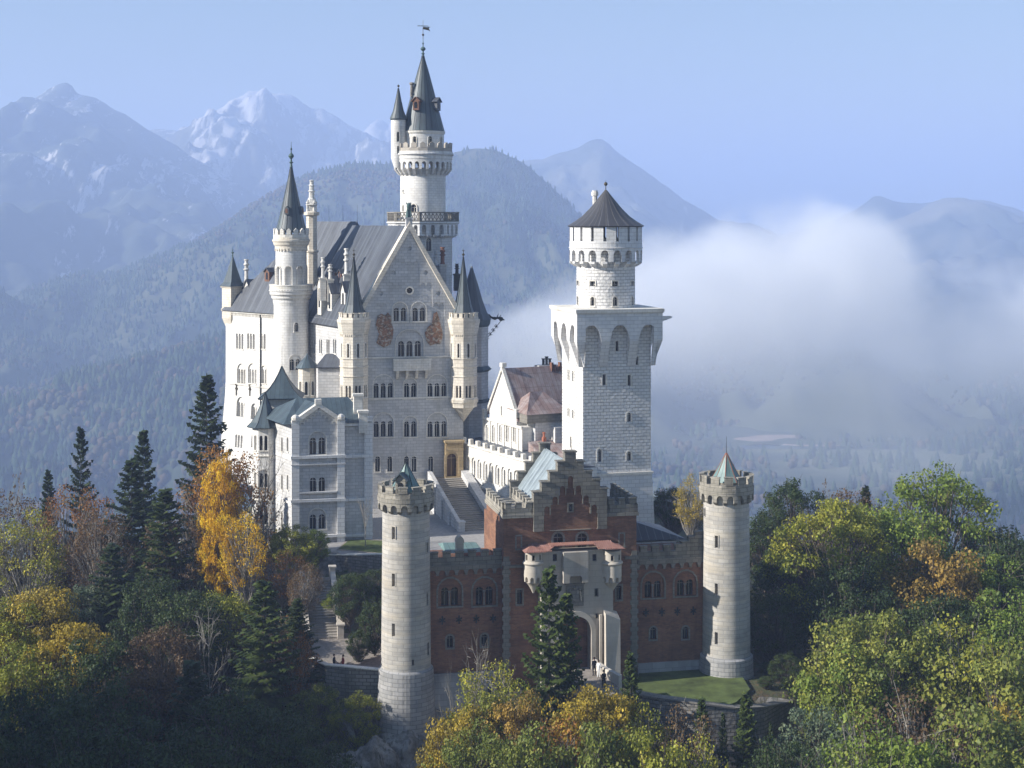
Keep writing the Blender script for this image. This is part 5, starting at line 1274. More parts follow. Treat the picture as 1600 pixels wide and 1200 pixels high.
wl = Wall(B, MB().prism(stair_poly(), fC, -.28, .7), M['weathered'], 'stepped_gable'); wl.mb = MB().prism(stair_poly(), fC, -.28, .7)
cl = [(854, 791, 830), (866.5, 776, 812), (878.5, 760, 797), (890.5, 745, 785), (903, 760, 797), (915, 776, 812), (927.5, 791, 830)]
fG = Face(0, VB - .28, 0)
for px, yt, yb in cl: wl.ca.prism(arch_poly(U(px, VB), zC(yb + 2), .56, zC(yt) - zC(yb + 2), 5), fG, -.4, .22)
fld = [(U(849, VB), zC(829)), (U(933, VB), zC(829))]
for (pa, pb, yy) in ((933, 921, 805), (921, 909, 789), (909, 897, 775), (897, 884, 764), (884, 872, 775), (872, 860, 789), (860, 849, 805)):
    fld += [(U(pa, VB), zC(yy)), (U(pb, VB), zC(yy))]
q = [fld[0]]
for k in fld[1:]:
    if abs(k[0] - q[-1][0]) + abs(k[1] - q[-1][1]) > .01: q.append(k)
wl.cb.prism(q, fG, -.4, .2)
wl.finish()
g = MB().prism([(a * .999 + U(890.5, VB) * .001, zz - .05) for a, zz in stair_poly()][0:2] + [(U(936, VB), zC(800)), (U(892, VB), zC(742)), (U(889, VB), zC(742)), (U(846, VB), zC(800))], fC, -.10, -.05); B.part('brick_field', g, M['brick'])
mb = MB(); 
for k, (px, yy) in enumerate(sx[:-1]):
    n_ = sx[k + 1][0]; mb.mbox(fG, U(px, VB) - .1, U(n_, VB) - .02, -.1, 1.0, zC(yy), zC(yy) + .12)
for k in range(1, 5):
    mb.mbox(fG, U(rx[k - 1][0], VB) + .02, U(rx[k][0], VB) + .1, -.1, 1.0, zC(rx[k][1]), zC(rx[k][1]) + .12)
mb.mbox(fG, U(882, VB) - .1, U(899, VB) + .1, -.1, 1.0, zC(708), zC(708) + .14); B.part('coping', mb, M['weathered'])
a = U(890.5, VB); mb = MB(); mb.mbox(fG, a - .33, a + .33, .05, .25, zC(802), zC(787)); B.part('slit_frame', mb, M['gate_trim']); mb = MB(); mb.mbox(fG, a - .17, a + .17, .0, .06, zC(800), zC(789)); B.part('slit_window', mb, M['glass'])
fR = Face(0, 10.2, 0); mb = MB(); mb.prism(stair_poly(.75), fR, 0, .7); B.part('stepped_gable', mb, M['weathered'])
mb = MB()
for k, (px, yy) in enumerate(sx[:-1]): mb.mbox(fR, U(px, VB) - .1, U(sx[k + 1][0], VB) - .02, -.1, .8, zC(yy) - .75, zC(yy) - .63)
mb.mbox(fR, U(882, VB) - .1, U(899, VB) + .1, -.1, .8, zC(708) - .75, zC(708) - .61); B.part('coping', mb, M['weathered'])
zr_, z0 = zC(728), zC(806); ua, ub, uc = U(836, VB), U(946, VB), U(890.5, VB)
mb = MB(); slab(mb, [(ua, 10.2, z0), (ua, .25, z0), (uc, .25, zr_), (uc, 10.2, zr_)], .15); slab(mb, [(ub, .25, z0), (ub, 10.2, z0), (uc, 10.2, zr_), (uc, .25, zr_)], .15); B.part('roof', mb, M['blue_copper'])
mb = MB(); x, y = ua + .9, 1.6; mb.box(x, x + 1.1, y, y + 1.3, z0, z0 + 2.0); B.part('dormer', mb, M['teal_copper'])
# corner quoins
mb = MB()
for px in (791, 991):
    a = U(px, VB); 
    for k in range(26):
        w_ = .3 if k % 2 else .42; mb.mbox(fC, a - w_, a + w_, -.06, .0, zC(1052) + k * .45, zC(1052) + k * .45 + .449)
mb.mbox(fC, u0, U(822, VB), -.2, 0, zC(885), zC(881)); mb.mbox(fC, U(976, VB), u3, -.2, 0, zC(880), zC(876)); B.part('quoins', mb, M['gate_trim'])
# gateway block
VP = -1.9; zP = lambda y: B.z(y, 12.5, VP); p0, p1 = U(846, VP), U(958, VP); fP = Face(0, VP, 0)
wl = Wall(B, MB().box(p0, p1, VP, VB - .01, 0, zP(863)), M['gate_plaster'], 'gateway')
ag = U(899.5, VP); wl.cb.prism(arch_poly(ag, zP(1054), 3.15, zP(966) - zP(1054), 12), fP, -.5, 2.2)
for px, yt, ys in ((867, 866, 877), (892, 866, 877), (907.5, 866, 877), (929, 866, 877)): win(wl, fP, px, yt, ys, .42, 1, arch=False, sill=False, rim=False, frame=.05)
win(wl, fP, 932, 920, 932, .28, 1, arch=False, frame=.06, sill=False); win(wl, fP, 932.5, 959, 966, .2, 1, arch=False, frame=.06, sill=False); win(wl, fP, 862, 925, 937, .28, 1, arch=False, frame=.06, sill=False)
wl.finish(); wl.place()
mb = MB(); outer = arch_poly(ag, zP(1052), 3.15 + .9, zP(958) - zP(1052), 12); inner = arch_poly(ag, zP(1052), 3.15, zP(966) - zP(1052), 12); m_ = len(outer)
mb.add([fP(x, -.16, y) for x, y in outer] + [fP(x, -.16, y) for x, y in inner] + [fP(x, .01, y) for x, y in outer] + [fP(x, .01, y) for x, y in inner], [f_ for i in range(1, m_) for j in [(i + 1) % m_] for f_ in ((i, j, m_ + j, m_ + i), (2 * m_ + j, 2 * m_ + i, 3 * m_ + i, 3 * m_ + j), (i, 2 * m_ + i, 2 * m_ + j, j), (m_ + j, 3 * m_ + j, 3 * m_ + i, m_ + i))]); B.part('gate_arch', mb, M['pale_trim'])
mb = MB(); mb.prism(arch_poly(ag, zP(1053), 3.1, zP(967) - zP(1053), 12), fP, 1.9, 2.1); dr = B.part('gate_door', mb, M['door_wood'])
mb = MB()
for k in range(6): mb.mbox(fP, ag - 1.4 + k * .56 - .04, ag - 1.4 + k * .56 + .04, 1.82, 1.9, zP(1052), zP(985))
mb.mbox(fP, ag - 1.5, ag + 1.5, 1.8, 1.9, zP(1005) , zP(1003)); mb.build('door_boards', M['wood_red'], dr)
# machicolated box over the gate, coat of arms
mb = MB(); x0, x1 = U(880.5, VP - .8), U(919, VP - .8); mb.mbox(fP, x0, x1, -.85, 0, zP(900), zP(863)); mb.mbox(fP, x0, x0 + .6, -.85, 0, zP(911), zP(900)); mb.mbox(fP, x1 - .6, x1, -.85, 0, zP(911), zP(900)); mb.arcade(fP, x0 + .6, x1 - .6, 1, zP(904), zP(896), .98, -.84, 0, seg=6, stilts=-.1)
B.part('box_machicolation', mb, M['gate_plaster'])
mb = MB(); x0, x1 = U(884, VP), U(911.5, VP); mb.mbox(fP, x0, x1, -.14, 0, zP(950), zP(916)); mb.mbox(fP, x0 - .1, x1 + .1, -.22, 0, zP(916), zP(914)); cr = B.part('relief_panel', mb, M['gate_trim'])
mb = MB(); ac = (x0 + x1) / 2; zc = zP(931)
mb.prism([(ac, zc - .7), (ac + .35, zc - .4), (ac + .42, zc + .4), (ac - .42, zc + .4), (ac - .35, zc - .4)], fP, -.24, -.14); mb.ball(fP(ac, -.2, zc + .62), .2, 8, 5)
for s_ in (-1, 1):
    mb.tube(fP(ac + s_ * .62, -.2, zc - .75), fP(ac + s_ * .5, -.2, zc + .3), .1, .13); mb.ball(fP(ac + s_ * .5, -.2, zc + .42), .15, 7, 5); mb.tube(fP(ac + s_ * .7, -.2, zc), fP(ac + s_ * .75, -.2, zc + .5), .06, .03)
mb.build('coat_of_arms', M['weathered_light'], cr)
# bartizans
for px, r in ((834.5, .92), (957, 1.0)):
    u = U(px, VP - .1); y = VP + .25; z = lambda q: B.z(q, u, y - r); cb_ = Cyl(u, y, r)
    wl = Wall(B, MB().lathe(u, y, [(r, z(903)), (r, z(885)), (r + .08, z(884)), (r + .14, z(882)), (r + .08, z(880)), (r - .04, z(879)), (r - .04, z(862))], 24), M['pale_trim'], 'bartizan', cyl=(u, y, r))
    for dg in (-62, -12, 38): f = cb_.face(dg); wl.window(f, 0, z(877), .26, z(868) - z(877), 1, arch=False, depth=.4, sill=False, rim=False)
    t = wl.finish(); wl.place()
    mb = MB(); n = 9; per = 2 * math.pi * r; mb.arcade(cb_, 0, per, n, z(911), z(901.5), .6, 0, .3, seg=3, stilts=z(906) - z(911)); mb.lathe(u, y, [(.08, z(930)), (.22, z(925)), (r * .55, z(917)), (r * .86, z(912)), (r * .62, z(911)), (r * .62, z(902))], 18); mb.build('corbel', M['pale_trim'], t)
mb = MB(); ya, yb = VP - 1.3, VB - .3; xa, xb = U(820.5, ya), U(977.5, ya); zE, zR = B.z(864, 12, ya), B.z(852, 12, yb)
def tile_slab(x0, x1, y0, y1, za, zb):
    slab(mb, [(x0, y0, za), (x1, y0, za), (x1, y1, zb), (x0, y1, zb)], .14)
m1, m2 = U(860, ya), U(940, ya)
mb.add([(xa, ya, zE), (m1 - .4, ya, zE), (m1 + .6, ya + .9, zE + .35), (m2 - .6, ya + .9, zE + .35), (m2 + .4, ya, zE), (xb, ya, zE), (xb, yb, zE), (xa, yb, zE), (m1 - 1.2, yb, zR + .1), (m2 + 1.0, yb, zR + .1), (xa + .9, ya + 1.6, zE + .45), (xb - 1.4, ya + 1.6, zE + .6)],
       [(0, 1, 10), (1, 2, 8, 10), (2, 3, 9, 8), (3, 4, 11, 9), (4, 5, 11), (5, 6, 9, 11), (7, 0, 10, 8), (6, 7, 8, 9), (0, 7, 6, 5, 4, 3, 2, 1)])
B.part('tiled_roof', mb, M['red_tile'])
mb = MB()
for k in range(56):
    t = k / 55; mb.tube((xa + .2 + (xb - xa - .4) * t, yb, zR + .12 - .6 * (abs(t - .5) > .43)), (xa + .2 + (xb - xa - .4) * t, ya + (.95 if .26 < t < .74 else .05), zE + (.38 if .26 < t < .74 else .04)), .05, .05, 5)
B.part('roof_tiles', mb, M['red_tile'])
# flanking buttress with sloping top, low wall by the gate
x0, x1 = U(947, VP - 1), U(970, VP - 1); mb = MB(); zt0, zt1 = zP(962), zP(972)
mb.loft([[(x0, VP - 1.2, 0), (x1, VP - 1.2, 0), (x1, VP + 1, 0), (x0, VP + 1, 0)], [(x0, VP - .9, zt0), (x1, VP - .8, zt1), (x1, VP + .5, zt1 + .5), (x0, VP + .5, zt0 + .4)]]); B.part('buttress', mb, M['pale_trim'])
mb = MB(); x2 = U(939, VP - .3); mb.box(x2 - .12, x2 + .12, VP - .35, VP, 0, zP(965)); B.part('pilaster', mb, M['pale_trim'])
# roofs behind the right wing
z_ = lambda y, v=9.0: B.z(y, 25, v); x0, x1 = U(985, 9), U(1058, 11)
mb = MB(); mb.box(x0, x1 - 1, 8.2, 15, 0, z_(846)); B.part('rear_wall', mb, M['smooth_block'])
mb = MB(); mb.add([(x0 - .5, 8, z_(843)), (x1, 8, z_(843)), (x1 - .5, 16, z_(843)), (x0 - .5, 16, z_(843)), (x0 - .3, 10.5, z_(808, 11))], [(0, 1, 4), (1, 2, 4), (2, 3, 4), (3, 0, 4), (3, 2, 1, 0)]); B.part('roof', mb, M['dark_roof'])
x0, x1 = U(1070, 2), U(1104, 2)
mb = MB(); zz = lambda y: B.z(y, 30, .6); fT = Face(0, V0 - .2, 0)
for k, (pa, pb, yt) in enumerate(((1068, 1079, 846), (1079, 1089, 839), (1089, 1102, 832))): mb.mbox(fT, U(pa), U(pb), .05 + .0, .7, zz(862), zz(yt)); mb.mbox(fT, U(pa) - .05, U(pb) + .05, -.02, .76, zz(yt), zz(yt) + .1)
B.part('stepped_parapet', mb, M['weathered'])
# ================================================================== castle hill
def crest(X): return float(np.interp(X, [-260, -110, -60, -35, -22, 25, 45, 110, 260], [-150, -66, -54, -48, -44, -44, -53, -62, -140]))
def soft(d, b): t = min(1, max(0, 1 - d / b)); return t * t * (3 - 2 * t)
gc, gs = math.cos(R(12)), math.sin(R(12)); GX, GY = px2x(634.5, 150), 150.0
PIECES = [  # frame origin, angle, x0,x1,y0,y1, z, blend
    (-21, 168, 0, -4, 13, -16, 19, -45.5, 3),
    (-12, 193, 12, -20, 26, -1.5, 34, -41.3, 1.6), (-12, 193, 12, 4, 26, -24, 34, -41.3, 2.5),
    (GX, GY, 12, 8.5, 37, -8.5, 14, -46.1, 3.5),
]
def th(X, Y):
    z = crest(X) - .34 * max(0, 172 - Y) - .012 * max(0, 150 - Y) ** 1.6 - .8 * max(0, Y - 240)
    z += 1.6 * mnoise.noise(Vector((X / 14, Y / 14, 3))) + .6 * mnoise.noise(Vector((X / 4, Y / 4, 7)))
    for ox, oy, an, x0, x1, y0, y1, zp, bl in PIECES:
        c_, s_ = math.cos(R(an)), math.sin(R(an)); dx, dy = X - ox, Y - oy; u, v = dx * c_ + dy * s_, -dx * s_ + dy * c_
        d = math.hypot(max(x0 - u, 0, u - x1), max(y0 - v, 0, v - y1)); w = soft(d, bl); z = z * (1 - w) + zp * w
    return max(z, VAL - 3)
def hill_mat():
    m, nt, b = newmat('hill_ground'); g = nd(nt, 'ShaderNodeNewGeometry'); tc = nd(nt, 'ShaderNodeTexCoord'); ob = tc.outputs['Object']
    sp = nd(nt, 'ShaderNodeSeparateXYZ'); nt.links.new(g.outputs['True Normal'], sp.inputs[0])
    n1 = noise_n(nt, ob, .25, 6, .65); n2 = noise_n(nt, ob, 1.3, 6, .7)
    c = mixc(nt, ramp(nt, n1, .4, .62), (.055, .045, .025), (.06, .075, .025)); c = mixc(nt, ramp(nt, n2, .5, .7), c, (.14, .08, .035))
    rk = mixc(nt, ramp(nt, n2, .35, .65), (.14, .13, .12), (.33, .32, .30)); st = ramp(nt, mth(nt, 'ADD', sp.outputs[2], mth(nt, 'MULTIPLY', mth(nt, 'SUBTRACT', n1, .5), .5)), .62, .78, 1, 0)
    c = mixc(nt, st, c, rk); nt.links.new(c, b.inputs['Base Color']); b.inputs['Roughness'].default_value = .95
    bp = nd(nt, 'ShaderNodeBump', {'Strength': .8, 'Distance': .35}); nt.links.new(n2, bp.inputs['Height']); nt.links.new(bp.outputs[0], b.inputs['Normal'])
hill_mat()
xs = np.concatenate([np.linspace(-260, -70, 26)[:-1], np.linspace(-70, 70, 150)[:-1], np.linspace(70, 260, 26)]); ys = np.concatenate([np.linspace(60, 120, 12)[:-1], np.linspace(120, 230, 112)[:-1], np.linspace(230, 420, 24)])
V = np.array([(x, y, th(x, y)) for x in xs for y in ys]); ny_ = len(ys); I, J = np.meshgrid(np.arange(len(xs) - 1), np.arange(ny_ - 1), indexing='ij'); a = (I * ny_ + J).ravel()
o = fast_mesh('ground', V, np.stack([a, a + ny_, a + ny_ + 1, a + 1], 1), M['hill_ground'], smooth=True); o['kind'] = 'structure'
# unseen hill added on the left, its crest shaped to shade the slope foot
V = []; tq = [-(math.cos(R(SUN_A))), -(math.sin(R(SUN_A)))]
for i in range(41):
    q = -175 + 190 * i / 40
    hc = float(np.interp(q, [-178, -165, -157, -147, -60, 15], [-60, -45, 20, 68, 72, 45]))
    for j in range(13):
        t = 120 + 140 * j / 12; k = math.sin(math.pi * j / 12); z = -110 + (hc + 110) * k ** .6 + 4 * mnoise.noise(Vector((q / 9, t / 15, 1)))
        V.append((tq[0] * t - tq[1] * q * -1 * -1 * -1, tq[1] * t + tq[0] * q, z) if False else (tq[0] * t + .30 * q, tq[1] * t - .954 * q, z))
I, J = np.meshgrid(np.arange(40), np.arange(12), indexing='ij'); a = (I * 13 + J).ravel()
o = fast_mesh('hill', np.array(V), np.stack([a, a + 13, a + 14, a + 1], 1), M['hill_ground'], smooth=True); o['kind'] = 'structure'

# courtyard paving, lawns
plain('paving', (.30, .29, .28), rough=.9, var=.2, scale=2.5, bump=.3)
plain('path_gravel', (.25, .22, .19), rough=.95, var=.3, scale=3)
def sheet(name, pts, z, mat, th_=.3, kind='structure', **kw):
    mb = MB().extrude(pts, z - th_, z); o = mb.build(name, M[mat]); 
    if kind: o['kind'] = kind
    return o
def pw(px, Y): return (px2x(px, Y), Y)
sheet('courtyard', [pw(505, 190.5), pw(600, 186), pw(672, 166), pw(960, 172), pw(980, 200), pw(860, 232), pw(560, 232), pw(480, 215)], -41.0, 'paving')
sheet('lawn', [pw(529, 191.6), pw(599, 189.2), pw(599, 196.5), pw(546, 197)], -40.9, 'lawn', .14)
sheet('kerb', [pw(526, 191.2), pw(600, 188.8), pw(600, 197.2), pw(543, 197.6)], -40.94, 'path_gravel', .1)
sheet('lawn', [pw(985, 150), pw(1003, 144.5), pw(1060, 142.6), pw(1110, 143.4), pw(1150, 146), pw(1172, 150), pw(1150, 158), pw(1000, 156)], -45.75, 'lawn', 1.2)
sheet('path', [pw(868, 149), pw(868, 145.2), pw(940, 145.2), pw(940, 149)], -43.5, 'path_gravel', 3)
sheet('path', [pw(862, 145.2), pw(868, 139.5), pw(905, 137.5), pw(958, 137.8), pw(968, 140.5), pw(946, 143.4), pw(940, 145.2)], -42.55, 'path_gravel', 4)
sheet('terrace', [pw(480, 160), pw(488, 153), pw(520, 151.5), pw(597, 152), pw(600, 166), pw(520, 167), pw(482, 166)], -44.75, 'path_gravel', .8)

def wall_line(name, label, pts, mat, thick=.6, cap=.12, capmat='limestone_trim', group=None, zb=-60):
    """pts (px, top row, Y); a wall with coping following the line"""
    root = empty(name, (px2x(pts[0][0], pts[0][2]), pts[0][2], zb), 0, label, 'wall', group); ox, oy, oz = root.location
    P = [Vector((px2x(p, Y) - ox, Y - oy, py2z(y, Y) - oz)) for p, y, Y in pts]; mb, cp = MB(), MB()
    for p, q in zip(P[:-1], P[1:]):
        d = Vector((q.x - p.x, q.y - p.y, 0)).normalized(); n = Vector((-d.y, d.x, 0)); e = d * .02
        for m_, t0, z0, z1 in ((mb, thick, None, 0), (cp, thick + .2, 0, cap)):
            o0 = n * (-.1 if m_ is cp else 0); o1 = n * (t0 if m_ is mb else t0 - .1)
            b0, b1 = (0, 0) if m_ is mb else (p.z, q.z)
            m_.add([(p + o0).xy[:] + (b0,), (q + o0).xy[:] + (b1,), (q + o1).xy[:] + (b1,), (p + o1).xy[:] + (b0,), (p + o0).xy[:] + (p.z + z1,), (q + o0).xy[:] + (q.z + z1,), (q + o1).xy[:] + (q.z + z1,), (p + o1).xy[:] + (p.z + z1,)],
                   [(0, 3, 2, 1), (4, 5, 6, 7), (0, 1, 5, 4), (1, 2, 6, 5), (2, 3, 7, 6), (3, 0, 4, 7)])
    mb.build('wall_body', M[mat], root); cp.build('coping', M[capmat], root); return root
wall_line('retaining_wall', 'rough stone retaining wall below the small courtyard lawn', [(504, 868, 190.2), (540, 868, 188.6), (598, 867, 186), (640, 870, 176), (672, 872, 165)], 'rough_wall', zb=-52)
wall_line('terrace_wall', 'pale curved parapet wall holding up the terrace left of the gate tower', [(474, 1012, 163), (477, 1026, 158), (490, 1033, 154), (509, 1040, 151.5), (545, 1043, 150.6), (598, 1048, 150.4)], 'rough_wall', .45, .1, zb=-56)
wall_line('bastion_wall', 'long curved dark stone bastion wall below the lawn and right gate tower', [(985, 1084, 142.5), (1030, 1092, 141), (1090, 1100, 140.3), (1150, 1108, 141), (1195, 1106, 143), (1235, 1098, 147.5), (1262, 1088, 153), (1281, 1076, 160)], 'rough_wall', .8, .14, 'gate_trim', zb=-70)
# palace stair
st = empty('outdoor_stair', (px2x(747, 203.5), 203.5, -41), R(17), 'broad grey outdoor stair climbing to the sandstone palace portal', 'stairs')
sx_, sL, sH, nst = 2.1, 16.5, 4.25, 26
stone('stair_stone', (.34, .31, .27), (.27, .25, .22), (.2, .18, .16), bw=1.6, bh=.4, bump=.2, stain=(.14, .12, .1), stain_amt=.5)
mb = MB()
for k in range(nst): mb.box(-sx_, sx_, sL * k / nst, sL + 2.2, -.4 + sH * k / nst, sH * (k + 1) / nst)
mb.build('steps', M['stair_stone'], st)
fL_ = Face(-sx_, 0, -90); mp = lambda a, d, z: (-sx_ - .55 + d, -a, z)
mb = MB().prism([(.3, -1), (.3, .9), (-sL, sH + 1.0), (-sL - 2.2, sH + 1.0), (-sL - 2.2, -1)][::-1], mp, 0, .54)
for k in range(3): mb.box(-sx_ - .8, -sx_ - .56, sL * (k + 1) / 4, sL * (k + 1) / 4 + .9, -1, sH * (k + 1) / 4 + .6)
mb.build('balustrade', M['limestone_shade_tone'], st)
mp2 = lambda a, d, z: (sx_ + .02 + d, -a, z)
mb = MB().prism([(.3, -1), (.3, .9), (-sL, sH + 1.0), (-sL - 2.2, sH + 1.0), (-sL - 2.2, -1)][::-1], mp2, 0, 1.2); mb.build('balustrade', M['limestone_shade_tone'], st)
mb = MB().box(-sx_ - .75, -sx_ + .1, -.7, .3, -1, 1.25).box(-sx_ - .85, -sx_ + .2, -.8, .4, 1.25, 1.42); mb.build('pillar', M['limestone_shade_tone'], st)
# side stair left of the gate tower
A0, A1 = Vector((px2x(497, 178), 178, -41.6)), Vector((px2x(508, 164.5), 164.5, -44.75)); dd = (A0 - A1); an = math.atan2(-dd.x, dd.y)
st = empty('side_stair', tuple(A1), an, 'narrow shaded stone stair with pale parapet left of the gate tower', 'stairs'); Ls, Hs = math.hypot(dd.x, dd.y), dd.z; mb = MB(); n = 22
for k in range(n): mb.box(-1.7, 1.4, Ls * k / n, Ls + 1.2, -2.5, Hs * (k + 1) / n)
mb.build('steps', M['stair_stone'], st)
for x in (1.42, -2.15):
    mpp = lambda a, d, z: (x + d, -a, z)
    mb = MB().prism([(.2, -2.5), (.2, .95), (-Ls, Hs + .95), (-Ls, -2.5)][::-1], mpp, 0, .42); mb.build('parapet', M['rough_wall'], st)
    mb = MB().prism([(.25, .95), (.25, 1.08), (-Ls, Hs + 1.08), (-Ls, Hs + .95)][::-1], mpp, -.08, .52); mb.build('coping', M['pale_trim'], st)
for t in (0, .5, 1.0):
    mb = MB().box(1.3, 1.98, Ls * t - .4, Ls * t + .4, -2.5, Hs * t + 1.4).box(1.2, 2.08, Ls * t - .5, Ls * t + .5, Hs * t + 1.4, Hs * t + 1.56); mb.build('pillar', M['pale_trim'], st)
# low white wall by the gateway, with little openings
wr = empty('gate_parapet', (px2x(935, 143), 143, -46.5), R(0), 'low white parapet wall beside the gateway ramp', 'wall')
mb = MB(); P = [(px2x(926, 146.5), 146.5, py2z(1031, 146.5)), (px2x(944, 143.2), 143.2, py2z(1044, 143.2)), (px2x(967, 140.2), 140.2, py2z(1056, 140.2))]
for (x0, y0, z0), (x1, y1, z1) in zip(P[:-1], P[1:]):
    ox, oy, oz = wr.location; mb.add([(x0 - ox, y0 - oy, -.5), (x1 - ox, y1 - oy, -.5), (x1 - ox + .3, y1 - oy + .35, -.5), (x0 - ox + .3, y0 - oy + .35, -.5), (x0 - ox, y0 - oy, z0 - oz), (x1 - ox, y1 - oy, z1 - oz), (x1 - ox + .3, y1 - oy + .35, z1 - oz), (x0 - ox + .3, y0 - oy + .35, z0 - oz)], [(0, 3, 2, 1), (4, 5, 6, 7), (0, 1, 5, 4), (1, 2, 6, 5), (2, 3, 7, 6), (3, 0, 4, 7)])
mb.build('wall_body', M['pale_trim'], wr)

# rocks below the left gate tower
def rock(px, Y, zc, sx, sy, sz, label, seed):
    import bmesh
    bm = bmesh.new(); bmesh.ops.create_icosphere(bm, subdivisions=5, radius=1)
    for v in bm.verts:
        n = v.co.normalized(); d = 1 + .28 * mnoise.fractal(n * 1.3 + Vector((seed, 0, 0)), .8, 2.2, 6) + .12 * abs(mnoise.noise(n * 4 + Vector((0, seed, 0))))
        v.co = Vector((n.x * sx, n.y * sy, n.z * sz)) * d
    me = bpy.data.meshes.new('rock'); bm.to_mesh(me); bm.free(); smooth_sides(me, 28); o = link_mesh('rock', me, M['cliff']); o.location = (px2x(px, Y), Y, zc); tag(o, label, 'rock', 'rocks under the gate tower')
def cliff_mat():
    m, nt, b = newmat('cliff'); tc = nd(nt, 'ShaderNodeTexCoord'); ob = tc.outputs['Object']
    n1 = noise_n(nt, ob, .5, 7, .7); n2 = noise_n(nt, mapping(nt, ob, (2, 2, .5)), 1.2, 6, .7); c = mixc(nt, ramp(nt, n1, .4, .62), (.16, .15, .13), (.42, .40, .37)); c = mixc(nt, ramp(nt, n2, .5, .66), c, (.10, .10, .075))
    nt.links.new(c, b.inputs['Base Color']); b.inputs['Roughness'].default_value = .95; bp = nd(nt, 'ShaderNodeBump', {'Strength': 1.0, 'Distance': .3}); nt.links.new(n2, bp.inputs['Height']); nt.links.new(bp.outputs[0], b.inputs['Normal'])
cliff_mat()
for a in ((632, 148.5, -53.5, 5.0, 3.5, 4.6, 'broad concrete-grey rock foot directly under the left gate tower', 1), (545, 151, -52.2, 5.2, 3.8, 5.0, 'large grey rock face below the terrace wall, left of the gate tower', 2), (575, 144.5, -54.6, 3.8, 3.0, 5.2, 'dark rock slab sloping down between terrace and tower foot', 3), (668, 143.5, -52.6, 2.0, 1.6, 2.6, 'pale upright boulder right of the tower foot', 4), (505, 149, -53.5, 3.5, 3.0, 4.2, 'pale rock knob under the left end of the terrace wall', 5), (694, 142.5, -52.8, 1.6, 1.5, 1.8, 'small pale boulder half hidden in yellow bushes', 6)): rock(*a)

# ================================================================== plants
def leafmat(name, c0, c1, c2, tr=.3):
    m, nt, b = newmat(name); a = nd(nt, 'ShaderNodeAttribute', attribute_name='col'); sp = nd(nt, 'ShaderNodeSeparateColor'); nt.links.new(a.outputs['Color'], sp.inputs[0])
    oi = nd(nt, 'ShaderNodeObjectInfo')
    t = mth(nt, 'ADD', sp.outputs[0], mth(nt, 'MULTIPLY', mth(nt, 'SUBTRACT', oi.outputs['Random'], .5), .25))
    c = mixc(nt, ramp(nt, t, .1, .55), c0, c1); c = mixc(nt, ramp(nt, t, .55, .95), c, c2)
    c = mixc(nt, 1.0, c, (1, 1, 1), 'MULTIPLY'); v = nd(nt, 'ShaderNodeHueSaturation'); nt.links.new(c, v.inputs['Color']); nt.links.new(ramp(nt, sp.outputs[1], 0, 1, .6, 1.4), v.inputs['Value'])
    nt.links.new(v.outputs[0], b.inputs['Base Color']); b.inputs['Roughness'].default_value = .55; b.inputs['Specular IOR Level'].default_value = .25
    tl = nt.nodes.new('ShaderNodeBsdfTranslucent'); nt.links.new(v.outputs[0], tl.inputs['Color']); mx = nt.nodes.new('ShaderNodeMixShader'); mx.inputs[0].default_value = tr
    nt.links.new(b.outputs[0], mx.inputs[1]); nt.links.new(tl.outputs[0], mx.inputs[2]); nt.links.new(mx.outputs[0], nt.nodes['Material Output'].inputs['Surface'])
leafmat('leaf_green', (0.104, 0.159, 0.024), (0.183, 0.244, 0.037), (0.317, 0.342, 0.049))
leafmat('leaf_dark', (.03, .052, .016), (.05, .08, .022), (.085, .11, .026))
leafmat('leaf_olive', (0.159, 0.183, 0.027), (0.281, 0.293, 0.037), (0.464, 0.403, 0.049))
leafmat('leaf_golden', (0.195, 0.159, 0.027), (0.390, 0.293, 0.037), (0.561, 0.403, 0.043))
leafmat('leaf_yellow', (0.512, 0.268, 0.015), (0.854, 0.549, 0.024), (0.900, 0.732, 0.037), .4)
leafmat('leaf_orange', (0.171, 0.073, 0.022), (0.293, 0.134, 0.030), (0.403, 0.207, 0.037))
leafmat('leaf_rust', (0.159, 0.122, 0.034), (0.305, 0.201, 0.043), (0.439, 0.281, 0.055))
leafmat('leaf_moss', (0.104, 0.140, 0.030), (0.183, 0.213, 0.043), (0.317, 0.317, 0.055))
leafmat('leaf_brown', (0.085, 0.055, 0.030), (0.134, 0.085, 0.043), (0.195, 0.122, 0.049))
leafmat('leaf_willow', (0.085, 0.122, 0.073), (0.134, 0.177, 0.104), (0.195, 0.232, 0.134))
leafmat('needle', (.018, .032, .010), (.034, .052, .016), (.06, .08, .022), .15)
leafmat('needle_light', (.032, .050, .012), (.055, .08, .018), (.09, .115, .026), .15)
plain('bark', (.12, .10, .08), rough=.95, var=.4, scale=3); plain('bark_pale', (.26, .24, .21), rough=.9, var=.35, scale=3)

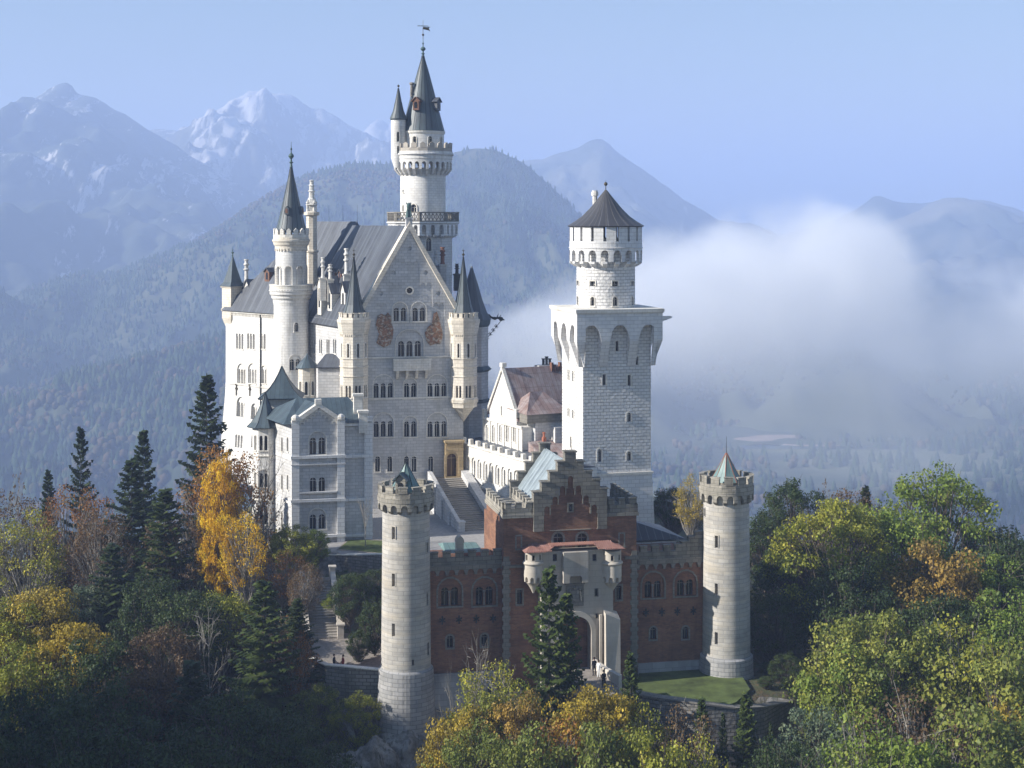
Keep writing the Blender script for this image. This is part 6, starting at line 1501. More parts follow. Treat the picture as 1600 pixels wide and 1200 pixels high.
def add_tube(V, T, p, q, r0, r1, n=5):
    d = q - p; L = np.linalg.norm(d); d = d / max(L, 1e-6); a = np.cross(d, [.3, .5, .8]); a /= np.linalg.norm(a); b = np.cross(d, a); k = len(V)
    for c_, r in ((p, r0), (q, r1)):
        for i in range(n): V.append(c_ + a * r * math.cos(6.2832 * i / n) + b * r * math.sin(6.2832 * i / n))
    for i in range(n): j = (i + 1) % n; T.append((k + i, k + j, k + n + j)); T.append((k + i, k + n + j, k + n + i))
def leaves(rg, centers, rad, per, size, flat=.7, up=.5):
    """quads scattered round cluster centres"""
    n = len(centers) * per; C = np.repeat(centers, per, 0); Rd = np.repeat(rad, per)
    d = rg.normal(size=(n, 3)); d /= np.linalg.norm(d, axis=1)[:, None]; rr = rg.uniform(.35, 1, n) ** .6
    P = C + d * (Rd * rr)[:, None] * np.array([1, 1, flat])
    N = d + rg.normal(size=(n, 3)) * .7 + np.array([0, 0, up]); N /= np.linalg.norm(N, axis=1)[:, None]
    a = np.cross(N, rg.normal(size=(n, 3))); a /= np.linalg.norm(a, axis=1)[:, None]; b = np.cross(N, a)
    s = size * rg.uniform(.6, 1.3, n)[:, None]
    Q = np.stack([P - a * s * .5, P + b * s * .38 - a * s * .05, P + a * s * .5, P - b * s * .38 + a * s * .05], 1)
    return P, Q
def mesh_pair(name, Vt, Tt, Q, col):
    """trunk mesh data and crown mesh data"""
    tm = fast_mesh('trunk', np.array(Vt), np.array(Tt), [M['bark']], link=False, smooth=True)
    V = Q.reshape(-1, 3); T = np.arange(len(V)).reshape(-1, 4); cm = fast_mesh('crown', V, T, [M['leaf_green']], link=False, col=np.repeat(col, 4, 0)) if len(V) else None
    return tm, cm
def gen_broad(seed, H=20.0, w=.36, ncl=150, per=120, lsz=.30, low=.25, lump=.9, thin=0.0):
    rg = np.random.RandomState(seed); Vt, Tt = [], []; C = []; Rd = []
    lean = rg.normal(size=2) * .03 * H; tp = lambda f: np.array([lean[0] * f + .1 * math.sin(f * 5 + seed), lean[1] * f + .1 * math.cos(f * 4 + seed), f * H * .82])
    for k in range(7): add_tube(Vt, Tt, tp(k / 7), tp((k + 1) / 7), .26 * (1 - k / 7.6) * H / 14, .26 * (1 - (k + 1) / 7.6) * H / 14, 7)
    lob = [(rg.normal(size=3), rg.uniform(.0, .35)) for _ in range(7)]
    for i in range(ncl):
        u = rg.uniform(-1, 1); ph = rg.uniform(0, 6.283); s = math.sqrt(1 - u * u); d = np.array([s * math.cos(ph), s * math.sin(ph), u])
        g = 1.0
        for l, am in lob: g += am * lump * max(0, np.dot(l / np.linalg.norm(l), d)) ** 3 - am * lump * .25
        rr = rg.uniform(.45, 1.0) ** .55 * g
        c_ = np.array([lean[0] * .6, lean[1] * .6, H * (1 + low) / 2]) + d * rr * np.array([w * H, w * H, H * (1 - low) / 2 * .95]) 
        c_[2] = max(c_[2], H * low * .7); C.append(c_); Rd.append(rg.uniform(.045, .085) * H)
        f = min(.98, max(.2, (c_[2] / H - .12) * rg.uniform(.55, .85))); p = tp(f); m1 = p * .45 + c_ * .55 + np.array([0, 0, -.03 * H]) + rg.normal(size=3) * .015 * H
        r0 = .055 * H / 14 * (1 if i % 3 else 1.7); add_tube(Vt, Tt, p, m1, r0 * 1.3, r0 * .8, 4); add_tube(Vt, Tt, m1, c_, r0 * .8, r0 * .3, 4)
        for _ in range(3): q = c_ + rg.normal(size=3) * .045 * H; add_tube(Vt, Tt, m1 * .4 + c_ * .6, q, r0 * .4, r0 * .15, 3)
    C, Rd = np.array(C), np.array(Rd)
    if thin:
        kp = rg.uniform(size=len(C)) > thin; C, Rd = C[kp], Rd[kp]
    P, Q = leaves(rg, C, Rd, per, lsz); n = len(P)
    cj = np.repeat(rg.uniform(0, 1, len(C)), per); col = np.stack([np.clip(cj * .6 + rg.uniform(0, .4, n), 0, 1), np.clip(rg.uniform(.15, .85, n), 0, 1), rg.uniform(size=n)], 1)
    return mesh_pair('broad', Vt, Tt, Q, col)
def gen_bare(seed, H=12.0, spread=.32, leaf=0):
    rg = np.random.RandomState(seed); Vt, Tt = [], []; tips = []
    def grow(p, d, L, r, lv):
        q = p + d * L; add_tube(Vt, Tt, p, q, r, r * .68, 5 if lv < 2 else 3)
        if lv >= 5: tips.append(q); return
        for _ in range(2 + (rg.uniform() < .65) + (lv == 0)):
            nd_ = d + rg.normal(size=3) * spread * (1 + .12 * lv) + np.array([0, 0, .12]); nd_ /= np.linalg.norm(nd_)
            grow(q if rg.uniform() < .6 else p + d * L * rg.uniform(.45, .9), nd_, L * rg.uniform(.62, .85), r * .6, lv + 1)
    grow(np.zeros(3), np.array([0, 0, 1.0]), H * .26, .17 * H / 12, 0)
    V = np.array(Vt); s = H / V[:, 2].max(); V[:, 2] *= s; m_ = np.array(tips) * np.array([1, 1, s])
    if not leaf: return mesh_pair('bare', list(V), Tt, np.zeros((0, 4, 3)), None)
    k = m_[rg.choice(len(m_), min(len(m_), leaf), replace=False)]; P, Q = leaves(rg, k, np.full(len(k), .3), 5, .22); n = len(P)
    return mesh_pair('bare', list(V), Tt, Q, rg.uniform(.1, .9, (n, 3)))
def gen_conifer(seed, H=20.0, w=.2, ragged=.25, gap=.03, low=.06):
    rg = np.random.RandomState(seed); Vt, Tt = [], []; Q = []; col = []
    for k in range(8): add_tube(Vt, Tt, np.array([0, 0, H * k / 8]), np.array([0, 0, H * (k + 1) / 8]), .26 * (1 - k / 8.1) * H / 20, .26 * (1 - (k + 1) / 8.1) * H / 20, 6)
    z = low
    while z < .985:
        Lm = w * H * (1 - z) ** .8 * (.75 + .25 * min(1, (z - low) * 6 + .5)); nb = int(5 + 4 * (1 - z)); a0 = rg.uniform(0, 6.28)
        for b in range(nb):
            L = Lm * rg.uniform(1 - ragged, 1 + ragged * .6) + .15; a = a0 + 6.283 * b / nb + rg.normal() * .18; dr = np.array([math.cos(a), math.sin(a), 0]); sd = np.array([-dr[1], dr[0], 0])
            lift = .28 - .75 * (1 - z) + rg.normal() * .08; p0 = np.array([0, 0, z * H + rg.normal() * .12]); ns = max(4, int(L / .34)); br = rg.uniform(0, 1)
            prev = p0
            for s in range(1, ns + 1):
                t = s / ns; p = p0 + dr * L * t + np.array([0, 0, L * (lift * t * (1 - .3 * t) + .22 * t * t * t)])
                if s % 2 == 0 or s == ns: add_tube(Vt, Tt, prev, p, .035 * (1 - t) + .012, .03 * (1 - t) + .008, 3); prev = p
                if t < .12: continue
                wd = (.2 + .2 * L * (1 - t) + .22) * rg.uniform(.7, 1.25)
                for sg in (-1, 1):
                    tip = p + sd * sg * wd + dr * wd * .55 + np.array([0, 0, -.30 * wd + rg.normal() * .05]); bk = p - dr * .26
                    Q.append([bk, p + sd * sg * wd * .35 - dr * .12 + np.array([0, 0, -.05]), tip, p + dr * .30 + np.array([0, 0, .02])]); col.append((br * .5 + rg.uniform(0, .5), rg.uniform(.2, .8), 0))
                hg = .22 + .25 * rg.uniform(); Q.append([p - dr * .22, p + sd * .05 + np.array([0, 0, -hg]), p + dr * .2 + np.array([0, 0, -hg * .7]), p + dr * .24]); col.append((br * .4 + rg.uniform(0, .4), rg.uniform(.1, .6), 0))
        z += gap * (1.15 - .55 * z) * rg.uniform(.8, 1.2)
    for k in range(5):
        a = k * 1.256; Q.append([np.array([0, 0, H * .96]), np.array([.14 * math.cos(a), .14 * math.sin(a), H * .965]), np.array([0, 0, H * 1.01]), np.array([.05 * math.cos(a + 1), .05 * math.sin(a + 1), H * .98])]); col.append((.5, .5, 0))
    return mesh_pair('conifer', Vt, Tt, np.array(Q), np.array(col))
KIT = {'broad': [(gen_broad(s, w=w_, low=lo), 20.0, 2 * w_ * 20) for s, w_, lo in ((1, .36, .22), (2, .40, .26), (3, .32, .16), (4, .38, .2), (5, .34, .28))],
       'thin': [(gen_broad(s, w=.34, low=.25, ncl=120, per=60, lsz=.28), 20.0, 13.6) for s in (11, 12)],
       'bare': [(gen_bare(s, leaf=lf), 12.0, 7.0) for s, lf in ((21, 0), (22, 0), (23, 90))],
       'conifer': [(gen_conifer(s, w=w_, ragged=rg_, gap=gp), 20.0, 2 * w_ * 20) for s, w_, rg_, gp in ((31, .23, .38, .031), (32, .27, .46, .036), (33, .20, .34, .029))]}
for kk in ('broad', 'thin', 'bare'):   # true height and width of every model
    for i, ((tm, cm), h_, w_) in enumerate(KIT[kk]):
        co = np.array([v.co[:] for v in (cm or tm).vertices]) if len((cm or tm).vertices) < 9000 else None
        if co is None: co = np.empty(len((cm or tm).vertices) * 3); (cm or tm).vertices.foreach_get('co', co); co = co.reshape(-1, 3)
        KIT[kk][i] = ((tm, cm), float(np.percentile(co[:, 2], 99.7)), float(2 * np.percentile(np.hypot(co[:, 0], co[:, 1]), 95)))
NT = [0]
def tree(kind, px, ytop, Y, wpx, mat, name, label, group, barkm='bark', var=None, zb=None):
    vs = KIT[kind]; v = NT[0] % len(vs) if var is None else var; NT[0] += 1; (tm, cm), H0, W0 = vs[v]
    X = px2x(px, Y); z0 = (th(X, Y) if zb is None else zb) - .3; H = py2z(ytop, Y) - z0; W = wpx / F * Y
    if H < 1.5: H = 1.5
    if kind in ('broad', 'thin') and mat != 'leaf_yellow' and name != 'bush': W = max(W, H / H0 / 1.25 * W0)
    if name == 'bush': W = max(W, H / H0 * .62 * W0)
    if kind == 'conifer': W *= 1.5
    r = empty(name, (X, Y, z0), (NT[0] * 2.4) % 6.28, label, name.replace('_', ' '), group); r.scale = (W / W0, W / W0, H / H0)
    for nm, me, mt in (('trunk', tm, barkm), ('crown', cm, mat)):
        if me is None: continue
        o = bpy.data.objects.new(nm, me); COL.objects.link(o); o.parent = r; o.material_slots[0].link = 'OBJECT'; o.material_slots[0].material = M[mt]
    return r
GL_, GR_, GC_, GB_ = 'trees on the left slope', 'trees on the right slope', 'trees and bushes below the gatehouse', 'trees beside the castle walls'
TREES = [
 # conifers
 ('conifer', 323, 584, 203, 92, 'needle', 'spruce', 'tallest dark spruce close against the left palace wall', GL_, 0), ('conifer', 126, 667, 200, 64, 'needle', 'spruce', 'free-standing spruce silhouetted against the blue haze on the left', GL_, 1),
 ('conifer', 224, 670, 192, 66, 'needle', 'spruce', 'slim spruce rising behind the large dark spruce pair', GL_, 0), ('conifer', 205, 716, 184, 100, 'needle', 'spruce', 'broad spruce in front of the slim pointed one, left of the bare trunks', GL_, 1),
 ('conifer', 75, 734, 206, 44, 'needle', 'spruce', 'smallest spruce on the skyline, left of the free-standing one', GL_, 2), ('conifer', 258, 762, 174, 104, 'needle_light', 'spruce', 'full green spruce beside the bright yellow beech', GL_, 0),
 ('conifer', 175, 850, 164, 120, 'needle', 'spruce', 'dark spruce between the golden bushes and the deep shade', GL_, 1), ('conifer', 412, 905, 148, 128, 'needle_light', 'spruce', 'open-branched spruce with pale trunk below the yellow beech', GL_, 1),
 ('conifer', 858, 884, 138, 108, 'needle_light', 'spruce', 'bushy spruce standing right before the arched gateway', GC_, 1), ('conifer', 985, 1018, 136, 56, 'needle_light', 'spruce', 'young spruce right of the white buttress', GC_, 2),
 ('conifer', 1097, 1088, 135, 52, 'needle_light', 'spruce', 'small light spruce before the bastion wall, left one', GC_, 0), ('conifer', 1166, 1082, 134, 62, 'needle_light', 'spruce', 'small light spruce before the bastion wall, right one', GC_, 2),
 ('conifer', 1352, 758, 186, 50, 'needle', 'spruce', 'dark spruce top between the green crowns on the right skyline', GR_, 2), ('conifer', 465, 935, 152, 56, 'needle', 'spruce', 'narrow spruce beside the side stair', GL_, 2),
 ('conifer', 300, 1030, 138, 120, 'needle', 'spruce', 'spruce in deep shade near the bottom left', GL_, 0), ('conifer', 930, 905, 141, 62, 'needle_light', 'spruce', 'second spruce half behind the bushy one at the gateway', GC_, 0) if False else ('conifer', 885, 925, 140, 84, 'needle_light', 'spruce', 'second spruce half behind the bushy one at the gateway', GC_, 0),
 ('conifer', 1130, 1112, 132, 30, 'needle', 'spruce', 'tiny dark spruce between the two light bastion spruces', GC_, 0), ('conifer', 1205, 1128, 131, 36, 'needle', 'spruce', 'tiny dark spruce right of the light bastion spruces', GC_, 1), ('conifer', 1050, 1120, 132, 34, 'needle', 'spruce', 'tiny dark spruce left of the light bastion spruces', GC_, 2),
 ('broad', 1232, 1020, 155, 60, 'leaf_dark', 'shrub', 'dark shrub behind the right end of the bastion wall', GR_, 2), ('broad', 1205, 1045, 157, 40, 'leaf_dark', 'shrub', 'dark shrub at the foot of the right gate tower', GR_, 3),
 ('broad', 1198, 1066, 151, 34, 'leaf_dark', 'shrub', 'low dark shrub at the right edge of the gate lawn', GR_, 0), ('broad', 497, 1070, 148, 46, 'leaf_moss', 'shrub', 'mossy shrub on the rock at the left end of the terrace wall', GB_, 1), ('broad', 560, 1085, 147.5, 40, 'leaf_olive', 'shrub', 'yellowish shrub at the foot of the terrace wall', GB_, 3),
 # left broadleaves
 ('broad', 350, 712, 181, 72, 'leaf_yellow', 'beech_tree', 'bright yellow beech, the most colourful tree, beside the palace', GL_, 2), ('thin', 385, 800, 172, 84, 'leaf_yellow', 'beech_tree', 'lower bright yellow beech crown below the first', GL_, 1), ('thin', 352, 700, 184, 96, 'leaf_orange', 'beech_tree', 'loose orange beech behind the bright yellow one', GL_, 0),
 ('bare', 410, 690, 183, 120, 'leaf_brown', 'bare_tree', 'leafless tree spreading fine twigs before the white bower house', GL_, 0), ('bare', 302, 728, 182, 70, 'leaf_brown', 'bare_tree', 'leafless grey tree with tall double trunk left of the yellow beech', GL_, 1),
 ('bare', 12, 742, 196, 90, 'leaf_brown', 'bare_tree', 'bare brown tree at the left picture edge', GL_, 2), ('bare', 330, 950, 150, 110, 'leaf_brown', 'bare_tree', 'pale bare tree in the dark hollow of the left slope', GL_, 0), ('bare', 150, 775, 190, 80, 'leaf_brown', 'bare_tree', 'brown twiggy tree beside the free-standing spruce', GL_, 2),
 ('thin', 108, 762, 188, 108, 'leaf_orange', 'beech_tree', 'rusty orange beech below the free-standing spruce', GL_, 1), ('thin', 40, 800, 182, 74, 'leaf_olive', 'maple_tree', 'thin olive maple near the left edge', GL_, 0), ('thin', 160, 800, 180, 90, 'leaf_brown', 'beech_tree', 'brown beech with sparse leaves right of the rusty one', GL_, 0),
 ('thin', 0, 770, 186, 90, 'leaf_brown', 'beech_tree', 'brown sparse beech cut by the left picture edge', GL_, 1), ('thin', 285, 800, 176, 70, 'leaf_brown', 'beech_tree', 'brown sparse beech between the full spruce and the yellow beech', GL_, 1),
 ('broad', 62, 925, 160, 130, 'leaf_golden', 'maple_tree', 'sunlit golden maple in the middle of the left slope', GL_, 0), ('broad', 118, 975, 152, 130, 'leaf_golden', 'maple_tree', 'lower golden maple just above the shade line', GL_, 1), ('broad', 8, 945, 158, 96, 'leaf_olive', 'maple_tree', 'yellow-green maple cut by the left edge beside the golden ones', GL_, 3),
 ('broad', 140, 915, 164, 80, 'leaf_willow', 'willow_tree', 'grey-green willow between golden maple and dark spruce', GL_, 4), ('broad', 30, 1015, 148, 120, 'leaf_olive', 'maple_tree', 'olive maple under the golden pair at the left edge', GL_, 2),
 ('broad', 455, 822, 182, 84, 'leaf_olive', 'maple_tree', 'round olive bush-like tree at the foot of the bower house', GB_, 3), ('broad', 490, 828, 188, 60, 'leaf_green', 'maple_tree', 'green rounded tree by the courtyard corner', GB_, 1), ('thin', 440, 860, 174, 90, 'leaf_orange', 'beech_tree', 'rusty low beech above the side stair', GB_, 1), ('thin', 480, 880, 168, 60, 'leaf_brown', 'beech_tree', 'brownish beech hanging over the top of the side stair', GB_, 0),
 ('broad', 335, 800, 174, 60, 'leaf_yellow', 'beech_tree', 'middle one of the three bright yellow beech crowns', GL_, 0), ('broad', 530, 893, 183, 60, 'leaf_dark', 'shrub', 'dark shrub against the rough retaining wall', GB_, 3), ('broad', 590, 890, 180, 60, 'leaf_dark', 'shrub', 'dark shrub between retaining wall and gate tower', GB_, 4), ('broad', 515, 930, 172, 36, 'leaf_green', 'shrub', 'small green shrub beside the side stair parapet', GB_, 2),
 ('broad', 548, 898, 166, 70, 'leaf_dark', 'yew_tree', 'dark ivy-like yew between side stair and gate tower', GB_, 0), ('broad', 585, 935, 158, 44, 'leaf_dark', 'yew_tree', 'small dark yew hugging the gate tower shaft', GB_, 2), ('broad', 560, 985, 156, 30, 'leaf_dark', 'yew_tree', 'clipped dark yew on the terrace', GB_, 1),
 ('thin', 400, 960, 158, 110, 'leaf_brown', 'beech_tree', 'brown sparse beech behind the open spruce', GL_, 1), ('broad', 350, 925, 160, 90, 'leaf_olive', 'maple_tree', 'dull olive maple under the yellow beech', GL_, 0), ('thin', 455, 985, 150, 70, 'leaf_orange', 'beech_tree', 'reddish beech right of the open spruce', GL_, 0),
 # shaded lower left
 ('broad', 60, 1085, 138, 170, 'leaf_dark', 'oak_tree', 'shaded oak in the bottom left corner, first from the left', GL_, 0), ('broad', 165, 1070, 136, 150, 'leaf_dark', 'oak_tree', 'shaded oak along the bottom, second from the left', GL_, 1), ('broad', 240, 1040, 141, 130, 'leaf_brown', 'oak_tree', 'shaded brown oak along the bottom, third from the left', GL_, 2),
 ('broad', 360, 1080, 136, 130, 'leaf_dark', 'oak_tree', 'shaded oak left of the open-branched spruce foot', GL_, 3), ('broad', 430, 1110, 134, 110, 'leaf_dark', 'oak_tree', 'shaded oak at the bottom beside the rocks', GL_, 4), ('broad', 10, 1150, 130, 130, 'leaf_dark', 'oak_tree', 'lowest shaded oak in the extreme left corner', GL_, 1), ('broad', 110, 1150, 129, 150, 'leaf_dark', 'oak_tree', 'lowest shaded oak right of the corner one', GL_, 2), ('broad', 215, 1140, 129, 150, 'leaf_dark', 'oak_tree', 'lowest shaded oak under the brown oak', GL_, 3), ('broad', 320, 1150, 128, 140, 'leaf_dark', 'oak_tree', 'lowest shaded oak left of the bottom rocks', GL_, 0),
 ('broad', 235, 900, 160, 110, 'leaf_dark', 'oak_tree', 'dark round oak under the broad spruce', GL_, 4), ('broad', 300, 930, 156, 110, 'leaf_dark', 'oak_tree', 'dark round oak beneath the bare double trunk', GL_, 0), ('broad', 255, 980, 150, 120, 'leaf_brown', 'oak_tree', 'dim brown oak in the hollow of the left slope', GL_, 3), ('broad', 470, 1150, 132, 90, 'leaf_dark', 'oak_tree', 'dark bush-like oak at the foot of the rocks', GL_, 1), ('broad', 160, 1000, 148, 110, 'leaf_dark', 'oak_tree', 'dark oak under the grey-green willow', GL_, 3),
 # behind the gatehouse on the right
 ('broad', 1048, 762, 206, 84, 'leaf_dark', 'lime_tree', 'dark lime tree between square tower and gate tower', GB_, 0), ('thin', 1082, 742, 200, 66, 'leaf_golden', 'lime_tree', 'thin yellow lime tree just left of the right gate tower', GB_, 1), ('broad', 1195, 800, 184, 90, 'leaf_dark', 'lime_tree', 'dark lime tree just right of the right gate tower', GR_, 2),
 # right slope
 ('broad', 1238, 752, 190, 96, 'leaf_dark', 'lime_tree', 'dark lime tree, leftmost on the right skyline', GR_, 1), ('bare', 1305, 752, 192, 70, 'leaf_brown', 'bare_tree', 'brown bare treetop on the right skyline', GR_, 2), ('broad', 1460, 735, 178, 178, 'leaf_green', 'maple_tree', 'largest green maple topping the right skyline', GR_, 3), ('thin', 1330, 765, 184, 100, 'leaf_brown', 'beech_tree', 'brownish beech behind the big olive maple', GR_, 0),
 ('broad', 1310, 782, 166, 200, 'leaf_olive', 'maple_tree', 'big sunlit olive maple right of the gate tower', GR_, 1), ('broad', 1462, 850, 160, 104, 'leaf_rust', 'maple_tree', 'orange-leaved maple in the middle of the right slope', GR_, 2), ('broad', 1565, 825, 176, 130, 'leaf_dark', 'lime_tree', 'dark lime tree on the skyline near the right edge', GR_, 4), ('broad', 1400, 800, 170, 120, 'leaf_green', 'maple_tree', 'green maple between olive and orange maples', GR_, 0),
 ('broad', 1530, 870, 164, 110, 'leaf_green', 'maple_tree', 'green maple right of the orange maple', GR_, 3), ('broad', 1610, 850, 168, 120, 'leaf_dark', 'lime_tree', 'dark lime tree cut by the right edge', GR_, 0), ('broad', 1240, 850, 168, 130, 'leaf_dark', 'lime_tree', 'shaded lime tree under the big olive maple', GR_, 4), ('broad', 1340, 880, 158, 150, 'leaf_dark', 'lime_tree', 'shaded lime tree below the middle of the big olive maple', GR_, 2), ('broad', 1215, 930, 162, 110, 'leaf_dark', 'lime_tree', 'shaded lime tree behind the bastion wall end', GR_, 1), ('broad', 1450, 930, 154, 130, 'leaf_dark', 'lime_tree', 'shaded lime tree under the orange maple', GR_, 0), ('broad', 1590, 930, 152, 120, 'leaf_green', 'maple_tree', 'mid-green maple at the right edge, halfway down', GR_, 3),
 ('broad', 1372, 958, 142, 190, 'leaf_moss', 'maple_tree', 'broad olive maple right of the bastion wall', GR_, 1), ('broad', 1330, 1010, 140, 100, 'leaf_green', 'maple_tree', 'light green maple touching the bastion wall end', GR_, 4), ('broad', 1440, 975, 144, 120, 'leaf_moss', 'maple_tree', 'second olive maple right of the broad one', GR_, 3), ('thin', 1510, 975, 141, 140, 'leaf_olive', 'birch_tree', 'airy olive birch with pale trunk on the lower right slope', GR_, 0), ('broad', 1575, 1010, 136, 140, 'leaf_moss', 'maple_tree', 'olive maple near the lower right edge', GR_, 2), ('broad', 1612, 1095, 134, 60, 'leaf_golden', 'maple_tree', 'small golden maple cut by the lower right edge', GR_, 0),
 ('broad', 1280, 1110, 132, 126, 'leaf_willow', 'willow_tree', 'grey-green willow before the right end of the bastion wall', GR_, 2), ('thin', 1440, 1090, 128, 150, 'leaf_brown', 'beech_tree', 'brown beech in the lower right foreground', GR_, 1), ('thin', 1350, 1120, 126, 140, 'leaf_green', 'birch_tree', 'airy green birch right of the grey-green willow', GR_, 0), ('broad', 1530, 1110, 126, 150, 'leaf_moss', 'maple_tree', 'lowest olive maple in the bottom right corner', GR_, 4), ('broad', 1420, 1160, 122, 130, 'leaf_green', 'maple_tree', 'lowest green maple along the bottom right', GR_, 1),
 # before the gatehouse
 ('bare', 752, 985, 139, 110, 'leaf_brown', 'bare_tree', 'leafless pale sapling before the left brick wing', GC_, 0), ('bare', 725, 1030, 138, 80, 'leaf_brown', 'bare_tree', 'low leafless thicket tree at the left wing plinth', GC_, 1), ('thin', 785, 1035, 137, 70, 'leaf_olive', 'birch_tree', 'thin yellow-green birch left of the gateway spruce', GC_, 1),
 ('broad', 715, 1110, 132, 84, 'leaf_golden', 'bush', 'golden bush at the foot of the left brick wing', GC_, 0), ('broad', 765, 1085, 134, 80, 'leaf_moss', 'bush', 'olive bush right of the golden one under the left wing', GC_, 1), ('broad', 740, 1140, 127, 110, 'leaf_moss', 'bush', 'yellow-green bush beside the pale boulders', GC_, 3), ('broad', 818, 1088, 131, 100, 'leaf_rust', 'bush', 'rusty bush under the gateway spruce', GC_, 2), ('broad', 830, 1140, 125, 110, 'leaf_moss', 'bush', 'olive bush at the bottom below the gateway spruce', GC_, 4),
 ('broad', 905, 1085, 130, 90, 'leaf_golden', 'bush', 'golden bush below the gateway ramp', GC_, 0), ('broad', 948, 1078, 131, 80, 'leaf_golden', 'bush', 'golden-orange round bush right below the two visitors', GC_, 3), ('thin', 1000, 1105, 130, 90, 'leaf_olive', 'bush', 'sparse olive bush under the young spruce', GC_, 0), ('thin', 1055, 1108, 130, 110, 'leaf_brown', 'bush', 'grey-brown sparse bush before the left end of the bastion wall', GC_, 1), ('broad', 930, 1135, 124, 110, 'leaf_moss', 'bush', 'mossy green bush at the bottom under the golden round bush', GC_, 1), ('broad', 1010, 1150, 123, 110, 'leaf_olive', 'bush', 'lowest olive bush left of the bastion spruces', GC_, 2), ('thin', 880, 1120, 127, 90, 'leaf_orange', 'bush', 'sparse rusty bush between the golden and the rusty bushes', GC_, 0), ('thin', 1100, 1150, 126, 90, 'leaf_olive', 'bush', 'sparse olive bush at the foot of the left bastion spruce', GC_, 1), ('broad', 1215, 1165, 126, 80, 'leaf_dark', 'bush', 'dark bush between the bastion spruces and the willow', GC_, 3),
]
for k, (kind, px, yt, Y, w_, mt, nm, lb, gp, vr) in enumerate(TREES): tree(kind, px, yt, Y, w_, mt, nm, lb, gp, 'bark_pale' if kind in ('bare', 'thin') else 'bark', vr)
# sapling in the courtyard lawn
tree('bare', 571, 765, 193, 44, 'leaf_brown', 'bare_tree', 'slender leafless sapling on the little courtyard lawn', GB_, 'bark_pale', 1, zb=-40.7)

# undergrowth covering the slopes
rg = np.random.RandomState(3); C = []
while len(C) < 2600:
    Y = rg.uniform(118, 206); px = rg.uniform(-120, 1720); X = px2x(px, Y)
    if 470 < px < 1210 and Y > 149: continue
    if 480 < px < 700 and Y > 140: continue
    if 985 < px < 1290 and Y > 137: continue
    if 860 < px < 1000 and Y > 136.5: continue
    C.append((X, Y, th(X, Y) + rg.uniform(.2, 1.3)))
C = np.array(C); P, Q = leaves(rg, C, rg.uniform(.8, 2.0, len(C)), 26, .42); n = len(P)
pal = np.array([(.05, .075, .02), (.035, .055, .018), (.12, .11, .03), (.16, .09, .03), (.07, .05, .028), (.08, .10, .03)]); cid = np.repeat(rg.randint(0, 6, len(C)), 26)
col = pal[cid] * rg.uniform(.6, 1.3, (n, 1)); V = Q.reshape(-1, 3)
o = fast_mesh('undergrowth', V, np.arange(len(V)).reshape(-1, 4), M['far_trees'], col=np.repeat(col, 4, 0)); tag(o, 'low mixed undergrowth covering the castle slopes', 'undergrowth', kind='stuff')

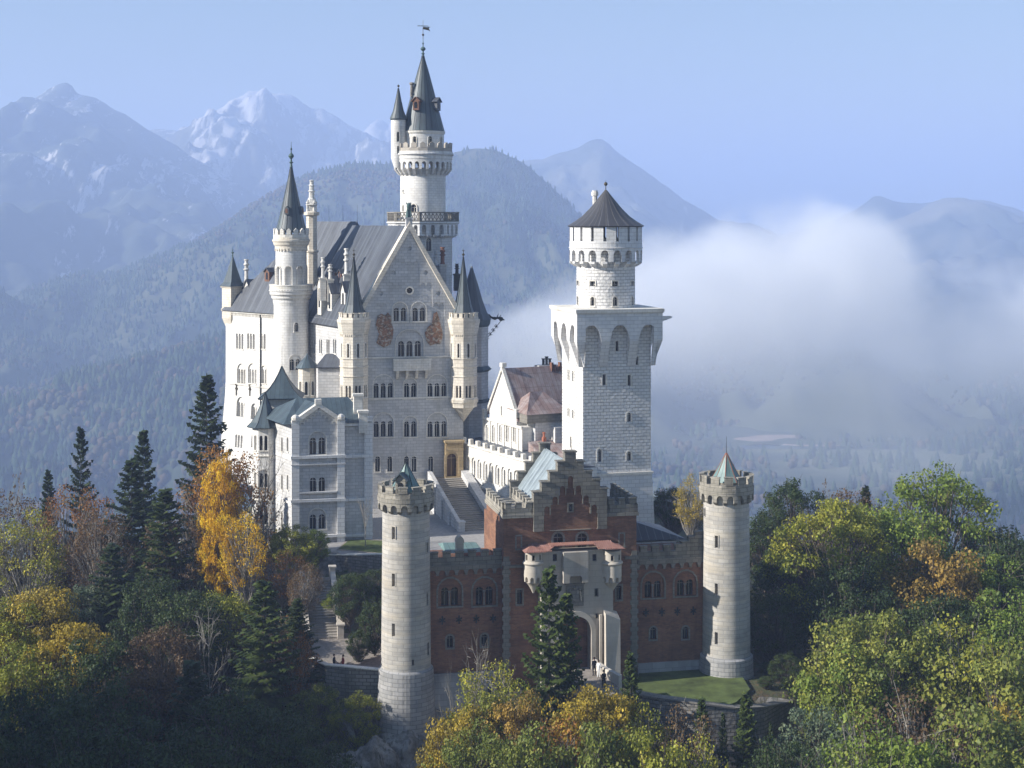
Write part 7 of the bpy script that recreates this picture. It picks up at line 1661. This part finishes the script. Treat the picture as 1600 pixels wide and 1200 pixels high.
# ================================================================== visitors
plain('skin', (.45, .27, .19), rough=.6, var=.05); plain('cloth_dark', (.02, .02, .028), rough=.9); plain('cloth_white', (.7, .7, .7), rough=.9, var=.05); plain('cloth_red', (.35, .04, .03), rough=.9); plain('hair', (.05, .03, .02), rough=.6)
def person(px, Y, z, rz, label, top, leg, h=1.72, sit=False, white_legs=None):
    r = empty('person', (px2x(px, Y), Y, z), rz, label, 'person', 'visitors outside the castle')
    s = h / 1.72; hip = .9 if not sit else .48
    J = {'pel': (0, 0, hip), 'ch': (0, .0, hip + .42), 'nk': (0, .0, hip + .6), 'hd': (0, -.02, hip + .76)}
    vs, es, rs = [], [], []
    def pv(p, r_): vs.append(tuple(c_ * s for c_ in p)); rs.append(r_ * s); return len(vs) - 1
    a = pv(J['pel'], .14); b = pv((0, 0, hip + .2), .13); c_ = pv(J['ch'], .16); d = pv((0, 0, hip + .54), .06); e = pv((0, -.01, hip + .60), .055); f = pv((0, -.02, hip + .70), .095); g = pv((0, -.01, hip + .78), .09); es += [(a, b), (b, c_), (c_, d), (d, e), (e, f), (f, g)]
    for sg in (-1, 1):
        k = pv((sg * .17, 0, hip + .47), .06); l = pv((sg * .23, .03, hip + .22), .048); m_ = pv((sg * .2, -.14, hip + .06), .038); n_ = pv((sg * .16, -.22, hip + .04), .03); es += [(c_, k), (k, l), (l, m_), (m_, n_)]
        if sit: q = [((sg * .1, 0, hip - .02), .1), ((sg * .12, -.42, hip - .02), .075), ((sg * .12, -.42, .1), .05), ((sg * .12, -.56, .05), .045)]
        else: q = [((sg * .09, 0, hip - .08), .1), ((sg * .1, -.03 * sg, .48), .07), ((sg * .11, .03 * sg, .09), .05), ((sg * .12, -.12, .04), .045)]
        prev = a
        for p_, r_ in q: t = pv(p_, r_); es.append((prev, t)); prev = t
    me = bpy.data.meshes.new('body'); me.from_pydata(vs, es, []); o = bpy.data.objects.new('body', me); COL.objects.link(o)
    md = o.modifiers.new('s', 'SKIN'); 
    for i, r_ in enumerate(rs): me.skin_vertices[0].data[i].radius = (r_, r_)
    me.skin_vertices[0].data[0].use_root = True; o.modifiers.new('u', 'SUBSURF').levels = 2
    dg = bpy.context.evaluated_depsgraph_get(); ne = bpy.data.meshes.new_from_object(o.evaluated_get(dg)); o.modifiers.clear(); o.data = ne
    ne.materials.clear(); 
    for mm in ('skin', top, leg): ne.materials.append(M[mm])
    for p_ in ne.polygons:
        cz = p_.center.z / s; cx = abs(p_.center.x / s); p_.material_index = 0 if cz > hip + .56 else (1 if cz > hip - .0 and not (p_.center.y / s < -.19) else (2 if not (cz > hip and p_.center.y / s < -.19) else 0)); p_.use_smooth = True
    o.parent = r
    mb = MB(); mb.lathe(0, .02 * s, [(.1 * s, (hip + .68) * s), (.112 * s, (hip + .76) * s), (.09 * s, (hip + .85) * s), (.02, (hip + .885) * s)], 12); mb.build('hair', M['hair'], r, smooth=True)
    mb = MB(); y0 = -.115 * s
    mb.box(-.012 * s, .012 * s, y0 - .025 * s, y0, (hip + .70) * s, (hip + .74) * s); mb.build('nose', M['skin'], r)
    return r
person(928.5, 143.6, -42.55, R(200), 'visitor in dark clothes standing at the gateway wall', 'cloth_dark', 'cloth_dark')
person(935.5, 143.0, -42.55, R(150), 'visitor in white clothes beside the dark one at the gateway', 'cloth_white', 'cloth_white', 1.65)
person(943.5, 139.6, -42.55, R(20), 'visitor in a black coat walking down the gateway ramp', 'cloth_dark', 'cloth_dark', 1.7)
person(522, 154.0, -44.75, R(70), 'visitor in black sitting on the terrace edge', 'cloth_dark', 'cloth_dark', 1.7, sit=True)
person(536, 153.8, -44.75, R(-60), 'visitor with red jacket sitting on the terrace edge', 'cloth_red', 'cloth_dark', 1.7, sit=True)
# ------------------------------------------------------------------ air: even haze over the whole country, and the fog bank lying in the valley
def volbox(name, x0, x1, y0, y1, z0, z1):
    mb = MB().box(x0, x1, y0, y1, z0, z1); me = mb.mesh(name); o = bpy.data.objects.new(name, me); COL.objects.link(o); return o
hz = volbox('haze', -16500, 16500, -400, 21800, -312, 600)
m = bpy.data.materials.new('haze_air'); m.use_nodes = True; nt = m.node_tree
for n in list(nt.nodes): nt.nodes.remove(n)
pv = nt.nodes.new('ShaderNodeVolumePrincipled'); pv.inputs['Color'].default_value = (.50, .637, .965, 1); pv.inputs['Density'].default_value = 2.85e-4; pv.inputs['Anisotropy'].default_value = 0.0
ou = nt.nodes.new('ShaderNodeOutputMaterial'); nt.links.new(pv.outputs[0], ou.inputs['Volume']); hz.data.materials.append(m)
tag(hz, 'blue autumn haze filling the air between castle and mountains', 'haze', kind='stuff')

FOG = True
if FOG:
    fx0, fx1, fy0, fy1, fz0, fz1 = -90, 1150, 1150, 1800, -240, 150
    fb = volbox('fog', fx0, fx1, fy0, fy1, fz0, fz1)
    m = bpy.data.materials.new('fog_bank'); m.use_nodes = True; nt = m.node_tree
    for n in list(nt.nodes): nt.nodes.remove(n)
    g = nt.nodes.new('ShaderNodeNewGeometry'); pos = g.outputs['Position']
    sp = nd(nt, 'ShaderNodeSeparateXYZ'); nt.links.new(pos, sp.inputs[0])
    nz = nd(nt, 'ShaderNodeTexNoise', {'Scale': .0085, 'Detail': 7.0, 'Roughness': .68}); nt.links.new(pos, nz.inputs['Vector'])
    # big soft shapes: each is 1 at its heart and 0 at its rim
    def blob(cx, cy, cz, rx, ry, rz):
        mp_ = nt.nodes.new('ShaderNodeMapping'); mp_.vector_type = 'POINT'; nt.links.new(pos, mp_.inputs['Vector'])
        mp_.inputs['Scale'].default_value = (1 / rx, 1 / ry, 1 / rz); mp_.inputs['Location'].default_value = (-cx / rx, -cy / ry, -cz / rz)
        ln = nd(nt, 'ShaderNodeVectorMath', operation='LENGTH'); nt.links.new(mp_.outputs[0], ln.inputs[0])
        return mth(nt, 'SUBTRACT', 1.0, ln.outputs['Value'])
    Yf = 1430
    BL = [(1240, 455, 215, 165, 200), (1080, 470, 170, 150, 170), (960, 520, 190, 130, 160), (840, 575, 170, 110, 150), (1340, 430, 110, 120, 150), (1650, 530, 300, 170, 200), (1150, 610, 560, 190, 230), (1500, 640, 400, 180, 220)]
    acc = None
    for px, py, rx, rz, ry in BL:
        k = Yf / F
        b_ = blob(px2x(px, Yf), Yf, py2z(py, Yf), rx * k, ry, rz * k)
        b_ = mth(nt, 'MAXIMUM', b_, 0.0); acc = b_ if acc is None else mth(nt, 'ADD', acc, b_)
    nz2 = nd(nt, 'ShaderNodeTexNoise', {'Scale': .0032, 'Detail': 2.0, 'Roughness': .5, 'Distortion': .6}); nt.links.new(pos, nz2.inputs['Vector'])
    d = mth(nt, 'ADD', acc, mth(nt, 'MULTIPLY', mth(nt, 'SUBTRACT', nz.outputs['Fac'], .55), 1.5)); d = mth(nt, 'ADD', d, mth(nt, 'MULTIPLY', mth(nt, 'SUBTRACT', nz2.outputs['Fac'], .55), 1.1))
    nz3 = nd(nt, 'ShaderNodeTexNoise', {'Scale': .024, 'Detail': 4.0, 'Roughness': .6}); nt.links.new(pos, nz3.inputs['Vector']); d = mth(nt, 'ADD', d, mth(nt, 'MULTIPLY', mth(nt, 'SUBTRACT', nz3.outputs['Fac'], .5), .7))
    d = mth(nt, 'MULTIPLY', ramp(nt, d, .0, .5), ramp(nt, acc, .0, .14))
    low = ramp(nt, sp.outputs[2], -165, -45, .10, 1.0)
    d = mth(nt, 'MULTIPLY', mth(nt, 'MULTIPLY', mth(nt, 'POWER', d, 1.3), low), .015)
    pv = nt.nodes.new('ShaderNodeVolumePrincipled'); pv.inputs['Color'].default_value = (.97, .98, 1.0, 1); nt.links.new(d, pv.inputs['Density'])
    ou = nt.nodes.new('ShaderNodeOutputMaterial'); nt.links.new(pv.outputs[0], ou.inputs['Volume']); fb.data.materials.append(m)
    tag(fb, 'white fog bank lying in the valley behind the square tower', 'fog', kind='stuff')
